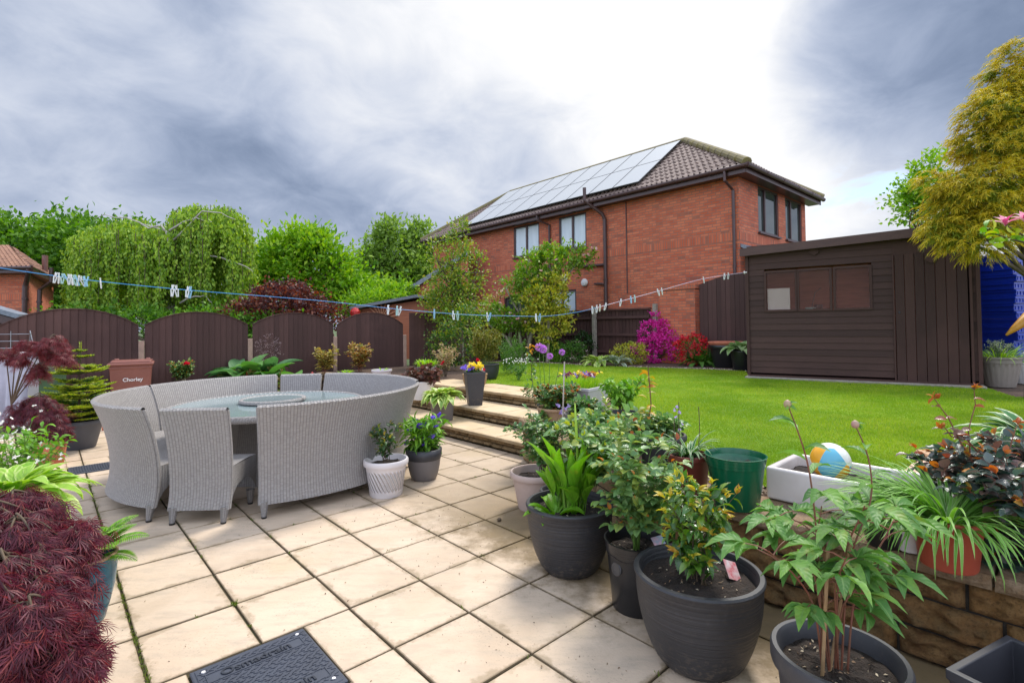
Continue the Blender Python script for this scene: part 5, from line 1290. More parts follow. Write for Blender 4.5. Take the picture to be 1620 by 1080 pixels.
def strap(root, z0, n, L, Wd, mat, e0=(1.0, 1.45), bend=(1.2, 2.1), br=.03, K=8, prof='blade', name='leaves', fold=.12, cx=(0, 0), az=None, Lv=.25, tw=0):
    a = rng.uniform(0, 2*math.pi, n) if az is None else rng.uniform(az[0], az[1], n); rr_ = br*np.sqrt(rng.random(n)); b = np.stack([np.cos(a)*rr_+cx[0], np.sin(a)*rr_+cx[1], np.full(n, z0-.005)], 1)
    return strip_obj(name, mat, root, b, a+rng.normal(0, .2, n), rng.uniform(*e0, n), rng.uniform(*bend, n), L*rng.uniform(1-Lv, 1+Lv*.3, n), Wd*rng.uniform(.75, 1.1, n), K=K, prof=prof, fold=fold, twist=rng.normal(0, tw, n) if tw else 0)
def hosta(root, z0, R, mat, n=46, Wd=None, petiole=.35, name='leaves', cx=(0, 0)):
    """mound of overlapping heart-shaped leaves, outer ones lying lower"""
    k = rng.random(n); a = np.arange(n)*2.4+rng.normal(0, .2, n); el = 1.35-k*.75; L = R*(.75+.5*k)*rng.uniform(.85, 1.1, n); W_ = (Wd or R*.42)*rng.uniform(.8, 1.1, n)*(.75+.25*k)
    b = np.stack([np.cos(a)*.02+cx[0], np.sin(a)*.02+cx[1], np.full(n, z0)], 1)
    strip_obj(name, mat, root, b, a, el, 1.0+.75*k+rng.normal(0, .1, n), L*1.25, W_, K=10, prof='petiole', fold=.16)
def pansies(root, z0, rx, ry, mats, n, h=.06, r=.022):
    for (m, k) in mats:
        c = int(n*k); pts = [(random.uniform(-1, 1)*rx, random.uniform(-1, 1)*ry, z0+h*random.uniform(.55, 1.1)) for _ in range(c)]; blossom('flowers', root, m, pts, r, 5, .15)
LM = {
 'rose': leafmat('rose_leaf', [(.055, .13, .04), (.09, .20, .055), (.14, .28, .07), (.24, .30, .05)], rough=.32, spec=.6, spots=True),
 'roselight': leafmat('light_rose_leaf', [(.08, .18, .06), (.14, .27, .09), (.21, .36, .11), (.34, .38, .06)], rough=.36, spec=.6, centre=(.14, .26, .09), spots=True),
 'redtip': leafmat('red_new_leaf', [(.42, .10, .03), (.50, .20, .03), (.28, .05, .03), (.45, .30, .05)]),
 'darkrose': leafmat('blue_dark_rose_leaf', [(.035, .065, .05), (.05, .10, .07), (.09, .12, .11), (.13, .05, .035)], rough=.28, spec=.8, spots=True),
 'acanthus': leafmat('bright_broad_leaf', [(.10, .27, .015), (.15, .36, .02), (.20, .42, .03)], rough=.4, spots=True),
 'stalk': leafmat('pale_stalk', [(.16, .30, .04), (.22, .36, .06)], rough=.4, vein=False),
 'photinia': leafmat('glossy_shrub_leaf', [(.04, .115, .02), (.06, .17, .025), (.11, .24, .03), (.18, .28, .03)], rough=.25, spec=.8, spots=True),
 'gold': leafmat('golden_new_leaf', [(.50, .36, .03), (.58, .50, .06), (.36, .42, .05), (.50, .24, .04)], rough=.35),
 'peony': leafmat('peony_leaf', [(.065, .17, .04), (.11, .25, .05), (.19, .36, .07)], rough=.5, spec=.35, centre=(.16, .30, .09), spots=True),
 'hak': leafmat('hakone_blade', [(.10, .27, .03), (.15, .36, .04), (.24, .44, .08)], rough=.4, edge=(.36, .50, .20), edgew=.10),
 'hosta_y': leafmat('variegated_hosta_leaf', [(.20, .36, .04), (.26, .42, .05), (.18, .32, .06)], rough=.4, edge=(.62, .68, .22), edgew=.15, spots=True),
 'hosta_w': leafmat('white_edged_hosta_leaf', [(.05, .17, .05), (.08, .22, .06)], rough=.4, edge=(.62, .68, .45), edgew=.13, spots=True),
 'hosta_l': leafmat('lime_hosta_leaf', [(.20, .40, .03), (.28, .48, .05), (.34, .52, .08)], rough=.4, edge=(.50, .62, .18), edgew=.12, spots=True),
 'maple': leafmat('purple_maple_leaf', [(.045, .008, .016), (.095, .015, .028), (.155, .032, .052), (.25, .055, .05)], rough=.5, transl=.35, vein=False),
 'maple2': leafmat('red_maple_leaf', [(.10, .016, .022), (.17, .028, .035), (.22, .05, .05)], rough=.5, transl=.35, vein=False),
 'fresh': leafmat('fresh_green', [(.11, .27, .02), (.16, .35, .03), (.24, .44, .04)], rough=.45),
 'mid': leafmat('mid_green', [(.05, .14, .02), (.08, .20, .03), (.13, .27, .04)], rough=.45, spots=True),
 'dark': leafmat('dark_green', [(.02, .055, .015), (.035, .085, .02), (.06, .12, .025)], rough=.35),
 'limeblade': leafmat('lime_blade', [(.20, .42, .02), (.30, .52, .03), (.42, .56, .05)], rough=.45),
 'olive': leafmat('olive_leaf', [(.13, .16, .02), (.20, .22, .03), (.26, .20, .04), (.10, .13, .02)]),
 'cream': leafmat('cream_leaf', [(.35, .34, .12), (.50, .42, .22), (.55, .36, .22), (.20, .26, .06)]),
 'bronze': leafmat('bronze_leaf', [(.10, .045, .04), (.16, .06, .05), (.07, .06, .03), (.22, .09, .07)]),
 'needle': leafmat('fir_needle', [(.04, .12, .015), (.08, .19, .02), (.13, .26, .02)], vein=False),
 'needlenew': leafmat('new_fir_needle', [(.28, .38, .02), (.38, .46, .03), (.45, .48, .05)], vein=False),
 'variyellow': leafmat('yellow_variegated', [(.50, .48, .04), (.60, .52, .06), (.24, .34, .04), (.42, .44, .05)], rough=.35),
 'azmag': petalmat('magenta_petal', [(.64, .02, .32), (.76, .07, .44), (.50, .01, .24)]),
 'azred': petalmat('red_petal', [(.62, .015, .03), (.75, .04, .06), (.48, .01, .02)]),
 'yellowp': petalmat('yellow_petal', [(.75, .55, .02), (.80, .66, .05)]),
 'purplep': petalmat('violet_petal', [(.16, .10, .55), (.24, .16, .66), (.10, .04, .36)]),
 'lilacp': petalmat('lilac_petal', [(.42, .30, .62), (.55, .44, .72)]),
 'whitep': petalmat('white_petal', [(.75, .73, .68), (.80, .76, .74)]),
 'darkp': petalmat('dark_petal', [(.10, .01, .05), (.16, .02, .14), (.25, .02, .02)]),
 'redp': petalmat('crimson_petal', [(.45, .005, .02), (.58, .01, .03)]),
 'pinkp': petalmat('pale_pink_petal', [(.70, .45, .45), (.75, .58, .55)]),
}
# ---------------- row of pots along the retaining wall, near to far
r_, z0 = potted('potted_photinia', G(1106, 1041), 'very large ringed charcoal pot with glossy orange-tipped shrub in the paving foreground', 'bowl', .272, .40, 'ringed', rb=.175, drop=.05, bitn=70)
stems(r_, z0, .55, .21, 11, LM['photinia'], .066, .030, M_['stembrown'], kind='lance', nb=5, per=11, tips=LM['gold'], tip_n=4, start=.04, r0=.004, tip_scale=.85, side_len=.28, base_r=.05)
mb = MB(); mb.box((.165, .02, z0+.03), (.075, .003, .09), mtx=Matrix.Rotation(-.9, 3, 'X')@Matrix.Rotation(.5, 3, 'Z')); mb.build('plant_label', plain('plant_label', (.45, .04, .06), (.55, .52, .5), rough=.3, scale=30), r_)
r_, z0 = potted('potted_rose', G(1008, 958), 'glossy black nursery pot with pale green rose and picture label between two charcoal pots', 'nursery', .168, .36, 'black', rb=.125, drop=.06, bitn=20)
stems(r_, z0, .74, .30, 10, LM['roselight'], .062, .046, M_['stemgreen'], nb=4, per=5, compound=True, start=.15, r0=.0045, tips=LM['redtip'], tip_n=1, tip_scale=.7, side_len=.34)
mb = MB(); mb.box((.11, -.09, z0+.05), (.075, .003, .11), mtx=Matrix.Rotation(.5, 3, 'Z')@Matrix.Rotation(-.75, 3, 'X')); mb.build('plant_label', plain('picture_label', (.60, .30, .34), (.10, .30, .40), rough=.25, scale=28), r_)
mb = MB(); mb.lathe([(.0, .002), (.032, .002), (.034, 0), (.034, -.004)], 24); mb.lathe([(.022, .004), (.028, .004)], 24); o = mb.build('emblem', plain('emblem', (.05, .05, .053), rough=.3), r_); o.location = (-.125, -.085, .235); o.rotation_euler = Vector((-.82, -.57, .08)).to_track_quat('Z', 'Y').to_euler()
r_, z0 = potted('potted_acanthus', G(902, 899), 'wide ringed charcoal bowl pot of upright bright green broad leaves', 'bowl', .262, .41, 'ringed', rb=.16, drop=.055, bitn=60)
n = 46; a = rng.uniform(0, 6.28, n); b = np.stack([np.cos(a)*.05+rng.normal(0, .02, n)+.02, np.sin(a)*.05, np.full(n, z0-.01)], 1)
strip_obj('leaves', LM['acanthus'], r_, b, a, rng.uniform(1.25, 1.55, n), rng.uniform(.1, .9, n), rng.uniform(.24, .55, n), rng.uniform(.05, .10, n), K=12, prof='petiole', fold=.38, twist=rng.normal(0, 1.2, n))
strap(r_, z0, 40, .30, .018, LM['stalk'], e0=(1.35, 1.55), bend=(0, .2), br=.06, name='stalks')
mb = MB(); mb.tube([(.05, .0, z0), (.055, 0, z0+.35), (.05, .01, z0+.52), (.045, .01, z0+.66)], [.009, .008, .009, .004], 8); mb.build('flower_spike', plain('lime_spike', (.30, .48, .04), rough=.45), r_, smooth=True)
strap(r_, z0, 12, .17, .07, LM['acanthus'], e0=(.4, 1.0), bend=(.6, 1.4), br=.05, prof='lance', name='low_leaves', cx=(-.09, -.06), fold=.3)
r_, z0 = potted('potted_cutting', G(882, 838), 'small dark pot of bare compost tucked between pink and charcoal pots', 'rim', .13, .30, 'wetdark', rb=.10, drop=.07)
stems(r_, z0, .12, .06, 3, LM['dark'], .04, .025, M_['stembrown'], nb=1, per=4)
r_, z0 = potted('potted_climbing_rose', W(3.03, 3.06), 'pinkish beige pot with sprawling dark green rose near the foot of the steps', 'rim', .215, .30, 'pinkpot', rb=.145, drop=.06, bitn=30)
stems(r_, z0, .60, .30, 11, LM['rose'], .050, .036, M_['stembrown'], nb=4, per=6, compound=True, start=.2, cx=(.06, .03), side_len=.4)
r_, z0 = potted('potted_red_tipped_rose', W(4.0, 3.70, LZ), 'bushy red-tipped rose in a low tan pot on the end of the retaining wall', 'rim', .22, .17, 'tanstone', rb=.17, drop=.03)
stems(r_, z0, .30, .38, 18, LM['rose'], .042, .030, M_['stembrown'], nb=5, per=6, compound=True, tips=LM['redtip'], tip_n=5, start=.05, droop=.08, side_len=.4, base_r=.1)
stems(r_, z0-.02, .12, .42, 12, LM['rose'], .045, .032, M_['stembrown'], nb=4, per=6, compound=True, tips=LM['redtip'], tip_n=2, droop=2.6, name='trailing_leaves', base_r=.12)
blossom('flowers', r_, LM['lilacp'], [(-.02, -.26, z0+.08), (.04, -.28, z0+.05), (.10, -.26, z0+.06), (.15, -.24, z0+.03), (.02, -.27, z0+.02)], .04, 6, .3)
c_ = leafmat('yellow_orange_leaf', [(.55, .33, .03), (.50, .18, .03)])
tp_ = MB(); tp_.tube([(-.22, .25, z0), (-.26, .3, z0+.35), (-.25, .32, z0+.62)], [.004, .0035, .002], 5); tp_.build('tall_shoot', M_['stembrown'], r_)
pp = np.array([(-.26+random.gauss(0, .03), .3+random.gauss(0, .03), z0+random.uniform(.25, .58)) for _ in range(46)]); leaf_obj('shoot_leaves', LM['rose'], r_, pp, rng.normal(0, 1, (46, 3)), .045, .032, 'oval4')
pp = np.array([(-.25+random.gauss(0, .03), .32+random.gauss(0, .02), z0+random.uniform(.56, .68)) for _ in range(14)]); leaf_obj('new_leaves', c_, r_, pp, rng.normal(0, 1, (14, 3)), .04, .028, 'oval4')
cane = MB(); p = G(888, 735, .3); cane.tube([p, D(893, 572, p.y)], [.006, .006], 6); tag(cane.build('bamboo_cane', plain('cane', (.50, .42, .36), (.40, .33, .27), rough=.6)), 'thin pale cane standing upright among the roses beside the lilac trough', 'cane')
# near right: peony, square planter
r_, z0 = potted('potted_peony', W(2.42, -.10, 0)*0+G(1326, 1030, .40)-Vector((0, 0, .40)), 'grey round pot with tall peony carrying two buds in front of the sandstone wall', 'rim', .205, .40, 'wetdark', rb=.15, drop=.06, bitn=60)
def peony(root, z0):
    base = root.location
    mb = MB(); P_, D_ = [], []
    def wp(px, py, Y): return D(px, py, Y)-base
    Y = base.y
    tops = [((1300, 1010), (1296, 880), (1282, 742), (1262, 680), (1246, 640), True, .0), ((1330, 1005), (1340, 880), (1383, 790), (1375, 720), (1353, 672), True, .04),
            ((1320, 1000), (1325, 900), (1345, 850), (1360, 820), (1368, 800), False, -.05), ((1310, 1010), (1290, 900), (1262, 850), (1240, 830), (1225, 815), False, .05),
            ((1300, 1020), (1290, 950), (1250, 900), (1225, 880), (1215, 870), False, -.12), ((1340, 1010), (1350, 930), (1395, 860), (1410, 830), (1420, 812), False, .1),
            ((1325, 1010), (1322, 960), (1320, 930), (1330, 900), (1340, 880), False, -.15), ((1320, 1010), (1330, 950), (1370, 920), (1385, 905), (1395, 900), False, -.08), ((1312, 1010), (1305, 950), (1290, 900), (1292, 850), (1300, 800), False, .02)]
    buds = []
    for s in tops:
        dy = s[6]; pts = [wp(*q, Y+dy*k/4) for k, q in enumerate(s[:5])]; pts[0].z = z0
        fine = []
        for i in range(4):
            for k in range(4): fine.append(pts[i].lerp(pts[i+1], k/4))
        fine.append(pts[4]); 
        for _ in range(3): fine = [fine[0]] + [(fine[i-1]+fine[i]*2+fine[i+1])/4 for i in range(1, len(fine)-1)] + [fine[-1]]
        mb.tube(fine, [.0036-.0016*i/16 for i in range(17)], 7, cap=False)
        if s[5]: buds.append(fine[-1])
        tt = [.30, .45, .58, .70, .82, .95] if not s[5] else [.2, .33, .44, .53, .60, .67, .75, .86]
        for j, t in enumerate(tt):
            k = min(15, int(t*16)); p = fine[k]; aa = j*2.3+random.uniform(-.5, .5)+s[6]*20; d = Vector((math.cos(aa), math.sin(aa)*.9, .32)).normalized(); L = random.uniform(.06, .10)*(1.15-.5*t if s[5] else 1)
            c = p+d*L; small = s[5] and t > .50
            if small: P_.append(tuple(p)); D_.append((d.x, d.y, d.z+.05, random.uniform(.09, .12)*(1.25-.5*t))); continue
            mb.tube([p, (p+c)/2+Vector((0, 0, .006)), c], [.0028, .002, .0015], 5, cap=False)
            sd = d.cross(Vector((0, 0, 1))).normalized()
            for w, dl in ((0, 1.05), (-.75, .95), (.75, .95), (-1.6, .8), (1.6, .8)):
                v = (d*1.0+sd*w+Vector((0, 0, -.25-abs(w)*.08))).normalized(); P_.append(tuple(c)); D_.append((v.x, v.y, v.z, .112*dl*random.uniform(.8, 1.15)))
    mb.build('stem', M_['stemred'], root, smooth=True)
    P_ = np.array(P_); D_ = np.array(D_); leaf_obj('leaves', LM['peony'], root, P_, D_[:, :3], D_[:, 3], D_[:, 3]*.36, 'lance', roll=.25)
    for b in buds:
        m = MB(); m.lathe([(0, -.012), (.010, -.008), (.013, .002), (.010, .011), (.004, .016), (0, .017)], 14, tuple(b)); m.build('bud', plain('peony_bud', (.42, .20, .20), (.30, .28, .12), rough=.5, scale=40), root, smooth=True)
        pp = np.array([tuple(b)]*5); leaf_obj('sepals', LM['peony'], root, pp, rng.normal(0, 1, (5, 3))*[1, 1, .4], .032, .011, 'lance')
    m = MB(); p = wp(1300, 1045, Y-.02); m.tube([(p.x, p.y, z0-.02), tuple(wp(1310, 870, Y-.02))], [.006, .006], 7); m.tube([(p.x+.035, p.y+.02, z0-.02), tuple(wp(1345, 860, Y+.02))], [.005, .005], 7); m.build('support_cane', plain('bamboo', (.38, .24, .12), (.28, .17, .08), rough=.5, scale=20), root)
peony(r_, z0)
e1 = G(1495, 1056, .40); e2 = G(1592, 1003, .40); dd = (e2-e1); L_ = dd.length; ang = math.atan2(dd.y, dd.x); dd.normalize(); pn = Vector((dd.y, -dd.x, 0)); cen = (e1+e2)/2+pn*L_/2; cen.z = 0
r_, z0 = potted('square_planter', cen, 'empty dark grey square planter in the bottom right corner', 'square', 0, .40, 'darkplastic', cat='planter', sq=(L_, L_), rb=.7, drop=.20, rz=ang)
mb = MB(); mb.lathe([(0, 0), (.022, .004), (.026, .012), (.0, .016)], 12, (.09, -.02, z0)); mb.build('clay_shard', M_['terra2'], r_)

# ---------------- on the coping and lawn edge
r_, z0 = potted('green_bucket_pot', G(1165, 799, LZ), 'tall glossy dark green plastic pot standing on the coping, nearly empty', 'nursery', .163, .285, 'green', cat='plant pot', rb=.115, drop=.03, soil=False)
m_ = [o for o in r_.children][0]
mb = MB(); mb.lathe([(.150, .255), (.135, .245), (.13, .18)], 40); mb.build('inner_pot', M_['green'], r_, smooth=True); soil_mesh(r_, .132, .225)
r_, z0 = potted('potted_spider_plant', G(1090, 778, LZ), 'brown-red pot with drooping spider-like striped leaves beside the green pot', 'taper', .125, .235, 'brownred', rb=.095, drop=.02)
strap(r_, z0, 46, .22, .020, LM['hosta_w'], e0=(.9, 1.5), bend=(1.2, 2.6), br=.05)
strap(r_, z0, 5, .15, .06, LM['mid'], e0=(.8, 1.2), bend=(.9, 1.6), br=.03, prof='lance', name='broad_leaves')
mb = MB()
for x, h in ((-.07, .24), (-.045, .33), (.06, .30)): mb.tube([(x, 0, z0), (x*1.2, 0, z0+h*.6), (x*1.15, 0, z0+h)], .0025, 5)
mb.build('flower_stem', M_['stembrown'], r_); blossom('flowers', r_, LM['lilacp'], [(-.06+random.gauss(0, .01), random.gauss(0, .01), z0+h) for h in (.26, .28, .30, .27, .24, .2, .16)], .014, 5, .4)
r_, z0 = potted('potted_tree_peony', G(986, 706, LZ), 'two-tone dark and grey pot with pale lobed peony foliage at the lawn edge', 'rim', .235, .275, 'wetdark', rb=.19, drop=.04)
mb = MB(); mb.lathe([(.192, .006), (.212, .17), (.205, .17), (.18, .01)], 40); mb.build('pot_band', M_['grey2'], r_, smooth=True)
stems(r_, z0, .40, .26, 9, LM['fresh'], .075, .034, M_['stembrown'], kind='lance', nb=4, per=8, start=.3, side_len=.4, clump=2)
r_, z0 = potted('potted_rose_shoot', G(1048, 742, LZ), 'dark low pot at the lawn edge with one tall bronze-leaved shoot', 'rim', .17, .25, 'darkplastic', rb=.13, drop=.04)
b_ = r_.location; mb = MB(); pts = [Vector((-.10, 0, z0)), D(1022, 690, b_.y)-b_, D(1030, 640, b_.y)-b_, D(1027, 600, b_.y)-b_, D(1025, 580, b_.y)-b_]; mb.tube(pts, [.006, .005, .004, .004, .002], 6); mb.build('stem', M_['stemred'], r_)
pp, dd_ = [], []
for k in range(22): q = pts[1].lerp(pts[4], random.random()); pp.append(tuple(q)); dd_.append((random.gauss(0, 1), random.gauss(0, .8), random.uniform(0, .5)))
leaf_obj('leaves', leafmat('bronze_new_leaf', [(.55, .22, .04), (.50, .35, .05), (.20, .28, .05)]), r_, pp, dd_, .075, .036, 'lance')
stems(r_, z0, .2, .15, 7, LM['roselight'], .05, .036, M_['stemgreen'], nb=3, per=5, compound=True, start=.1, name='low_leaves')
r_, z0 = potted('trough_of_pansies', W(4.52, 3.83, LZ), 'square pale lilac trough of lime grass and mixed pansies at the top of the wall', 'square', 0, .34, 'lilac', cat='planter', sq=(.52, .52), rb=.66, drop=.04, rz=math.radians(-38))
strap(r_, z0, 420, .17, .010, LM['limeblade'], e0=(1.1, 1.55), bend=(.1, .8), br=.22)
pansies(r_, z0+.10, .20, .20, [(LM['yellowp'], .25), (LM['darkp'], .4), (LM['purplep'], .15), (LM['pinkp'], .1), (leafmat('orange_petal', [(.7, .3, .03), (.55, .2, .03)], vein=False), .2)], 60, h=.08, r=.026)
r_, z0 = potted('alliums', W(4.15, 4.02, LZ), 'small dark pot of tall alliums with round mauve heads behind the red-tipped rose', 'taper', .10, .15, 'darkplastic', drop=.03)
b_ = r_.location; mb = MB(); heads = [(975-120, 549), (861, 554), (869, 563), (889, 557)]
al = []
for px, py, x0 in ((853, 549, -.05), (859, 552, .0), (870, 563, .03), (889, 557, .06)):
    e = D(px, py, b_.y)-b_; mb.tube([(x0, 0, z0), ((x0+e.x)/2, .0, (z0+e.z)/2), e], [.004, .0035, .003], 5); al.append(e)
mb.build('flower_stem', M_['stemgreen'], r_)
for k, e in enumerate(al):
    n = 150; u = sph(n); rr_ = .048 if k < 2 else .036; leaf_obj('flower_head', petalmat('allium_petal', [(.50, .18, .60), (.62, .32, .72)]), r_, np.array(e)+u*rr_*.6, u, rr_*.5, rr_*.28, 'oval')
strap(r_, z0, 26, .32, .02, LM['mid'], e0=(.9, 1.4), bend=(.6, 1.6), br=.05)
r_, z0 = potted('blue_pot', G(944, 735, LZ-.0)+Vector((-.02, 0, 0)), 'small dark blue pot with yellow-green leaf among the roses on the wall', 'taper', .075, .28, 'blueglaze', drop=.02)
stems(r_, z0, .14, .10, 5, LM['roselight'], .05, .034, M_['stemgreen'], nb=2, per=4)
r_, z0 = potted('potted_dark_rose', G(905, 700, LZ)+Vector((.12, .0, 0)), 'taupe pot of rose foliage under the lilac trough', 'taper', .19, .26, 'taupe', drop=.03)
stems(r_, z0, .13, .20, 8, LM['rose'], .048, .035, M_['stembrown'], nb=4, per=6, compound=True, tips=LM['redtip'], tip_n=1, start=.1)
for k, (px, py, hh, lab) in enumerate(((985, 735, .46, 'loose rose bush with soft green leaves growing on the wall behind the charcoal bowl'), (940, 765, .42, 'low rose bush spilling over the wall between the acanthus and the lilac trough'))):
    t = thing('rose_bush', G(px, py, LZ), lab, 'bush', None); stems(t, 0, hh, .32, 12, LM['roselight'], .060, .044, M_['stemgreen'], nb=4, per=5, compound=True, start=.05, tips=leafmat('lime_tip_%d' % k, [(.40, .42, .04), (.30, .40, .05)]), tip_n=2)
# butler sink with a ball
SK = W(3.36, .86, LZ); sk = thing('ceramic_sink', SK, 'white ceramic butler sink used as a planter on the lawn edge', 'sink', rz=ANG_B)
mb = MB(); a, b, h, th = .46, .78, .185, .035
V = []
for (x, y, z) in ((a, b, 0), (a, b, h), (a-2*th, b-2*th, h), (a-2*th-.02, b-2*th-.02, .05)): V += [(-x/2, -y/2, z), (x/2, -y/2, z), (x/2, y/2, z), (-x/2, y/2, z)]
Fc = [(3, 2, 1, 0)] + [(j*4+i, j*4+(i+1) % 4, j*4+4+(i+1) % 4, j*4+4+i) for j in range(3) for i in range(4)] + [(12, 13, 14, 15)]
mb.add(V, Fc); o = mb.build('basin', plain('fireclay', (.74, .69, .66), (.62, .56, .52), rough=.22, scale=4, spec=.6), sk); bv = o.modifiers.new('bevel', 'BEVEL'); bv.width = .014; bv.segments = 3
soil_mesh(sk, 0, .12, square=(a-2*th-.01, b-2*th-.01))
m, nt, N_, L_n, P_ = newmat('ball_print'); g = NT(nt); vo = N_.new('ShaderNodeTexVoronoi'); vo.inputs['Scale'].default_value = 2.1; L_n.new(g.coord('Generated'), vo.inputs['Vector'])
sepc = N_.new('ShaderNodeSeparateColor'); L_n.new(vo.outputs['Color'], sepc.inputs[0])
L_n.new(g.ramp(sepc.outputs[0], [(0, (.78, .36, .02)), (.42, (.80, .42, .02)), (.43, (.12, .42, .55)), (.7, (.14, .46, .58)), (.71, (.72, .72, .62)), (1, (.75, .74, .65))], 'CONSTANT'), P_.inputs['Base Color']); P_.inputs['Roughness'].default_value = .3
mb = MB(); R_ = .105; mb.lathe([(R_*math.cos(t), R_*math.sin(t)) for t in [(-math.pi/2)+math.pi*i/18 for i in range(19)]], 28); bl = mb.build('play_ball', m, smooth=True); bl.location = D(1316, 738, SK.y-.02); bl.location.z = LZ+.115+R_; tag(bl, 'yellow, blue and white ball resting in the ceramic sink', 'ball')
bl.location.xy = (W(3.36, .98)).xy
t = thing('alpine_plant', W(3.38, .62, LZ+.12), 'small white-speckled alpine plant growing in the sink behind the peony', 'plant'); p_, d_, _ = crown([(0, 0, .03, .08, .14, .04)], 40, 14, .02); leaf_obj('leaves', leafmat('silver_leaf', [(.35, .42, .36), (.50, .55, .50), (.2, .3, .2)]), t, p_, d_, .014, .008)
# orange pot with hakone grass
r_, z0 = potted('potted_hakone_grass', G(1500, 893, LZ-.0)+Vector((0, -.0, 0)), 'orange-red plastic pot of cascading striped grass on the coping', 'taper', .122, .205, 'terra', rb=.095, drop=.02)
strap(r_, z0, 300, .36, .015, LM['hak'], e0=(.45, 1.3), bend=(1.0, 1.9), br=.06, K=9, tw=.3, az=(-.5, 3.7))
strap(r_, z0, 210, .46, .015, LM['hak'], e0=(.3, .85), bend=(.7, 1.5), br=.06, K=9, az=(1.9, 3.5), tw=.3, name='long_leaves')
strap(r_, z0, 60, .34, .016, LM['hak'], e0=(.3, 1.0), bend=(1.2, 2.0), br=.08, K=9, az=(-2.7, -.2), tw=.3, name='front_leaves')
r_, z0 = potted('small_white_pot', G(1440, 868, LZ), 'small white pot half hidden beside the orange pot', 'taper', .075, .13, 'white', cat='plant pot', drop=.02)
r_, z0 = potted('small_dark_pot', G(1405, 866, LZ)+Vector((0, .03, 0)), 'small black tub behind the peony leaves on the coping', 'taper', .085, .10, 'black', cat='plant pot', drop=.02)
# rose bush and hosta on the right
t = thing('dark_leaved_rose', W(3.42, -.62, LZ)*0+G(1560, 885, LZ)*.0+W(3.12, .17, LZ), 'dark blue-green rose bush with red new shoots at the right edge', 'bush')
stems(t, -.05, .62, .40, 34, LM['darkrose'], .052, .040, M_['stemred'], nb=5, per=7, compound=True, tips=LM['redtip'], tip_n=2, start=.02, base_r=.12, side_len=.36)
b_ = t.location; mb = MB(); P_, D_ = [], []; T_ = []
for path in (((1560, 790), (1535, 720), (1532, 680), (1543, 640), (1541, 616)), ((1545, 740), (1520, 700), (1500, 660), (1485, 640), (1478, 630)), ((1560, 730), (1530, 695), (1505, 690), (1494, 675), (1490, 678)), ((1600, 780), (1590, 740), (1600, 700), (1606, 680), (1610, 670))):
    pts = [D(*q, b_.y)-b_ for q in path]; mb.tube(pts, [.0036, .003, .0026, .002, .0014], 6); T_.append(pts[4]); 
    for k in range(7): q = pts[1].lerp(pts[4], random.random()); P_.append(tuple(q)); D_.append((random.gauss(0, 1), random.gauss(0, .6), random.uniform(-.2, .5)))
mb.build('tall_shoots', M_['stemred'], t); leaf_obj('shoot_leaves', leafmat('grey_rose_leaf', [(.16, .18, .17), (.32, .10, .05), (.08, .12, .09)], rough=.3, spec=.8), t, P_, D_, .045, .030, 'oval4')
leaf_obj('new_shoot_leaves', LM['redtip'], t, np.array([tuple(x) for x in T_ for _ in range(7)]), rng.normal(0, 1, (7*len(T_), 3))+[0, 0, .6], .035, .016, 'lance')
t = thing('edged_hosta', G(1632, 715, LZ)+Vector((.05, 0, 0)), 'white-edged green hosta clump on the lawn edge at the right', 'plant'); hosta(t, .0, .42, LM['hosta_w'], n=44, Wd=.12)
t = thing('edged_hosta', G(1655, 800, LZ), 'white-edged hosta leaves low behind the dark rose at the right frame edge', 'plant'); hosta(t, .0, .34, LM['hosta_w'], n=26, Wd=.11)
# cloth sack over a block
blk = MB(); p = G(1497, 748, LZ); blk.box((p.x+.05, p.y+.05, LZ+.06), (.30, .18, .12), rz=-.3, bev=.01); tag(blk.build('wooden_block', plain('pale_wood', (.62, .38, .20), (.22, .10, .06), rough=.6, scale=6)), 'pale wooden block lying on the lawn under the rose bush', 'block')
def sack():
    t = G(1455, 752, LZ); V, Fc = [], []; nx, ny = 22, 12
    for j in range(ny):
        for i in range(nx):
            u, v = i/(nx-1), j/(ny-1); x = (u-.5)*.40; y = (v-.5)*.20; e = min(1, 5*min(u, 1-u, v, 1-v))
            V.append((x, y, max(0.004, (.012+.10*max(0, u-.25))*e + .035*noise.fractal(Vector((x*9, y*14, 3)), .9, 2, 4)*e+.012)))
    Fc = [(j*nx+i, j*nx+i+1, (j+1)*nx+i+1, (j+1)*nx+i) for j in range(ny-1) for i in range(nx-1)]
    o = mesh_obj('cloth_sack', V, Fc, plain('peach_cloth', (.72, .52, .38), (.62, .40, .28), rough=.9, scale=6), smooth=True); o.location = t; o.rotation_euler = (0, 0, .25); tag(o, 'crumpled peach-coloured cloth sack lying on the lawn behind the sink', 'sack')
sack()

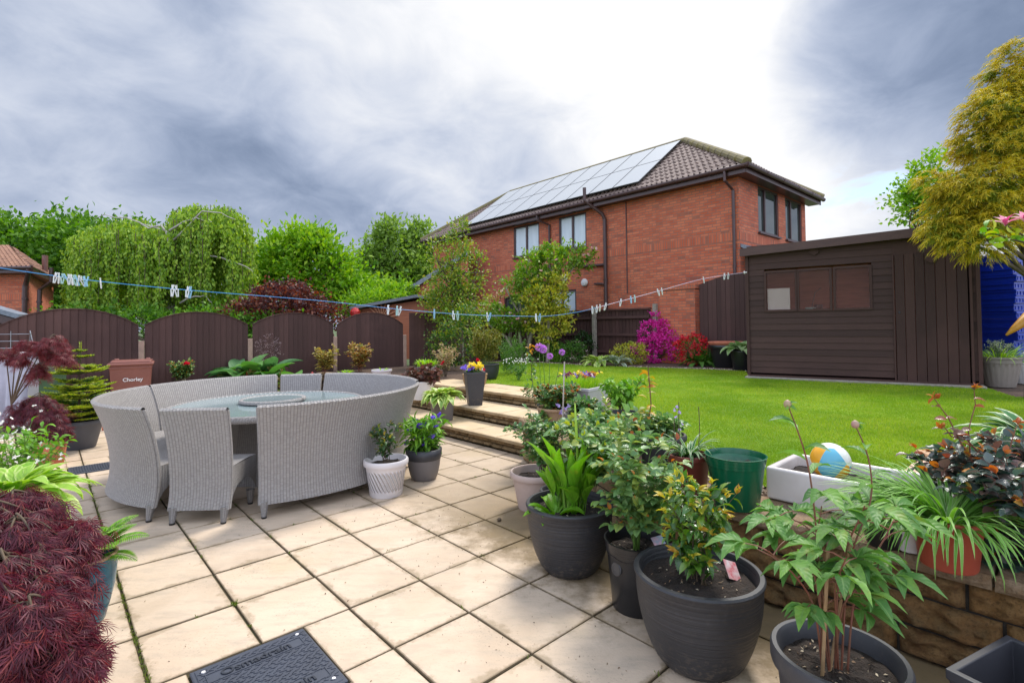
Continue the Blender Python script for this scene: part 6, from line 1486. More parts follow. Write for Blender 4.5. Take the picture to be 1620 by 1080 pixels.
# ================================================================== PLANTS ON THE LEFT
def laceleaf(root, lobes, n_br, leafm, L=.09, per=26, trunk=None, tw=1.0):
    """weeping purple maple: arching shoots hung with finely cut leaves; lobes = (cx, cy, cz, rx, ry, rz) relative to root"""
    P_, D_ = [], []; mb = MB()
    for (cx, cy, cz, rx, ry, rz_) in lobes:
        c = Vector((cx, cy, cz))
        for i in range(n_br):
            a = 2.4*i+random.uniform(-.5, .5); R_ = random.uniform(.5, 1.0)*(1.35 if random.random() < .22 else 1); top = c+Vector((0, 0, rz_*random.uniform(.3, .95)))
            end = c+Vector((math.cos(a)*rx*R_, math.sin(a)*ry*R_, -rz_*random.uniform(.1, 1.0)*R_))
            mid = c+Vector((math.cos(a)*rx*R_*.62, math.sin(a)*ry*R_*.62, rz_*random.uniform(.35, .95)*(1.15-R_*.3)))
            pts = []
            for k in range(9): t = k/8; p = top*(1-t)**2+mid*2*t*(1-t)+end*t*t; pts.append(p)
            mb.tube(pts, [.0045-.0035*k/8 for k in range(9)], 5, cap=False)
            for k in range(per):
                t = .2+.8*(k+random.random())/per; t = min(t, .999); j = int(t*8); p = pts[j].lerp(pts[j+1], t*8-j); ax = (pts[j+1]-pts[j]).normalized()
                P_.append((p.x+random.gauss(0, .018), p.y+random.gauss(0, .018), p.z+random.gauss(0, .012))); D_.append((ax.x*.7+math.cos(a)*.25+random.gauss(0, .33), ax.y*.7+math.sin(a)*.25+random.gauss(0, .33), -.75+random.gauss(0, .30)))
    if trunk:
        mb2 = MB(); tr = [Vector(p) for p in trunk]; mb2.tube(tr, [tw*(.022-.012*k/(len(tr)-1)) for k in range(len(tr))], 8)
        for lb in lobes: mb2.tube([tr[-2], (tr[-1]+Vector(lb[:3]))/2+Vector((0, 0, .05)), Vector(lb[:3])+Vector((0, 0, lb[5]*.6))], [.014*tw, .010*tw, .005*tw], 6)
        mb2.build('trunk', M_['bark'], root, smooth=True)
    mb.build('shoots', M_['stembrown'], root, smooth=True)
    sc = rng.uniform(.7, 1.2, len(P_)); return leaf_obj('leaves', leafm, root, P_, D_, L*sc, L*sc, 'palm', roll=.4)
# big purple maple in the near left corner
c0 = D(20, 930, 1.85); c0.z = 0
t = thing('purple_maple', c0, 'large weeping purple lace-leaved maple filling the near left corner', 'tree')
lb = []
for px, py, rx, rz_, Y in ((-20, 850, .24, .17, 2.0), (25, 870, .20, .15, 1.95), (0, 950, .24, .20, 1.8), (50, 950, .13, .10, 1.8), (-60, 1000, .3, .3, 1.65), (80, 850, .14, .08, 2.1), (20, 1050, .20, .18, 1.65), (-80, 830, .3, .17, 2.1), (20, 800, .15, .07, 2.1), (88, 880, .07, .10, 2.0), (85, 1000, .10, .10, 1.75), (50, 820, .10, .05, 2.15), (60, 910, .16, .12, 1.9), (112, 1050, .10, .06, 1.7), (112, 852, .08, .05, 2.05), (45, 985, .12, .10, 1.65)):
    p = D(px, py, Y)-c0; lb.append((p.x, p.y, p.z, rx, rx*.8, rz_))
laceleaf(t, lb, 22, LM['maple'], L=.062, per=38, trunk=[(0, 0, 0), (.02, .02, .2), (-.02, .05, .45)])
r_, z0 = potted('potted_fern', G(130, 985), 'blue glazed pot with pale rim and bright green fern beside the purple maple', 'urn', .145, .34, 'blueglaze', rb=.09, drop=.04)
mb = MB(); mb.lathe([(.139, .326), (.149, .330), (.149, .342), (.134, .343), (.130, .332)], 48); mb.build('pot_rim', M_['tanstone'], r_, smooth=True)
def fern(root, z0, fr, mat, L=.24, cx=(0, 0)):
    P_, D_, S_ = [], [], []; mb = MB()
    for a, el, l in fr:
        p = Vector((cx[0], cx[1], z0)); K = 16; pts = [p]
        for k in range(K): e = el-1.3*(k/K)**1.3; d = Vector((math.cos(a)*math.cos(e), math.sin(a)*math.cos(e), math.sin(e))); p = p+d*l/K; pts.append(p)
        mb.tube(pts, .0018, 4, cap=False); sd = Vector((-math.sin(a), math.cos(a), 0))
        for k in range(2, K*2):
            t = k/(K*2); j = min(K-1, int(t*K)); q = pts[j].lerp(pts[j+1], t*K-j); ax = (pts[j+1]-pts[j]).normalized(); w = l*.30*math.sin(math.pi*(t*.86+.10))
            for s_ in (-1, 1): P_.append(tuple(q)); v = sd*s_+ax*.35; D_.append(tuple(v)); S_.append(w)
    mb.build('frond_stem', M_['stemgreen'], root); S_ = np.array(S_); leaf_obj('fronds', mat, root, P_, D_, S_, S_*.12+.003, 'oval', roll=.15)
fern(r_, z0, [(-.5, 1.0, .26), (.3, .9, .30), (1.0, 1.1, .26), (-1.2, .8, .2), (1.9, 1.2, .22), (-.1, 1.35, .26), (.7, 1.3, .3), (2.8, .9, .2), (.1, .5, .24)], LM['fresh'], cx=(.03, .02))
stems(r_, z0, .10, .12, 6, LM['fresh'], .04, .025, M_['stemgreen'], nb=2, per=5)
# hosta, flowering shrub
p = G(45, 840, .0); p = D(18, 800, 2.9); p.z = 0
r_, z0 = potted('potted_variegated_hosta', p, 'large cream-edged hosta spilling from a dark pot at the left edge', 'rim', .2, .48, 'darkplastic', rb=.15, drop=.04)
hosta(r_, z0+.06, .31, LM['hosta_l'], n=70, Wd=.11); hosta(r_, z0+.14, .24, LM['hosta_l'], n=30, Wd=.11, name='upper_leaves')
p = D(28, 690, 3.5); p.z = 0
t = thing('flowering_shrub', p, 'fresh green shrub with tiny white flowers at the left edge, above the hosta', 'shrub')
stems(t, .25, .74, .30, 18, LM['fresh'], .060, .028, M_['stemgreen'], kind='lance', nb=5, per=8, start=.3)
blossom('flowers', t, LM['whitep'], [(random.uniform(-.25, .25), random.uniform(-.25, .1), random.uniform(.6, 1.0)) for _ in range(60)], .016, 5, .3)
r_, z0 = potted('potted_purple_maple', G(73, 738)+Vector((-.05, .1, 0)), 'low mounded purple maple in a terracotta pot left of the fir', 'rim', .17, .28, 'terra2', rb=.12)
c1 = r_.location; lb = []
for px, py, rx, rz_ in ((62, 640, .22, .15), (82, 665, .17, .15), (40, 660, .2, .14), (70, 690, .14, .12), (95, 685, .10, .10)): p = D(px, py, c1.y)-c1; lb.append((p.x, p.y, p.z, rx, rx, rz_))
laceleaf(r_, lb, 22, LM['maple'], L=.075, per=22, trunk=[(0, 0, z0), (0, .02, z0+.15), (0, 0, z0+.3)])
p = G(30, 735); t = thing('red_maple', p, 'open branched red maple reaching up in front of the arched fence at far left', 'tree'); lb = []
for px, py, rx, rz_ in ((85, 545, .20, .13), (62, 560, .18, .12), (100, 570, .13, .10), (60, 590, .10, .14), (45, 545, .10, .05), (8, 560, .14, .06), (30, 570, .1, .06), (-20, 560, .2, .1)): q = D(px, py, p.y)-p; lb.append((q.x, q.y, q.z, rx, rx, rz_))
a1 = D(18, 640, p.y)-p; a2 = D(40, 590, p.y)-p; laceleaf(t, lb, 14, LM['maple2'], L=.08, per=16, trunk=[(0, 0, 0), (a1.x, 0, a1.z), (a2.x, 0, a2.z)], tw=.5)
r_, z0 = potted('teal_pot', G(68, 726)+Vector((.02, 0, 0)), 'tall narrow teal glazed pot under the purple maple', 'rim', .078, .26, 'tealglaze', cat='plant pot', rb=.066)
# potted fir
M_['slatepot'] = plain('slate_blue_pot', (.095, .10, .12), (.075, .08, .095), rough=.55, scale=4)
r_, z0 = potted('potted_fir', G(125, 708), 'young fir with lime new growth in a grey tapered pot', 'rim', .27, .36, 'slatepot', rb=.17, drop=.04)
def fir(root, z0, h):
    mb = MB(); mb.tube([(0, 0, z0), (0, 0, z0+h*.6), (.01, 0, z0+h)], [.016, .010, .004], 7); P_, D_ = [], []; N1, N2 = [], []
    def needles(a, b, l, new):
        n = int((b-a).length/.0052); ax = (b-a).normalized(); sd = ax.cross(Vector((0, 0, 1))); sd = sd.normalized() if sd.length > .1 else Vector((1, 0, 0))
        for k in range(n):
            q = a.lerp(b, k/n); s_ = 1 if k % 2 else -1; d = sd*s_*random.uniform(.5, 1)+ax*.5+Vector((0, 0, random.uniform(.1, .9)))
            (N2 if new and k/n > .45 else N1).append((tuple(q), tuple(d), l))
    for tz, R_, nb in ((.04, .46, 12), (.11, .50, 12), (.20, .50, 12), (.29, .46, 11), (.38, .38, 10), (.48, .26, 8), (.60, .32, 9), (.66, .26, 8), (.80, .16, 6), (.88, .08, 4)):
        for i in range(nb):
            a = 2*math.pi*i/nb+random.uniform(-.3, .3)+tz*9; L = R_*random.uniform(.8, 1.1); b0 = Vector((0, 0, z0+h*tz)); d = Vector((math.cos(a), math.sin(a), random.uniform(.05, .35))); e = b0+d*L
            mb.tube([b0, e], [.005, .002], 5, cap=False); needles(b0.lerp(e, .25), e, .017, True); sd = Vector((-math.sin(a), math.cos(a), 0))
            for t in (.25, .35, .45, .55, .65, .75, .85, .93):
                for s_ in (-1, 1): q = b0.lerp(e, t); e2 = q+(d*.7+sd*s_*.75).normalized()*L*(1.05-t)*.62; mb.tube([q, e2], .0015, 4, cap=False); needles(q, e2, .016, True)
    needles(Vector((0, 0, z0+h*.72)), Vector((.01, 0, z0+h)), .016, True)
    mb.build('trunk', M_['bark'], root); 
    for nm, m, A_ in (('needles', LM['needle'], N1), ('new_needles', LM['needlenew'], N2)):
        leaf_obj(nm, m, root, [a[0] for a in A_], [a[1] for a in A_], .031, .0105, 'needle', roll=.4)
fir(r_, z0, 1.04)
# bins, covered airer
bn = thing('wheelie_bin', W(1.15, 11.25), 'terracotta-brown wheelie bin standing against the arched fence', 'bin', rz=ANG_B-.15)
M_['binbrown'] = plain('brown_bin_plastic', (.235, .085, .06), (.19, .065, .048), rough=.45, scale=3, bump=.05)
def bin_body(root, m, w, dpt, h, lid=True):
    mb = MB(); k = .82; R_ = []
    for (a, b, z) in ((w*k, dpt*k, .05), (w*.97, dpt*.97, h-.12), (w, dpt, h-.11), (w, dpt, h-.06)): R_ += [(-a/2, -b/2, z), (a/2, -b/2, z), (a/2, b/2, z), (-a/2, b/2, z)]
    mb.add(R_, [(3, 2, 1, 0)]+[(j*4+i, j*4+(i+1) % 4, j*4+4+(i+1) % 4, j*4+4+i) for j in range(3) for i in range(4)]); o = mb.build('body', m, root); bv = o.modifiers.new('bevel', 'BEVEL'); bv.width = .02; bv.segments = 3
    mb = MB(); mb.box((0, -.01, h-.035), (w+.05, dpt+.06, .05), bev=.015); mb.box((0, -.02, h+.0), (w-.02, dpt-.02, .05), bev=.02); 
    for x in (-w*.38, w*.38): mb.box((x, dpt*.42, h+.02), (.07, .10, .05), bev=.012)
    mb.tube([(-w/2, dpt/2+.03, h-.0), (w/2, dpt/2+.03, h-.0)], .018, 8); mb.build('lid', m, root)
    for s_ in (-1, 1): mb = MB(); mb.tube([(s_*w*.38, dpt*.40, .1), (s_*w*.5, dpt*.40, .1)], .1, 20); mb.build('wheel', M_['black'], root)
bin_body(bn, M_['binbrown'], .60, .60, .96)
text_mesh('lettering', 'Chorley', .085, M_['white'], bn, (.03, -.298, .66), (math.radians(95), 0, 0), .001, bold=.002)
gb = thing('garden_bin', W(-.05, 10.9), 'green plastic garden bin with a lid behind the potted fir', 'bin', rz=ANG_B-.1)
bin_body(gb, plain('green_bin_plastic', (.05, .12, .055), (.04, .09, .045), rough=.5, scale=3), .62, .66, .93)
ar = thing('covered_airer', D(-12, 640, 6.6), 'grey fabric cover draped over a clothes airer at the left edge', 'cover'); ar.location.z = 0
def drape():
    b = ar.location; x0 = D(-90, 600, b.y).x-b.x; x1 = D(50, 600, b.y).x-b.x; zt = D(25, 563, b.y).z; zb_ = .32; V, U = [], []; nx, nz = 60, 12
    for j in range(nz+1):
        for i in range(nx+1):
            u, v = i/nx, j/nz; x = x0+(x1-x0)*u; f = (1-v)*.9+.1; y = .045*math.sin(u*31+2*math.sin(u*7))*f+.02*math.sin(u*63)*f; V.append((x+.02*math.sin(v*5+u*9), y-.10*(1-v), zb_+(zt-zb_)*v)); U.append((u, v))
    n = len(V)
    for i in range(nx+1): u = i/nx; V.append((x0+(x1-x0)*u, .10, zt+.004)); U.append((u, 1))
    Fc = [(j*(nx+1)+i, j*(nx+1)+i+1, (j+1)*(nx+1)+i+1, (j+1)*(nx+1)+i) for j in range(nz) for i in range(nx)] + [(nz*(nx+1)+i, nz*(nx+1)+i+1, n+i+1, n+i) for i in range(nx)]
    k = len(V); pts = [(x1, .0-.10, zb_), (x1, .10, zb_), (x1, .10, zt), (x1, .0, zt)]; V += pts; U += [(0, 0)]*4; Fc.append((k, k+1, k+2, k+3))
    mesh_obj('fabric', V, Fc, plain('grey_cover', (.44, .43, .50), (.33, .33, .39), rough=.8, scale=5), ar, uv=U, smooth=True)
    mb = MB(); mb.box(((x0+x1)/2, .03, zt+.03), (x1-x0+.04, .17, .035), bev=.008); mb.build('top_board', M_['white'], ar)
    wr = MB()
    for k in range(3): z = zt+.10+.09*k; wr.tube([(x0, .08, z), (x1-.12+.02*k, .08, z), (x1+.02-.03*k, .0, z)], .004, 5)
    wr.tube([(x1-.1, .08, zt), (x1-.1, .08, zt+.32), (x1+.06, -.02, zt+.05)], .005, 5); wr.tube([(x1-.35, .08, zt), (x1-.35, .08, zt+.32)], .005, 5); wr.build('wire_frame', plain('steel_wire', (.30, .31, .33), rough=.35, metal=.8), ar)
    for x in (x0+.1, x1-.06):
        for y in (-.03, .07): m = MB(); m.tube([(x, y, 0), (x, y, zb_+.2)], .012, 8); m.build('leg', M_['black'], ar)
drape()
mb = MB(); p = G(162, 663); mb.lathe([(0, 0), (.055, .01), (.07, .04), (.05, .08), (0, .09)], 16, (0, 0, 0)); o = mb.build('red_ball', plain('red_plastic', (.65, .01, .01), rough=.3), smooth=True); o.location = p; tag(o, 'small bright red toy ball on the patio beside the curved bench', 'ball')
mb = MB(); mb.box((0, 0, .06), (.06, .24, .12), bev=.01); o = mb.build('brick', M_['terra2']); o.location = W(.75, 10.0); tag(o, 'loose terracotta brick standing on the patio near the fir pot', 'brick')

# ================================================================== MIDDLE POTS BY THE FURNITURE AND STEPS
M_['spiral'] = None
m, nt, N_, L_n, P_ = newmat('spiral_white'); g = NT(nt); o_ = g.coord('Object'); sx = N_.new('ShaderNodeSeparateXYZ'); L_n.new(o_, sx.inputs[0])
an = g.math('ARCTAN2', sx.outputs[1], sx.outputs[0]); w = g.math('SINE', g.math('ADD', g.math('MULTIPLY', an, 30), g.math('MULTIPLY', sx.outputs[2], 85)))
msk = g.math('MULTIPLY', g.mapr(sx.outputs[2], .05, .07, 0, 1), g.mapr(sx.outputs[2], .215, .235, 1, 0))
L_n.new(g.bump(g.math('MULTIPLY', w, msk), .9, .012), P_.inputs['Normal']); P_.inputs['Base Color'].default_value = (.66, .61, .60, 1); P_.inputs['Roughness'].default_value = .4; M_['spiral'] = m
r_, z0 = potted('potted_camellia', G(611, 781), 'white spiral-fluted pot with a small dark camellia beside the near bench', 'rim', .20, .32, 'spiral', rb=.14, drop=.05)
stems(r_, z0, .40, .15, 7, LM['dark'], .055, .030, M_['stembrown'], nb=4, per=7, tips=LM['olive'], tip_n=1, start=.2)
r_, z0 = potted('potted_cornflowers', G(671, 757), 'two-tone grey pot overflowing with purple cornflowers beside the white pot', 'bowl', .165, .30, 'taupe', rb=.12, drop=.03)
mb = MB(); mb.lathe([(.166, .205), (.1755, .235), (.1775, .30), (.165, .302)], 48); mb.build('pot_band', M_['wetdark'], r_, smooth=True)
e_ = stems(r_, z0, .38, .30, 22, LM['fresh'], .13, .030, M_['stemgreen'], kind='lance', nb=3, per=8, start=.05, base_r=.09)
stems(r_, z0, .12, .22, 8, LM['mid'], .12, .028, M_['stemgreen'], kind='lance', nb=2, per=6, start=.1, base_r=.1, droop=.6, name='low_leaves')
fl = random.sample([e for e, d in e_], 26); blossom('flowers', r_, LM['purplep'], [tuple(e+Vector((0, 0, .015))) for e in fl], .036, 11, .25)
r_, z0 = potted('potted_light_hosta', G(700, 664, SH), 'lime variegated hosta in a plain taupe pot on the lowest step', 'taper', .175, .30, 'taupe', rb=.145, drop=.03)
hosta(r_, z0, .27, LM['hosta_y'], n=80, Wd=.13); hosta(r_, z0+.06, .19, LM['hosta_y'], n=40, Wd=.11, name='upper_leaves')
r_, z0 = potted('tall_planter', G(751, 640, SH*2), 'tall square tapered slate-grey planter of yellow and violet pansies on the middle step', 'square', 0, .50, 'wetdark', cat='planter', sq=(.29, .29), rb=.68, drop=.02, rz=.25)
pansies(r_, z0, .11, .11, [(LM['yellowp'], .62)], 60, h=.13, r=.042)
blossom('flowers', r_, LM['purplep'], [(random.uniform(-.19, -.03), random.uniform(-.14, .0), z0+random.uniform(.05, .12)) for _ in range(20)], .036, 5, .2)
stems(r_, z0, .08, .14, 10, LM['mid'], .04, .022, M_['stemgreen'], nb=2, per=6, start=.05, base_r=.08)
r_, z0 = potted('stone_bowl', W(5.45, 6.95, SH*3), 'round rough stone bowl of white and crimson pansies behind the tall planter', 'bowl', .21, .22, 'stonepot', rb=.16, drop=.03)
pansies(r_, z0, .16, .14, [(LM['whitep'], .4), (LM['redp'], .25), (LM['darkp'], .5)], 42, h=.13, r=.034); blossom('flowers', r_, LM['redp'], [(.05, -.05, z0+.24), (.055, -.04, z0+.26)], .05, 8, .5)
stems(r_, z0, .12, .15, 10, LM['mid'], .035, .02, M_['stemgreen'], nb=2, per=6, base_r=.08)
r_, z0 = potted('potted_heuchera', G(668, 631, SH*2), 'white pot of bronze heuchera leaves on the steps behind the curved bench', 'taper', .21, .30, 'white', rb=.15, drop=.03)
p_, d_, _ = crown([(0, 0, z0+.10, .28, .26, .13)], 90, 8, .05); leaf_obj('leaves', LM['bronze'], r_, p_, d_, .07, .06, 'oval4')
r_, z0 = potted('potted_lily_grass', W(5.5, 8.55, LZ), 'grey round pot crowded with bright lime leaves beside the last step', 'rim', .21, .26, 'grey2', rb=.16, drop=.03)
strap(r_, z0, 110, .20, .030, LM['limeblade'], e0=(1.0, 1.5), bend=(.3, 1.2), br=.15, prof='lance')
r_, z0 = potted('pale_blue_pot', G(602, 602, LZ)+Vector((.1, -.3, 0)), 'pale blue-grey pot with a few lime seedlings on the raised bed wall', 'rim', .19, .24, 'lilac', rb=.14, drop=.03)
strap(r_, z0, 14, .10, .025, LM['limeblade'], e0=(.6, 1.4), bend=(.3, 1.2), br=.12, prof='lance')
r_, z0 = potted('potted_bamboo', W(6.35, 7.75, LZ), 'bushy golden bamboo in a dark round pot behind the stone bowl', 'bowl', .26, .30, 'darkplastic', rb=.2, drop=.03)
stems(r_, z0, .78, .34, 30, LM['olive'], .085, .016, M_['stemgreen'], kind='lance', nb=7, per=9, start=.15, base_r=.16, r0=.003, clump=2)
t = thing('cream_pieris', W(6.2, 8.9, LZ), 'cream and pink tinged shrub left of the golden bamboo', 'shrub'); stems(t, 0, .75, .33, 12, LM['cream'], .06, .024, M_['stembrown'], nb=5, per=9, clump=2, kind='lance')
blossom('flowers', t, LM['redp'], [(-.02, -.34, .28), (0, -.34, .30)], .05, 7, .5)
t = thing('evergreen_shrub', W(7.3, 9.9, LZ), 'tall dark green yellow-flecked evergreen at the end of the arched fence', 'shrub'); p_, d_, c = crown([(0, 0, .8, .55, .5, .75), (.1, 0, 1.1, .4, .4, .45), (-.4, .1, .5, .4, .4, .5)], 240, 12, .10)
leaf_obj('leaves', leafmat('laurel_mix', [(.03, .09, .015), (.05, .14, .02), (.10, .20, .02), (.36, .38, .04)]), t, p_, d_, .075, .038); mb = MB(); limbs(mb, (0, 0, 0), .3, [tuple(x) for x in c[:12]], .05, 12); mb.build('stem', M_['bark'], t)
t = thing('spiky_perennial', W(7.45, 8.25, LZ), 'clump of upright green feathery perennials right of the bamboo', 'plant'); stems(t, 0, .95, .38, 34, LM['mid'], .055, .014, M_['stemgreen'], kind='lance', nb=0, per=46, start=.12, base_r=.3, r0=.003)
t = thing('white_flowered_plant', W(6.65, 7.15, LZ), 'low plant dotted with white flowers behind the stone bowl', 'plant'); stems(t, 0, .34, .26, 14, LM['mid'], .05, .02, M_['stemgreen'], nb=3, per=7); blossom('flowers', t, LM['whitep'], [(random.gauss(0, .16), random.gauss(0, .16), random.uniform(.3, .42)) for _ in range(50)], .018, 5, .3)
# raised bed behind the benches: roses, rhubarb
t = thing('rhubarb', W(3.25, 11.7, .25), 'rhubarb clump with big crinkled green leaves in front of the arched fence', 'plant')
n = 50; a = rng.uniform(0, 6.28, n); b = np.stack([rng.normal(0, .26, n), rng.normal(0, .12, n), np.full(n, .0)], 1); V = []
strip_obj('leaves', leafmat('rhubarb_leaf', [(.07, .20, .03), (.11, .26, .05), (.10, .22, .11)], rough=.6), t, b, a, rng.uniform(.9, 1.4, n), rng.uniform(.9, 1.6, n), rng.uniform(.6, 1.1, n), rng.uniform(.26, .44, n), K=12, prof='petiole', fold=.22, twist=rng.normal(0, .5, n))
strap(t, 0, 22, .6, .03, LM['redp'], e0=(1.0, 1.5), bend=(0, .3), br=.12, name='stalks')
p_, d_, _ = crown([(.38, -.1, .85, .28, .2, .32)], 60, 8, .05); leaf_obj('seed_head', leafmat('dusky_seed', [(.16, .10, .12), (.24, .18, .17)]), t, p_, d_, .03, .012)
t = thing('standard_rose', W(2.0, 11.8, -.08), 'small standard rose with one red bloom in front of the second fence panel', 'rose tree')
mb = MB(); mb.tube([(0, 0, 0), (.02, 0, .62)], [.022, .018], 8); mb.tube([(.07, 0, 0), (.06, 0, .7)], .014, 6); mb.build('trunk', M_['palebark'], t); stems(t, .58, .42, .34, 14, LM['rose'], .05, .034, M_['stembrown'], nb=5, per=7, compound=True, tips=LM['redtip'], tip_n=2, start=.15)
blossom('flowers', t, LM['redp'], [(.22, -.2, .92), (.23, -.21, .93), (.21, -.2, .94)], .06, 8, .6)
t = thing('strawberry_bed', W(3.0, 11.75, .1), 'low leafy strawberry plants below the rhubarb', 'plant'); p_, d_, _ = crown([(0, 0, .25, .5, .25, .3), (.5, 0, .35, .4, .25, .32)], 120, 8, .07); leaf_obj('leaves', leafmat('mixed_low_leaf', [(.06, .17, .03), (.12, .24, .05), (.20, .12, .04), (.28, .30, .08)]), t, p_, d_, .08, .06, 'oval4')
for (s, tt, h, lab, mt) in ((4.75, 11.6, .75, 'young rose with yellow-green and bronze leaves behind the far chair', [(.36, .36, .08), (.45, .30, .08), (.18, .22, .05)]), (5.55, 11.5, .9, 'taller rose with orange-bronze new leaves left of the pale blue pot', [(.50, .22, .05), (.42, .30, .08), (.20, .24, .05), (.45, .14, .05)])):
    t = thing('young_rose', W(s, tt, LZ-.1), lab, 'rose'); stems(t, 0, h, .36, 11, leafmat('bronze_rose', mt), .065, .045, M_['stemred'], nb=4, per=6, compound=True, start=.3)
t = thing('cloth_bundle', W(4.35, 11.3, -.42), 'small folded red cloth bundle standing in the gap between benches', 'cloth'); mb = MB(); mb.lathe([(0, .98), (.03, .95), (.07, .8), (.13, .62), (.15, .55), (0, .5)], 12, wob=lambda a, z: .12*math.sin(a*5)); mb.tube([(0, 0, 0), (0, 0, .6)], .012, 6); mb.build('cloth', plain('dull_red', (.45, .07, .06), (.32, .04, .04), rough=.8, scale=8), t)
t = thing('seed_tray', W(4.85, 10.7, .47), 'black seed tray of green seedlings on the low wall', 'tray'); mb = MB(); 
mb.box((-.09, 0, .035), (.16, .22, .07), bev=.008); mb.box((.09, 0, .035), (.16, .22, .07), bev=.008); mb.build('tray', M_['darkplastic'], t); strap(t, .07, 60, .07, .02, LM['limeblade'], e0=(.8, 1.5), bend=(.2, 1), br=.16, prof='lance')

# ================================================================== FAR BORDER ON THE LAWN
def bush(name, st_, ells, mat, nclump, per, cr, L, Wd, label, cat='shrub', kind='oval', flowers=None, z=None, trunk=False):
    t = thing(name, W(*st_, LZ if z is None else z), label, cat); p_, d_, c = crown(ells, nclump, per, cr); leaf_obj('leaves', mat, t, p_, d_, L*rng.uniform(.7, 1.2, len(p_)), Wd, kind)
    mb = MB(); limbs(mb, (0, 0, 0), .15, [tuple(x) for x in c[:8]], .03, 8); mb.build('stem', M_['stembrown'], t)
    if flowers:
        fm, fn, fr = flowers; p_, d_, c = crown([(e[0], e[1], e[2]+.02, e[3]*1.06, e[4]*1.06, e[5]*1.06) for e in ells], fn, 6, cr*.8, inner=.75); leaf_obj('blossom', fm, t, p_, d_, fr, fr*.8, 'oval', roll=1)
    return t
def gx(px, py): return st(G(px, py, LZ))
bush('magenta_azalea', gx(1044, 573), [(-.05, 0, .34, .62, .5, .36), (.15, 0, .55, .42, .4, .3), (-.2, 0, .75, .34, .3, .32), (.05, 0, .9, .22, .2, .22), (-.1, 0, 1.15, .14, .14, .16)], LM['mid'], 60, 8, .08, .04, .02, 'magenta azalea in full flower in front of the brick wall', flowers=(LM['azmag'], 700, .06))
bush('red_azalea', gx(1092, 577), [(0, 0, .35, .40, .35, .34), (.1, .1, .55, .3, .3, .18)], LM['mid'], 90, 10, .07, .05, .022, 'scarlet azalea between the magenta azalea and the plant tubs', flowers=(LM['azred'], 130, .06))
bush('yellow_euonymus', gx(997, 575), [(0, 0, .28, .48, .4, .30)], LM['variyellow'], 190, 10, .06, .05, .028, 'rounded yellow variegated euonymus left of the magenta azalea')
bush('green_mound', gx(872, 570), [(-.1, 0, .28, .42, .35, .30), (.3, 0, .25, .35, .3, .26)], leafmat('iris_mound', [(.06, .20, .02), (.10, .28, .03)]), 130, 10, .07, .11, .018, 'fresh green grassy mound below the yellow variegated bush', kind='lance')
bush('low_mound', gx(818, 571), [(0, 0, .18, .45, .35, .24)], LM['fresh'], 130, 10, .06, .05, .028, 'low fresh green mound at the far lawn edge under the magnolia')
bush('pink_cranesbill', gx(905, 573), [(0, 0, .30, .42, .3, .30)], LM['mid'], 120, 9, .07, .05, .03, 'dull green plant with small pink flowers behind the alliums at the far lawn edge', flowers=(LM['pinkp'], 14, .03))
bush('dark_laurel', gx(928, 568), [(0, .2, .4, .38, .3, .42)], LM['dark'], 110, 9, .09, .10, .045, 'dark glossy laurel by the concrete post at the far border')
for px, lab, w in ((948, 'broad striped hosta clump left of the yellow euonymus', LM['hosta_y']), (975, 'silvery green hosta in front of the yellow euonymus', leafmat('silver_hosta', [(.20, .28, .16), (.30, .36, .24)], edge=(.5, .55, .4))), (1108, 'large leaved green plant beside the black tub', LM['mid'])):
    s_, t_ = gx(px, 578); t = thing('border_hosta', W(s_, t_, LZ), lab, 'plant'); hosta(t, 0, .40, w, n=40, Wd=.13)
s_, t_ = gx(1120, 577); t = thing('montbretia', W(s_, t_, LZ), 'tuft of upright sword leaves left of the terracotta-rimmed tub', 'plant'); strap(t, 0, 120, .55, .03, LM['mid'], e0=(1.1, 1.5), bend=(.2, 1.0), br=.16)
s_, t_ = gx(885, 572); t = thing('day_lily', W(s_, t_+.1, LZ), 'fan of thin arching green blades beside the grassy mound', 'plant'); strap(t, 0, 120, .55, .022, LM['fresh'], e0=(1.0, 1.5), bend=(.4, 1.4), br=.16)
s_, t_ = gx(1149, 580); r_, z0 = potted('rimmed_tub', W(s_, t_, LZ), 'black round tub holding a terracotta bowl at the far lawn edge', 'rim', .40, .52, 'black', cat='plant pot', rb=.27, drop=.02, soil=False)
mb = MB(); mb.lathe([(.20, .40), (.34, .50), (.395, .56), (.40, .60), (.36, .60), (.30, .52), (0, .46)], 40); mb.build('terracotta_bowl', M_['terra2'], r_, smooth=True)
s_, t_ = gx(1170, 584); r_, z0 = potted('potted_tub_hosta', W(s_-.05, t_-.1, LZ), 'black tub with pale green round hosta leaves against the shed', 'taper', .26, .42, 'black', rb=.2, drop=.02)
hosta(r_, z0, .36, leafmat('pale_hosta', [(.24, .40, .12), (.32, .46, .18)], edge=(.40, .50, .25)), n=30, Wd=.2)
# right of the shed
p = G(1582, 611, LZ); r_, z0 = potted('fluted_pot', p, 'big fluted taupe pot of grassy plants at the right corner of the shed', 'fluted', .27, .46, 'fluted', rb=.18, drop=.03)
strap(r_, z0, 120, .34, .014, LM['limeblade'], e0=(.4, 1.3), bend=(.4, 1.6), br=.18); stems(r_, z0, .34, .22, 12, leafmat('lavender_leaf', [(.22, .27, .16), (.32, .36, .26), (.16, .22, .10)]), .045, .012, M_['stemgreen'], kind='lance', nb=4, per=10)
p = G(1622, 606, LZ); r_, z0 = potted('white_ribbed_pot', p, 'white ribbed pot cut by the right edge beside the fluted taupe pot', 'fluted', .22, .34, 'white', rb=.15, drop=.03)
strap(r_, z0, 60, .26, .014, LM['limeblade'], e0=(.4, 1.3), bend=(.4, 1.6), br=.14); blossom('flowers', r_, LM['whitep'], [(-.10, -.1, z0+.16)], .05, 8, .5)
cr = Vector((9.0, 9.3, LZ))
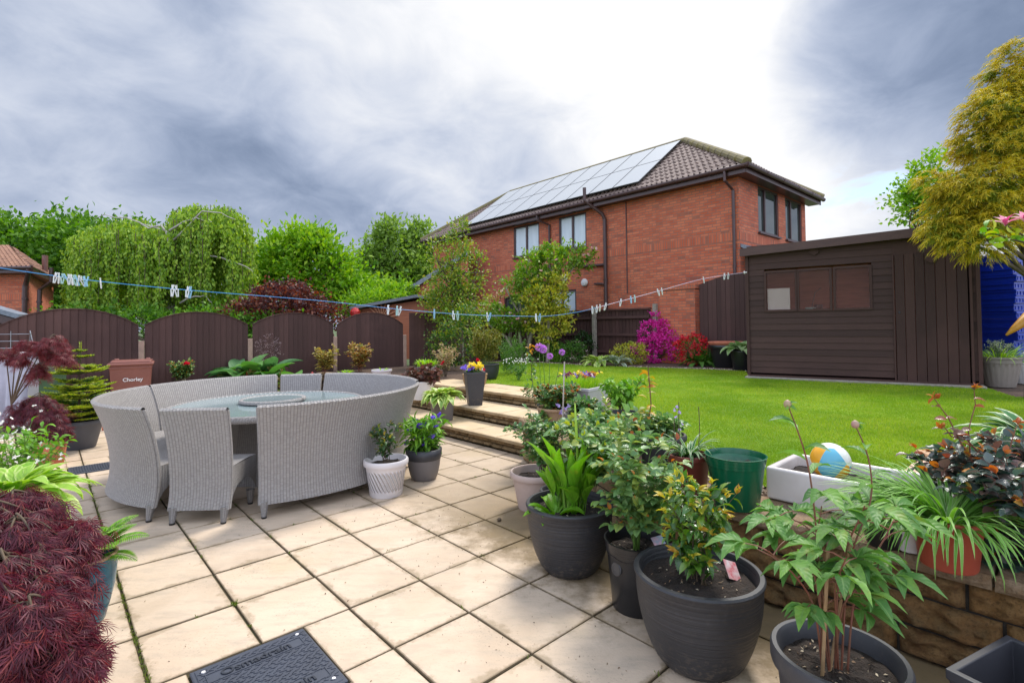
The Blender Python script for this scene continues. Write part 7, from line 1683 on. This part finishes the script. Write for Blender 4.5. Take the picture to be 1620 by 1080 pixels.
M_['crate_blue'] = M_['bluebox']  # same blue plastic as the crates
for k in range(15):
    od = ['topmost', 'second from the top', 'third from the top', 'fourth from the top', 'fifth from the top', 'sixth from the top', 'seventh from the top', 'middle one', 'seventh from the bottom', 'sixth from the bottom', 'fifth from the bottom', 'fourth from the bottom', 'third from the bottom', 'second from the bottom', 'lowest'][14-k]
    t = thing('blue_crate', cr+Vector((random.uniform(-.02, .02), random.uniform(-.02, .02), .30+k*.125)), 'bright blue plastic crate, %s in the stack beside the shed' % od, 'crate', 'stacked blue crates', rz=.30+random.uniform(-.03, .03))
    mb = MB(); mb.box((0, -.4, .060), (1.2, .02, .121)); mb.box((0, .4, .060), (1.2, .02, .121)); mb.box((-.6, 0, .060), (.02, .8, .121)); mb.box((.6, 0, .060), (.02, .8, .121)); mb.box((0, 0, .012), (1.18, .78, .015))
    mb.box((0, -.412, .095), (1.24, .03, .02)); mb.box((0, -.412, .020), (1.22, .02, .012)); mb.box((-.612, 0, .095), (.03, .84, .02))
    for x in np.linspace(-.56, .56, 15): mb.box((x, -.411, .055), (.012, .014, .06))
    o = mb.build('crate_body', M_['bluebox'], t)
mb = MB(); mb.box((0, 0, .15), (1.2, .8, .30), bev=.02); o = mb.build('pallet_base', M_['black']); o.location = cr; o.rotation_euler = (0, 0, .3); tag(o, 'dark pallet base under the stack of blue crates', 'pallet')
yc = MB(); a, b = D(1592, 530, 7.6), D(1640, 492, 7.6); yc.tube([a, a.lerp(b, .3), b, b+Vector((.3, 0, .02))], [.015, .05, .11, .13], 12); tag(yc.build('yellow_funnel', plain('yellow_oilcloth', (.55, .27, .01), (.42, .18, .01), rough=.45, scale=6), smooth=True), 'mustard yellow rolled cloth pointing down over the fluted pot', 'cloth')

sf = thing('shade_boards', (9.5, 10.6, LZ), 'tall dark boarded fence behind the blue crates at the right', 'fence')  # dark boards added to stand in for the black shadow gap
mb = MB(); fence_panel(mb, (8.1, 10.45, 0), (10.9, 10.45, 0), LZ-.05, 2.75, 2.75, bow=False, nb=20, side=1); mb.build('fence_panel', M_['fence'], sf, world=True)
mb = MB(); fence_panel(mb, (10.95, 10.45, 0), (14.5, 10.45, 0), LZ-.05, 2.75, 2.75, bow=False, nb=24, side=1); mb.build('fence_panel', M_['fence'], sf, world=True)
post(sf, (10.92, 10.47), LZ-.1, 2.8, M_['postg'])

# ================================================================== TREES AND THE CLOTHES LINE
def px_ell(cx, cy, rx, ry, Y, base, ry_depth=.8):
    p = D(cx, cy, Y); k = Y/F; return (p.x-base.x, p.y-base.y, p.z-base.z, rx*k, rx*k*ry_depth, ry*k)
def tree(name, base_px, Y, lobes, mat, label, nclump, per, cr, L, Wd, barkm='bark', tr=.14, kind='oval', cat='tree', zbase=0.0, nl=14, inner=.35, h0=None, updir=.3):
    b = D(base_px, 520, Y); b.z = zbase; t = thing(name, b, label, cat); el = [px_ell(*l, Y, b) for l in lobes]
    p_, d_, c = crown(el, nclump, per, cr*1.1, inner=inner, updir=updir); leaf_obj('crown', mat, t, p_, d_, L*rng.uniform(.65, 1.2, len(p_)), Wd, kind, roll=.6)
    top = max(e[2] for e in el); h = h0 or top*.6
    mb = MB(); mb.tube([(0, 0, -.1), (.04, .02, h*.35), (-.05, 0, h*.7), (0, .03, h)], [tr, tr*.85, tr*.65, tr*.45], 10); cs = [tuple(x) for x in c[rng.permutation(len(c))[:nl*2]]]; limbs(mb, (0, 0, 0), h, cs, tr, nl*2); mb.build('trunk', M_[barkm], t, smooth=True)
    return t
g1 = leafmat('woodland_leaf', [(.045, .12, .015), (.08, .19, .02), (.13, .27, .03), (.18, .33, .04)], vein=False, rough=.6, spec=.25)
g2 = leafmat('spring_leaf', [(.10, .24, .012), (.17, .36, .02), (.26, .45, .03), (.34, .48, .04)], vein=False, rough=.6, spec=.25)
g3 = leafmat('grey_green_leaf', [(.13, .22, .04), (.20, .31, .06), (.28, .40, .08)], transl=.45, vein=False, rough=.6, spec=.25)
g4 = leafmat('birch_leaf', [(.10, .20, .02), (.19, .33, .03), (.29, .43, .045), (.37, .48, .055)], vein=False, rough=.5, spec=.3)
copper = leafmat('copper_leaf', [(.045, .018, .020), (.08, .028, .028), (.15, .045, .035), (.24, .07, .03)], vein=False, rough=.45)
tree('broadleaf_tree', 40, 26, [(30, 420, 105, 75), (-40, 400, 80, 60), (120, 400, 70, 62), (60, 470, 130, 50), (0, 370, 45, 32), (150, 450, 60, 50)], g1, 'dark green broadleaved tree rising behind the orange brick house corner', 620, 26, .55, .30, .17)
tree('broadleaf_tree', 175, 29, [(170, 395, 90, 55), (110, 375, 50, 35), (215, 410, 50, 40), (140, 450, 90, 45)], g1, 'mid green tree behind the left half of the weeping birch', 360, 24, .6, .32, .18)
tree('broadleaf_tree', 480, 22, [(480, 425, 70, 60), (435, 420, 48, 46), (530, 440, 48, 42), (470, 385, 30, 24), (505, 390, 26, 24), (570, 470, 60, 30)], g2, 'rounded bright spring-green tree between the weeping birch and the grey-green trees', 520, 26, .42, .26, .12)
tree('broadleaf_tree', 620, 30, [(615, 405, 38, 52), (595, 430, 40, 40), (640, 440, 50, 38), (618, 370, 16, 24)], g3, 'upright soft grey-green tree left of centre behind the laurel', 300, 24, .55, .30, .15)
tree('broadleaf_tree', 672, 31, [(668, 405, 32, 46), (690, 430, 30, 40), (655, 430, 30, 40), (664, 372, 14, 18)], g3, 'pointed grey-green tree just left of the house roof', 260, 24, .55, .30, .15)
tree('copper_shrub', 448, 16, [(445, 490, 78, 36), (395, 505, 55, 30), (500, 500, 48, 28), (445, 470, 50, 20)], copper, 'wide dark copper-leaved shrub domed above the arched fence', 340, 26, .22, .12, .075, tr=.09, cat='shrub')
tree('laurel', 600, 19.5, [(600, 480, 52, 22), (575, 490, 30, 20)], g2, 'low bright lime laurel left of the rounder one behind the summerhouse', 190, 26, .22, .17, .06, tr=.07, cat='shrub')
tree('laurel', 632, 20, [(630, 470, 28, 22)], g2, 'round bright laurel above the summerhouse roof', 110, 26, .2, .17, .06, tr=.07, cat='shrub')
tree('distant_tree', 1463, 30, [(1465, 295, 35, 40), (1445, 320, 30, 30), (1490, 330, 45, 50), (1475, 260, 20, 20)], g2, 'pale fresh green tree seen behind the golden conifer', 170, 20, .5, .30, .16, nl=10)
t = tree('hedge_tree', 330, 30, [(330, 440, 120, 50), (560, 460, 120, 28), (250, 470, 120, 40)], g1, 'dark green belt of trees low behind the birch and the bright green tree', 420, 24, .6, .34, .18)
tree('hedge', 300, 15.5, [(225, 512, 60, 22), (330, 512, 70, 22), (420, 516, 60, 20), (140, 505, 60, 22)], g1, 'low dark hedge showing in the gaps between the arched fence panels', 240, 22, .25, .14, .08, tr=.06, cat='hedge')
# weeping birch
def birch():
    Y = 18.0; b = D(268, 520, Y); b.z = 0; t = thing('weeping_birch', b, 'large weeping birch with curtains of yellow-green leaves and pale arching limbs', 'tree'); k = Y/F
    def P(px, py, dy=0): q = D(px, py, Y+dy); return q-b
    P_, D_ = [], []; tw = MB()
    domes = [((200, 374), 62, 24, 2.4), ((330, 366), 62, 42, 2.6), ((150, 392), 42, 30, 2.0), ((262, 378), 48, 18, 2.6), ((372, 405), 32, 42, 2.0), ((128, 430), 22, 30, 1.4), ((300, 350), 36, 20, 2.0), ((235, 395), 60, 24, 3.2), ((350, 350), 34, 20, 1.8)]
    for (cx, cy), rx, ry, dep in domes:
        n = int(rx*3.0)
        for i in range(n):
            a = random.uniform(0, 2*math.pi); r = math.sqrt(random.random())*1.05; x = cx+rx*r*math.cos(a); dy = dep*.6*r*math.sin(a); top = cy-ry*math.sqrt(max(0, 1-min(1, r*r)*.98))+random.uniform(-5, 6)
            cur = .5+.5*math.sin(x*.13+1.7*math.sin(x*.05+dy*2)+dy*3)          # bunches the hanging shoots into curtains
            if cur < .18 and random.random() < .75: continue
            low = min(500, max(top+14, cy+random.uniform(20, 60)+75*cur*(1 if abs(x-250) < 95 else .75)))
            p = P(x, top, dy); e = P(x+(x-cx)*.16+random.uniform(-3, 3), low, dy*1.1); n2 = max(5, int((p-e).length/.06))
            for j in range(n2):
                u = j/n2; q = p.lerp(e, u); q += Vector((math.sin(u*9+i)*.06, math.cos(u*7+i)*.06, .14*math.sin(math.pi*u)));  s_ = .085*(1-.5*u)
                for _ in range(2): P_.append((q.x+random.gauss(0, s_), q.y+random.gauss(0, s_), q.z+random.gauss(0, .05))); D_.append((random.gauss(0, .4), random.gauss(0, .4), -1))
            if i % 3 == 0: tw.tube([p, p.lerp(e, .5)+Vector((.03, 0, .05)), e], [.012, .008, .004], 4, cap=False)
    leaf_obj('crown', g4, t, P_, D_, .135*rng.uniform(.6, 1.2, len(P_)), .075, 'oval', roll=.9); tw.build('twigs', M_['stembrown'], t)
    mb = MB(); mb.tube([(0, 0, 0), (.1, 0, 1.6), (0, 0, 3.2), P(268, 372)], [.24, .2, .15, .10], 10)
    for path in (((268, 372), (255, 358), (235, 362), (220, 352), (200, 346), (165, 341), (150, 346)), ((268, 366), (290, 352), (310, 346), (335, 352)), ((270, 400), (262, 365), (225, 355)), ((270, 385), (300, 355), (320, 335), (350, 338), (372, 348)), ((300, 400), (350, 410), (380, 418), (400, 430)), ((285, 480), (310, 470), (325, 468), (335, 480))):
        pts = [P(x, y-1, -1.15) for x, y in path]; fine = []
        for i in range(len(pts)-1): fine += [pts[i].lerp(pts[i+1], u) + Vector((0, 0, random.gauss(0, .02))) for u in (0, .5)]
        fine.append(pts[-1]); mb.tube(fine, [.034-.026*i/len(fine) for i in range(len(fine))], 6)
    mb.build('trunk', plain('birch_bark', (.55, .50, .46), (.30, .26, .22), rough=.8, scale=6), t, smooth=True)
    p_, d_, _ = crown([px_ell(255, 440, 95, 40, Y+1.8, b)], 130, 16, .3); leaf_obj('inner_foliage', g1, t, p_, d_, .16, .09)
birch()
# slender ornamental tree in front of the house, its support pole
sp_ = W(8.9, 10.6, LZ)
Ys = sp_.y
lf_s = leafmat('ornamental_leaf', [(.09, .19, .02), (.16, .28, .03), (.26, .36, .04), (.44, .38, .06)], rough=.4)
t = tree('ornamental_tree', 727, Ys, [(712, 455, 40, 60), (740, 440, 34, 60), (700, 420, 26, 50), (722, 385, 26, 36), (735, 500, 36, 26), (690, 480, 26, 34), (728, 358, 12, 12), (715, 480, 40, 40)], lf_s, 'slender loose-leaved ornamental tree standing in front of the left end of the house', 470, 12, .16, .095, .050, tr=.05, zbase=LZ, inner=.15, nl=30, h0=2.6)
# magnolia with low spreading trunks, and yellow variegated bush
Ym = 15.2; lm = leafmat('magnolia_leaf', [(.09, .21, .02), (.15, .29, .025), (.22, .36, .035), (.30, .40, .05)], rough=.35)
b = G(838, 566, LZ)*0+D(838, 560, Ym); b.z = LZ; t = thing('magnolia', b, 'spreading magnolia with pale forked stems and pinkish blooms against the brick wall', 'tree')
el = [px_ell(*l, Ym, b) for l in ((870, 425, 48, 24), (905, 405, 34, 18), (840, 440, 42, 22), (815, 452, 26, 18), (868, 400, 20, 14), (840, 410, 22, 14), (800, 505, 36, 20), (775, 495, 24, 16), (850, 470, 50, 22), (835, 510, 30, 16), (925, 412, 16, 12))]
p_, d_, c = crown(el, 430, 14, .14, inner=.15); leaf_obj('crown', lm, t, p_, d_, .14*rng.uniform(.6, 1.2, len(p_)), .06, 'oval', roll=.5)
mb = MB(); Pm = lambda x, y, dy=0: D(x, y, Ym+dy)-b
for path, r in ((((826, 572), (812, 555), (800, 532), (785, 524), (770, 510)), .045), (((832, 572), (838, 540), (848, 500), (862, 450), (880, 415)), .075), (((828, 572), (822, 530), (824, 480), (830, 440), (838, 410)), .05), (((838, 545), (828, 505), (812, 480), (800, 455)), .035), (((852, 490), (885, 450), (915, 415)), .035), (((824, 500), (800, 510), (780, 500)), .03)):
    pts = [Pm(*q) for q in path]; mb.tube(pts, [r*(1-.6*i/len(pts)) for i in range(len(pts))], 8)
mb.build('trunk', M_['palebark'], t, smooth=True)
fm = petalmat('magnolia_petal', [(.70, .42, .40), (.78, .60, .55), (.62, .30, .32)]); pts = [tuple(Vector(p_[random.randrange(len(p_))])+Vector((0, -.15, .05))) for _ in range(46)]; blossom('flowers', t, fm, pts, .075, 6, .9)
b = D(866, 560, 14.6); b.z = LZ; t = thing('variegated_bush', b, 'tall loose bush of bright yellow variegated leaves in front of the magnolia', 'shrub')
el = [px_ell(*l, 14.6, b) for l in ((866, 470, 34, 34), (880, 505, 30, 24), (850, 505, 26, 24), (885, 445, 18, 16), (845, 475, 22, 20), (868, 535, 18, 18))]
p_, d_, c = crown(el, 300, 13, .12, inner=.2); leaf_obj('leaves', LM['variyellow'], t, p_, d_, .12*rng.uniform(.6, 1.1, len(p_)), .055, 'oval'); mb = MB(); mb.tube([(0, 0, 0), (.03, 0, .7), (0, 0, 1.4)], [.05, .04, .02], 8); limbs(mb, (0, 0, 0), 1.2, [tuple(x) for x in c[:14]], .04, 14); mb.build('stem', M_['palebark'], t)
b = D(775, 560, 16.2); b.z = LZ; t = thing('pink_tinged_shrub', b, 'yellow-green shrub with pink tips reaching over the back fence left of the magnolia', 'shrub'); el = [px_ell(*l, 16.2, b) for l in ((775, 485, 20, 20), (768, 495, 24, 14), (785, 470, 10, 10))]
p_, d_, c = crown(el, 70, 10, .12, inner=.2); leaf_obj('leaves', leafmat('pink_tipped', [(.30, .36, .03), (.42, .42, .05), (.55, .32, .22), (.2, .3, .03)]), t, p_, d_, .11, .05); mb = MB(); limbs(mb, (0, 0, 0), .8, [tuple(x) for x in c[:8]], .04, 8); mb.build('stem', M_['stembrown'], t)
# golden thread cypress on the right, arching over the shed
def cypress():
    Yc = 6.6; b = D(1640, 600, Yc); b.z = LZ; t = thing('golden_cypress', b, 'large golden thread-leaved conifer leaning in from the right edge over the shed', 'tree')
    A1, A2 = [], []; mb = MB(); P = lambda x, y, dy=0: D(x, y, Yc+dy)-b
    lobes = [(1590, 130, 34, 40, .2), (1575, 180, 48, 40, 0), (1600, 230, 70, 50, 0), (1545, 225, 34, 30, .1), (1560, 300, 62, 46, -.1), (1515, 300, 36, 28, 0), (1500, 340, 34, 34, .1), (1545, 370, 52, 38, -.1), (1620, 320, 60, 60, .2), (1490, 370, 24, 24, 0), (1605, 90, 20, 24, .2), (1640, 200, 60, 90, .3), (1600, 150, 40, 40, .1), (1560, 340, 60, 50, .3), (1480, 290, 20, 18, .1)]
    for cx, cy, rx, ry, dy in lobes:
        c = P(cx, cy, dy); k = Yc/F
        for i in range(int(rx*ry*.085)):
            u = Vector(tuple(sph(1)[0])); r = random.random()**.4; o = c+Vector((u.x*rx*k*r, u.y*rx*k*.8*r, u.z*ry*k*r)); out = Vector((u.x-.35, u.y*.8-.25, .15+.3*u.z)).normalized()
            for s_ in range(5):
                d = (out+Vector((random.gauss(0, .45), random.gauss(0, .45), random.gauss(0, .3)))).normalized(); L = random.uniform(.12, .26); q = o.copy(); K = 5
                for j in range(K):
                    d2 = (d+Vector((0, 0, -.36*j))).normalized(); (A1 if r > .72 and random.random() < .75 else A2).append((tuple(q), tuple(d2), L/K*1.2))
                    if j < 4:
                        for w in (-1, 1): d3 = (d2+Vector((-d2.y, d2.x, .1))*w*.9).normalized(); (A1 if r > .66 else A2).append((tuple(q), tuple(d3), L/K*1.5))
                    q = q+d2*L/K
    for nm, m, A_ in (('golden_sprays', leafmat('gold_thread', [(.42, .34, .012), (.58, .44, .018), (.66, .48, .03), (.30, .32, .02)], vein=False, rough=.6), A1), ('green_sprays', leafmat('green_thread', [(.14, .20, .015), (.22, .28, .02), (.34, .34, .02)], vein=False, rough=.6), A2)):
        if A_: l = np.array([a[2] for a in A_]); leaf_obj(nm, m, t, [a[0] for a in A_], [a[1] for a in A_], l, .0085, 'needle', roll=1)
    mb.tube([(0, 0, 0), (.05, 0, 1.2), (-.05, 0, 2.4), (0, 0, 3.6)], [.13, .11, .08, .04], 10)
    for cx, cy, rx, ry, dy in lobes: e = P(cx, cy, dy); s0 = Vector((0, 0, max(.5, e.z*.72))); mb.tube([s0, s0.lerp(e, .5)+Vector((0, 0, .08)), e], [.035, .022, .010], 6)
    mb.build('trunk', M_['bark'], t, smooth=True)
cypress()
# pink magnolia sprig close on the right
def sprig():
    Yq = 3.3; b = D(1680, 420, Yq); b.z = LZ; t = thing('pink_magnolia', b, 'pink magnolia branch with two open blooms reaching in from the right edge', 'tree'); P = lambda x, y, dy=0: D(x, y, Yq+dy)-b
    mb = MB(); mb.tube([(0, 0, 0), (.03, 0, .9), P(1680, 420)], [.03, .022, .012], 7); mb.tube([P(1680, 420), P(1640, 388), P(1605, 380), P(1580, 372), P(1560, 368)], [.010, .008, .006, .004, .002], 6); mb.tube([P(1640, 388), P(1612, 368), P(1591, 356)], [.006, .005, .004], 6); mb.tube([P(1660, 400), P(1630, 365), P(1622, 350)], [.006, .005, .004], 6); mb.build('branch', M_['stembrown'], t)
    pp, dd = [], []
    for _ in range(46):
        x = random.uniform(1556, 1640); y = 370+random.gauss(0, 7)+(x-1560)*.08; pp.append(tuple(P(x, y, random.gauss(0, .05)))); dd.append((random.gauss(-.2, .8), random.gauss(-.3, .6), random.gauss(0, .35)))
    leaf_obj('leaves', leafmat('magnolia_fresh', [(.12, .30, .015), (.20, .38, .03), (.42, .44, .03), (.08, .22, .04)]), t, pp, dd, .062*rng.uniform(.7, 1.2, len(pp)), .036, 'oval4')
    for x, y in ((1590, 358), (1621, 352)):
        c = P(x, y); P_, D_ = [], []
        for k in range(9): a = 2*math.pi*k/9; P_.append(tuple(c)); D_.append((math.cos(a)*(.45 if k % 2 else .9), math.sin(a)*(.45 if k % 2 else .8), .95 if k % 2 else .75))
        leaf_obj('bloom', petalmat('magnolia_pink', [(.62, .10, .28), (.72, .26, .42), (.78, .50, .58)]), t, P_, D_, .088, .030, 'lance', roll=.1)
sprig()

# clothes line: from the left of the garden, sagging, up to the shed corner
P0 = D(-30, 420, 4.35); P1 = SA+Vector((0, 0, 0)); anchors = [(-30, 420), (0, 424), (140, 443), (300, 459), (500, 475), (620, 488), (727, 497), (800, 499.5), (862, 500), (905, 495), (942, 487), (1043, 460), (1113, 441), (1178, 431)]
q0 = Vector((-4.6, 4.45)); q1 = Vector((4.33, 9.70)); line = []
for px, py in anchors:
    r = _ray(px, 500); k_ = r.x/r.y; dx, dy = q1.x-q0.x, q1.y-q0.y; kk = (k_*q0.y-q0.x)/(dx-k_*dy); Yq = q0.y+dy*kk; line.append(D(px, py, Yq))
def smooth_line(pts, n=6):
    out = []
    for i in range(len(pts)-1):
        p0, p1, p2, p3 = pts[max(0, i-1)], pts[i], pts[i+1], pts[min(len(pts)-1, i+2)]
        for j in range(n):
            t = j/n; out.append(.5*((2*p1)+(p2-p0)*t+(2*p0-5*p1+4*p2-p3)*t*t+(3*p1-p0-3*p2+p3)*t**3))
    return out+[pts[-1]]
sl_ = smooth_line(line)
m1 = plain('blue_cord', (.03, .22, .55), (.05, .30, .62), rough=.5); m2 = plain('lilac_cord', (.60, .50, .62), (.52, .42, .55), rough=.5)
cut = 10*6
cl = thing('clothes_line', sl_[0], 'thin blue and lilac clothes line strung across the whole garden to the shed', 'clothes line')
mb = MB(); mb.tube(sl_[:cut+1], .0032, 6); mb.build('cord', m1, cl, world=True); mb = MB(); mb.tube(sl_[cut:], .0038, 6); mb.build('cord', m2, cl, world=True)
mb = MB(); mb.lathe([(0, 0), (.03, 0), (.03, .012), (.012, .02), (.012, .05), (0, .05)], 12); hk = mb.build('line_hook', M_['white'], cl); hk.location = sl_[-1]-cl.location; hk.rotation_euler = (math.pi/2, 0, .4)
def peg_mesh(tilt):
    mb = MB()
    for s_ in (-1, 1):
        m3 = Matrix.Rotation(s_*.13, 3, 'Y'); mb.box((s_*.008, 0, -.030), (.009, .012, .060), mtx=m3, bev=.003); mb.box((s_*.0045, 0, .014), (.007, .011, .030), mtx=m3, bev=.002)
    mb.box((0, 0, -.004), (.012, .016, .007)); return mb
pm = {'white': plain('white_peg', (.75, .76, .74), rough=.4), 'blue': plain('pale_blue_peg', (.30, .55, .70), rough=.4), 'mint': plain('mint_peg', (.45, .66, .62), rough=.4)}
protos = {}
pegs = [(x, c) for x, c in zip((88, 93, 99, 104, 109, 113, 118, 121, 124, 129, 134, 138), ('white', 'white', 'mint', 'blue', 'white', 'white', 'mint', 'blue', 'white', 'white', 'blue', 'blue'))] + [(159, 'white'), (273, 'white'), (279, 'white'), (297, 'white'), (301, 'blue'), (614, 'white'), (628, 'mint'), (633, 'white'), (687, 'blue'), (717, 'white'), (724, 'mint'), (771, 'white'), (775, 'blue'), (848, 'white'), (854, 'blue'), (937, 'white'), (944, 'white'), (949, 'white'), (958, 'white'), (982, 'white'), (998, 'blue'), (1004, 'mint'), (1041, 'white'), (1047, 'white'), (1113, 'white'), (1146, 'white'), (1152, 'white')]
LB = [(150, 'in the dense cluster on the left end of the clothes line'), (200, 'hanging alone just right of the left cluster'), (310, 'hanging in front of the weeping birch'), (645, 'hanging in front of the summerhouse'), (740, 'hanging in front of the slender tree'), (800, 'hanging left of the magnolia'), (870, 'hanging in front of the yellow variegated bush'), (965, 'on the line beside the tall concrete post'), (1010, 'on the line above the railed fence'), (1060, 'on the line above the short brick wall'), (1130, 'alone on the line above the arched gate'), (1200, 'paired beside the shed corner')]
pj = lambda p: CX+F*(Vector(p)-Vector((0, 0, H))).dot(R2)/(Vector(p)-Vector((0, 0, H))).dot(FW)
xs_ = [pj(p) for p in sl_]
for x, c in pegs:
    i = max(k for k in range(len(xs_)-1) if xs_[k] <= x); u = (x-xs_[i])/(xs_[i+1]-xs_[i]); p = sl_[i].lerp(sl_[i+1], u)
    if c not in protos: o = peg_mesh(0).build('clothes_peg', pm[c]); protos[c] = o.data
    else: o = bpy.data.objects.new('clothes_peg', protos[c]); COL.objects.link(o)
    sc_ = 1.0 if x < 200 else 1.2; o.scale = (sc_, sc_, sc_*1.15)
    o.location = p; o.rotation_euler = (random.gauss(0, .12), random.gauss(0, .22), random.uniform(-1.1, 1.1)); wh = next(l for lim, l in LB if x < lim)
    tag(o, ('%s clothes peg %s' % ({'white': 'white', 'blue': 'pale blue', 'mint': 'mint'}[c], wh)), 'clothes peg', 'pegs on the line: %s %s' % (c, wh))

# dry bits and crumbs of soil lying on the slabs
def crumbs():
    p = []
    for _ in range(420):
        a, b = (random.uniform(.2, 3.9), random.uniform(1.0, 6.5)) if random.random() < .55 else (random.gauss(2.0, .35), random.uniform(.8, 4.2))
        if MH[0] < a < MH[1] and MH[2] < b < MH[3]: continue
        if a > 2.8: continue
        p.append(tuple(W(a, b, .004)))
    p = np.array(p); n = len(p); leaf_obj('crumbs', leafmat('crumb', [(.03, .02, .015), (.10, .06, .035), (.22, .15, .08), (.06, .02, .03)], vein=False, transl=0, rough=.9), None, p, rng.normal(0, 1, (n, 3))*[1, 1, .25], rng.uniform(.005, .016, n), rng.uniform(.003, .009, n), 'oval')['kind'] = 'stuff'
crumbs()
o = MB(); o.lathe([(0, 0), (.014, .003), (.018, .014), (.012, .024), (0, .027)], 9); o = o.build('snail_shell', M_['stembrown'], smooth=True); o.location = G(790, 824); tag(o, 'tiny dark brown snail shell alone on the open paving left of the acanthus pot', 'shell')
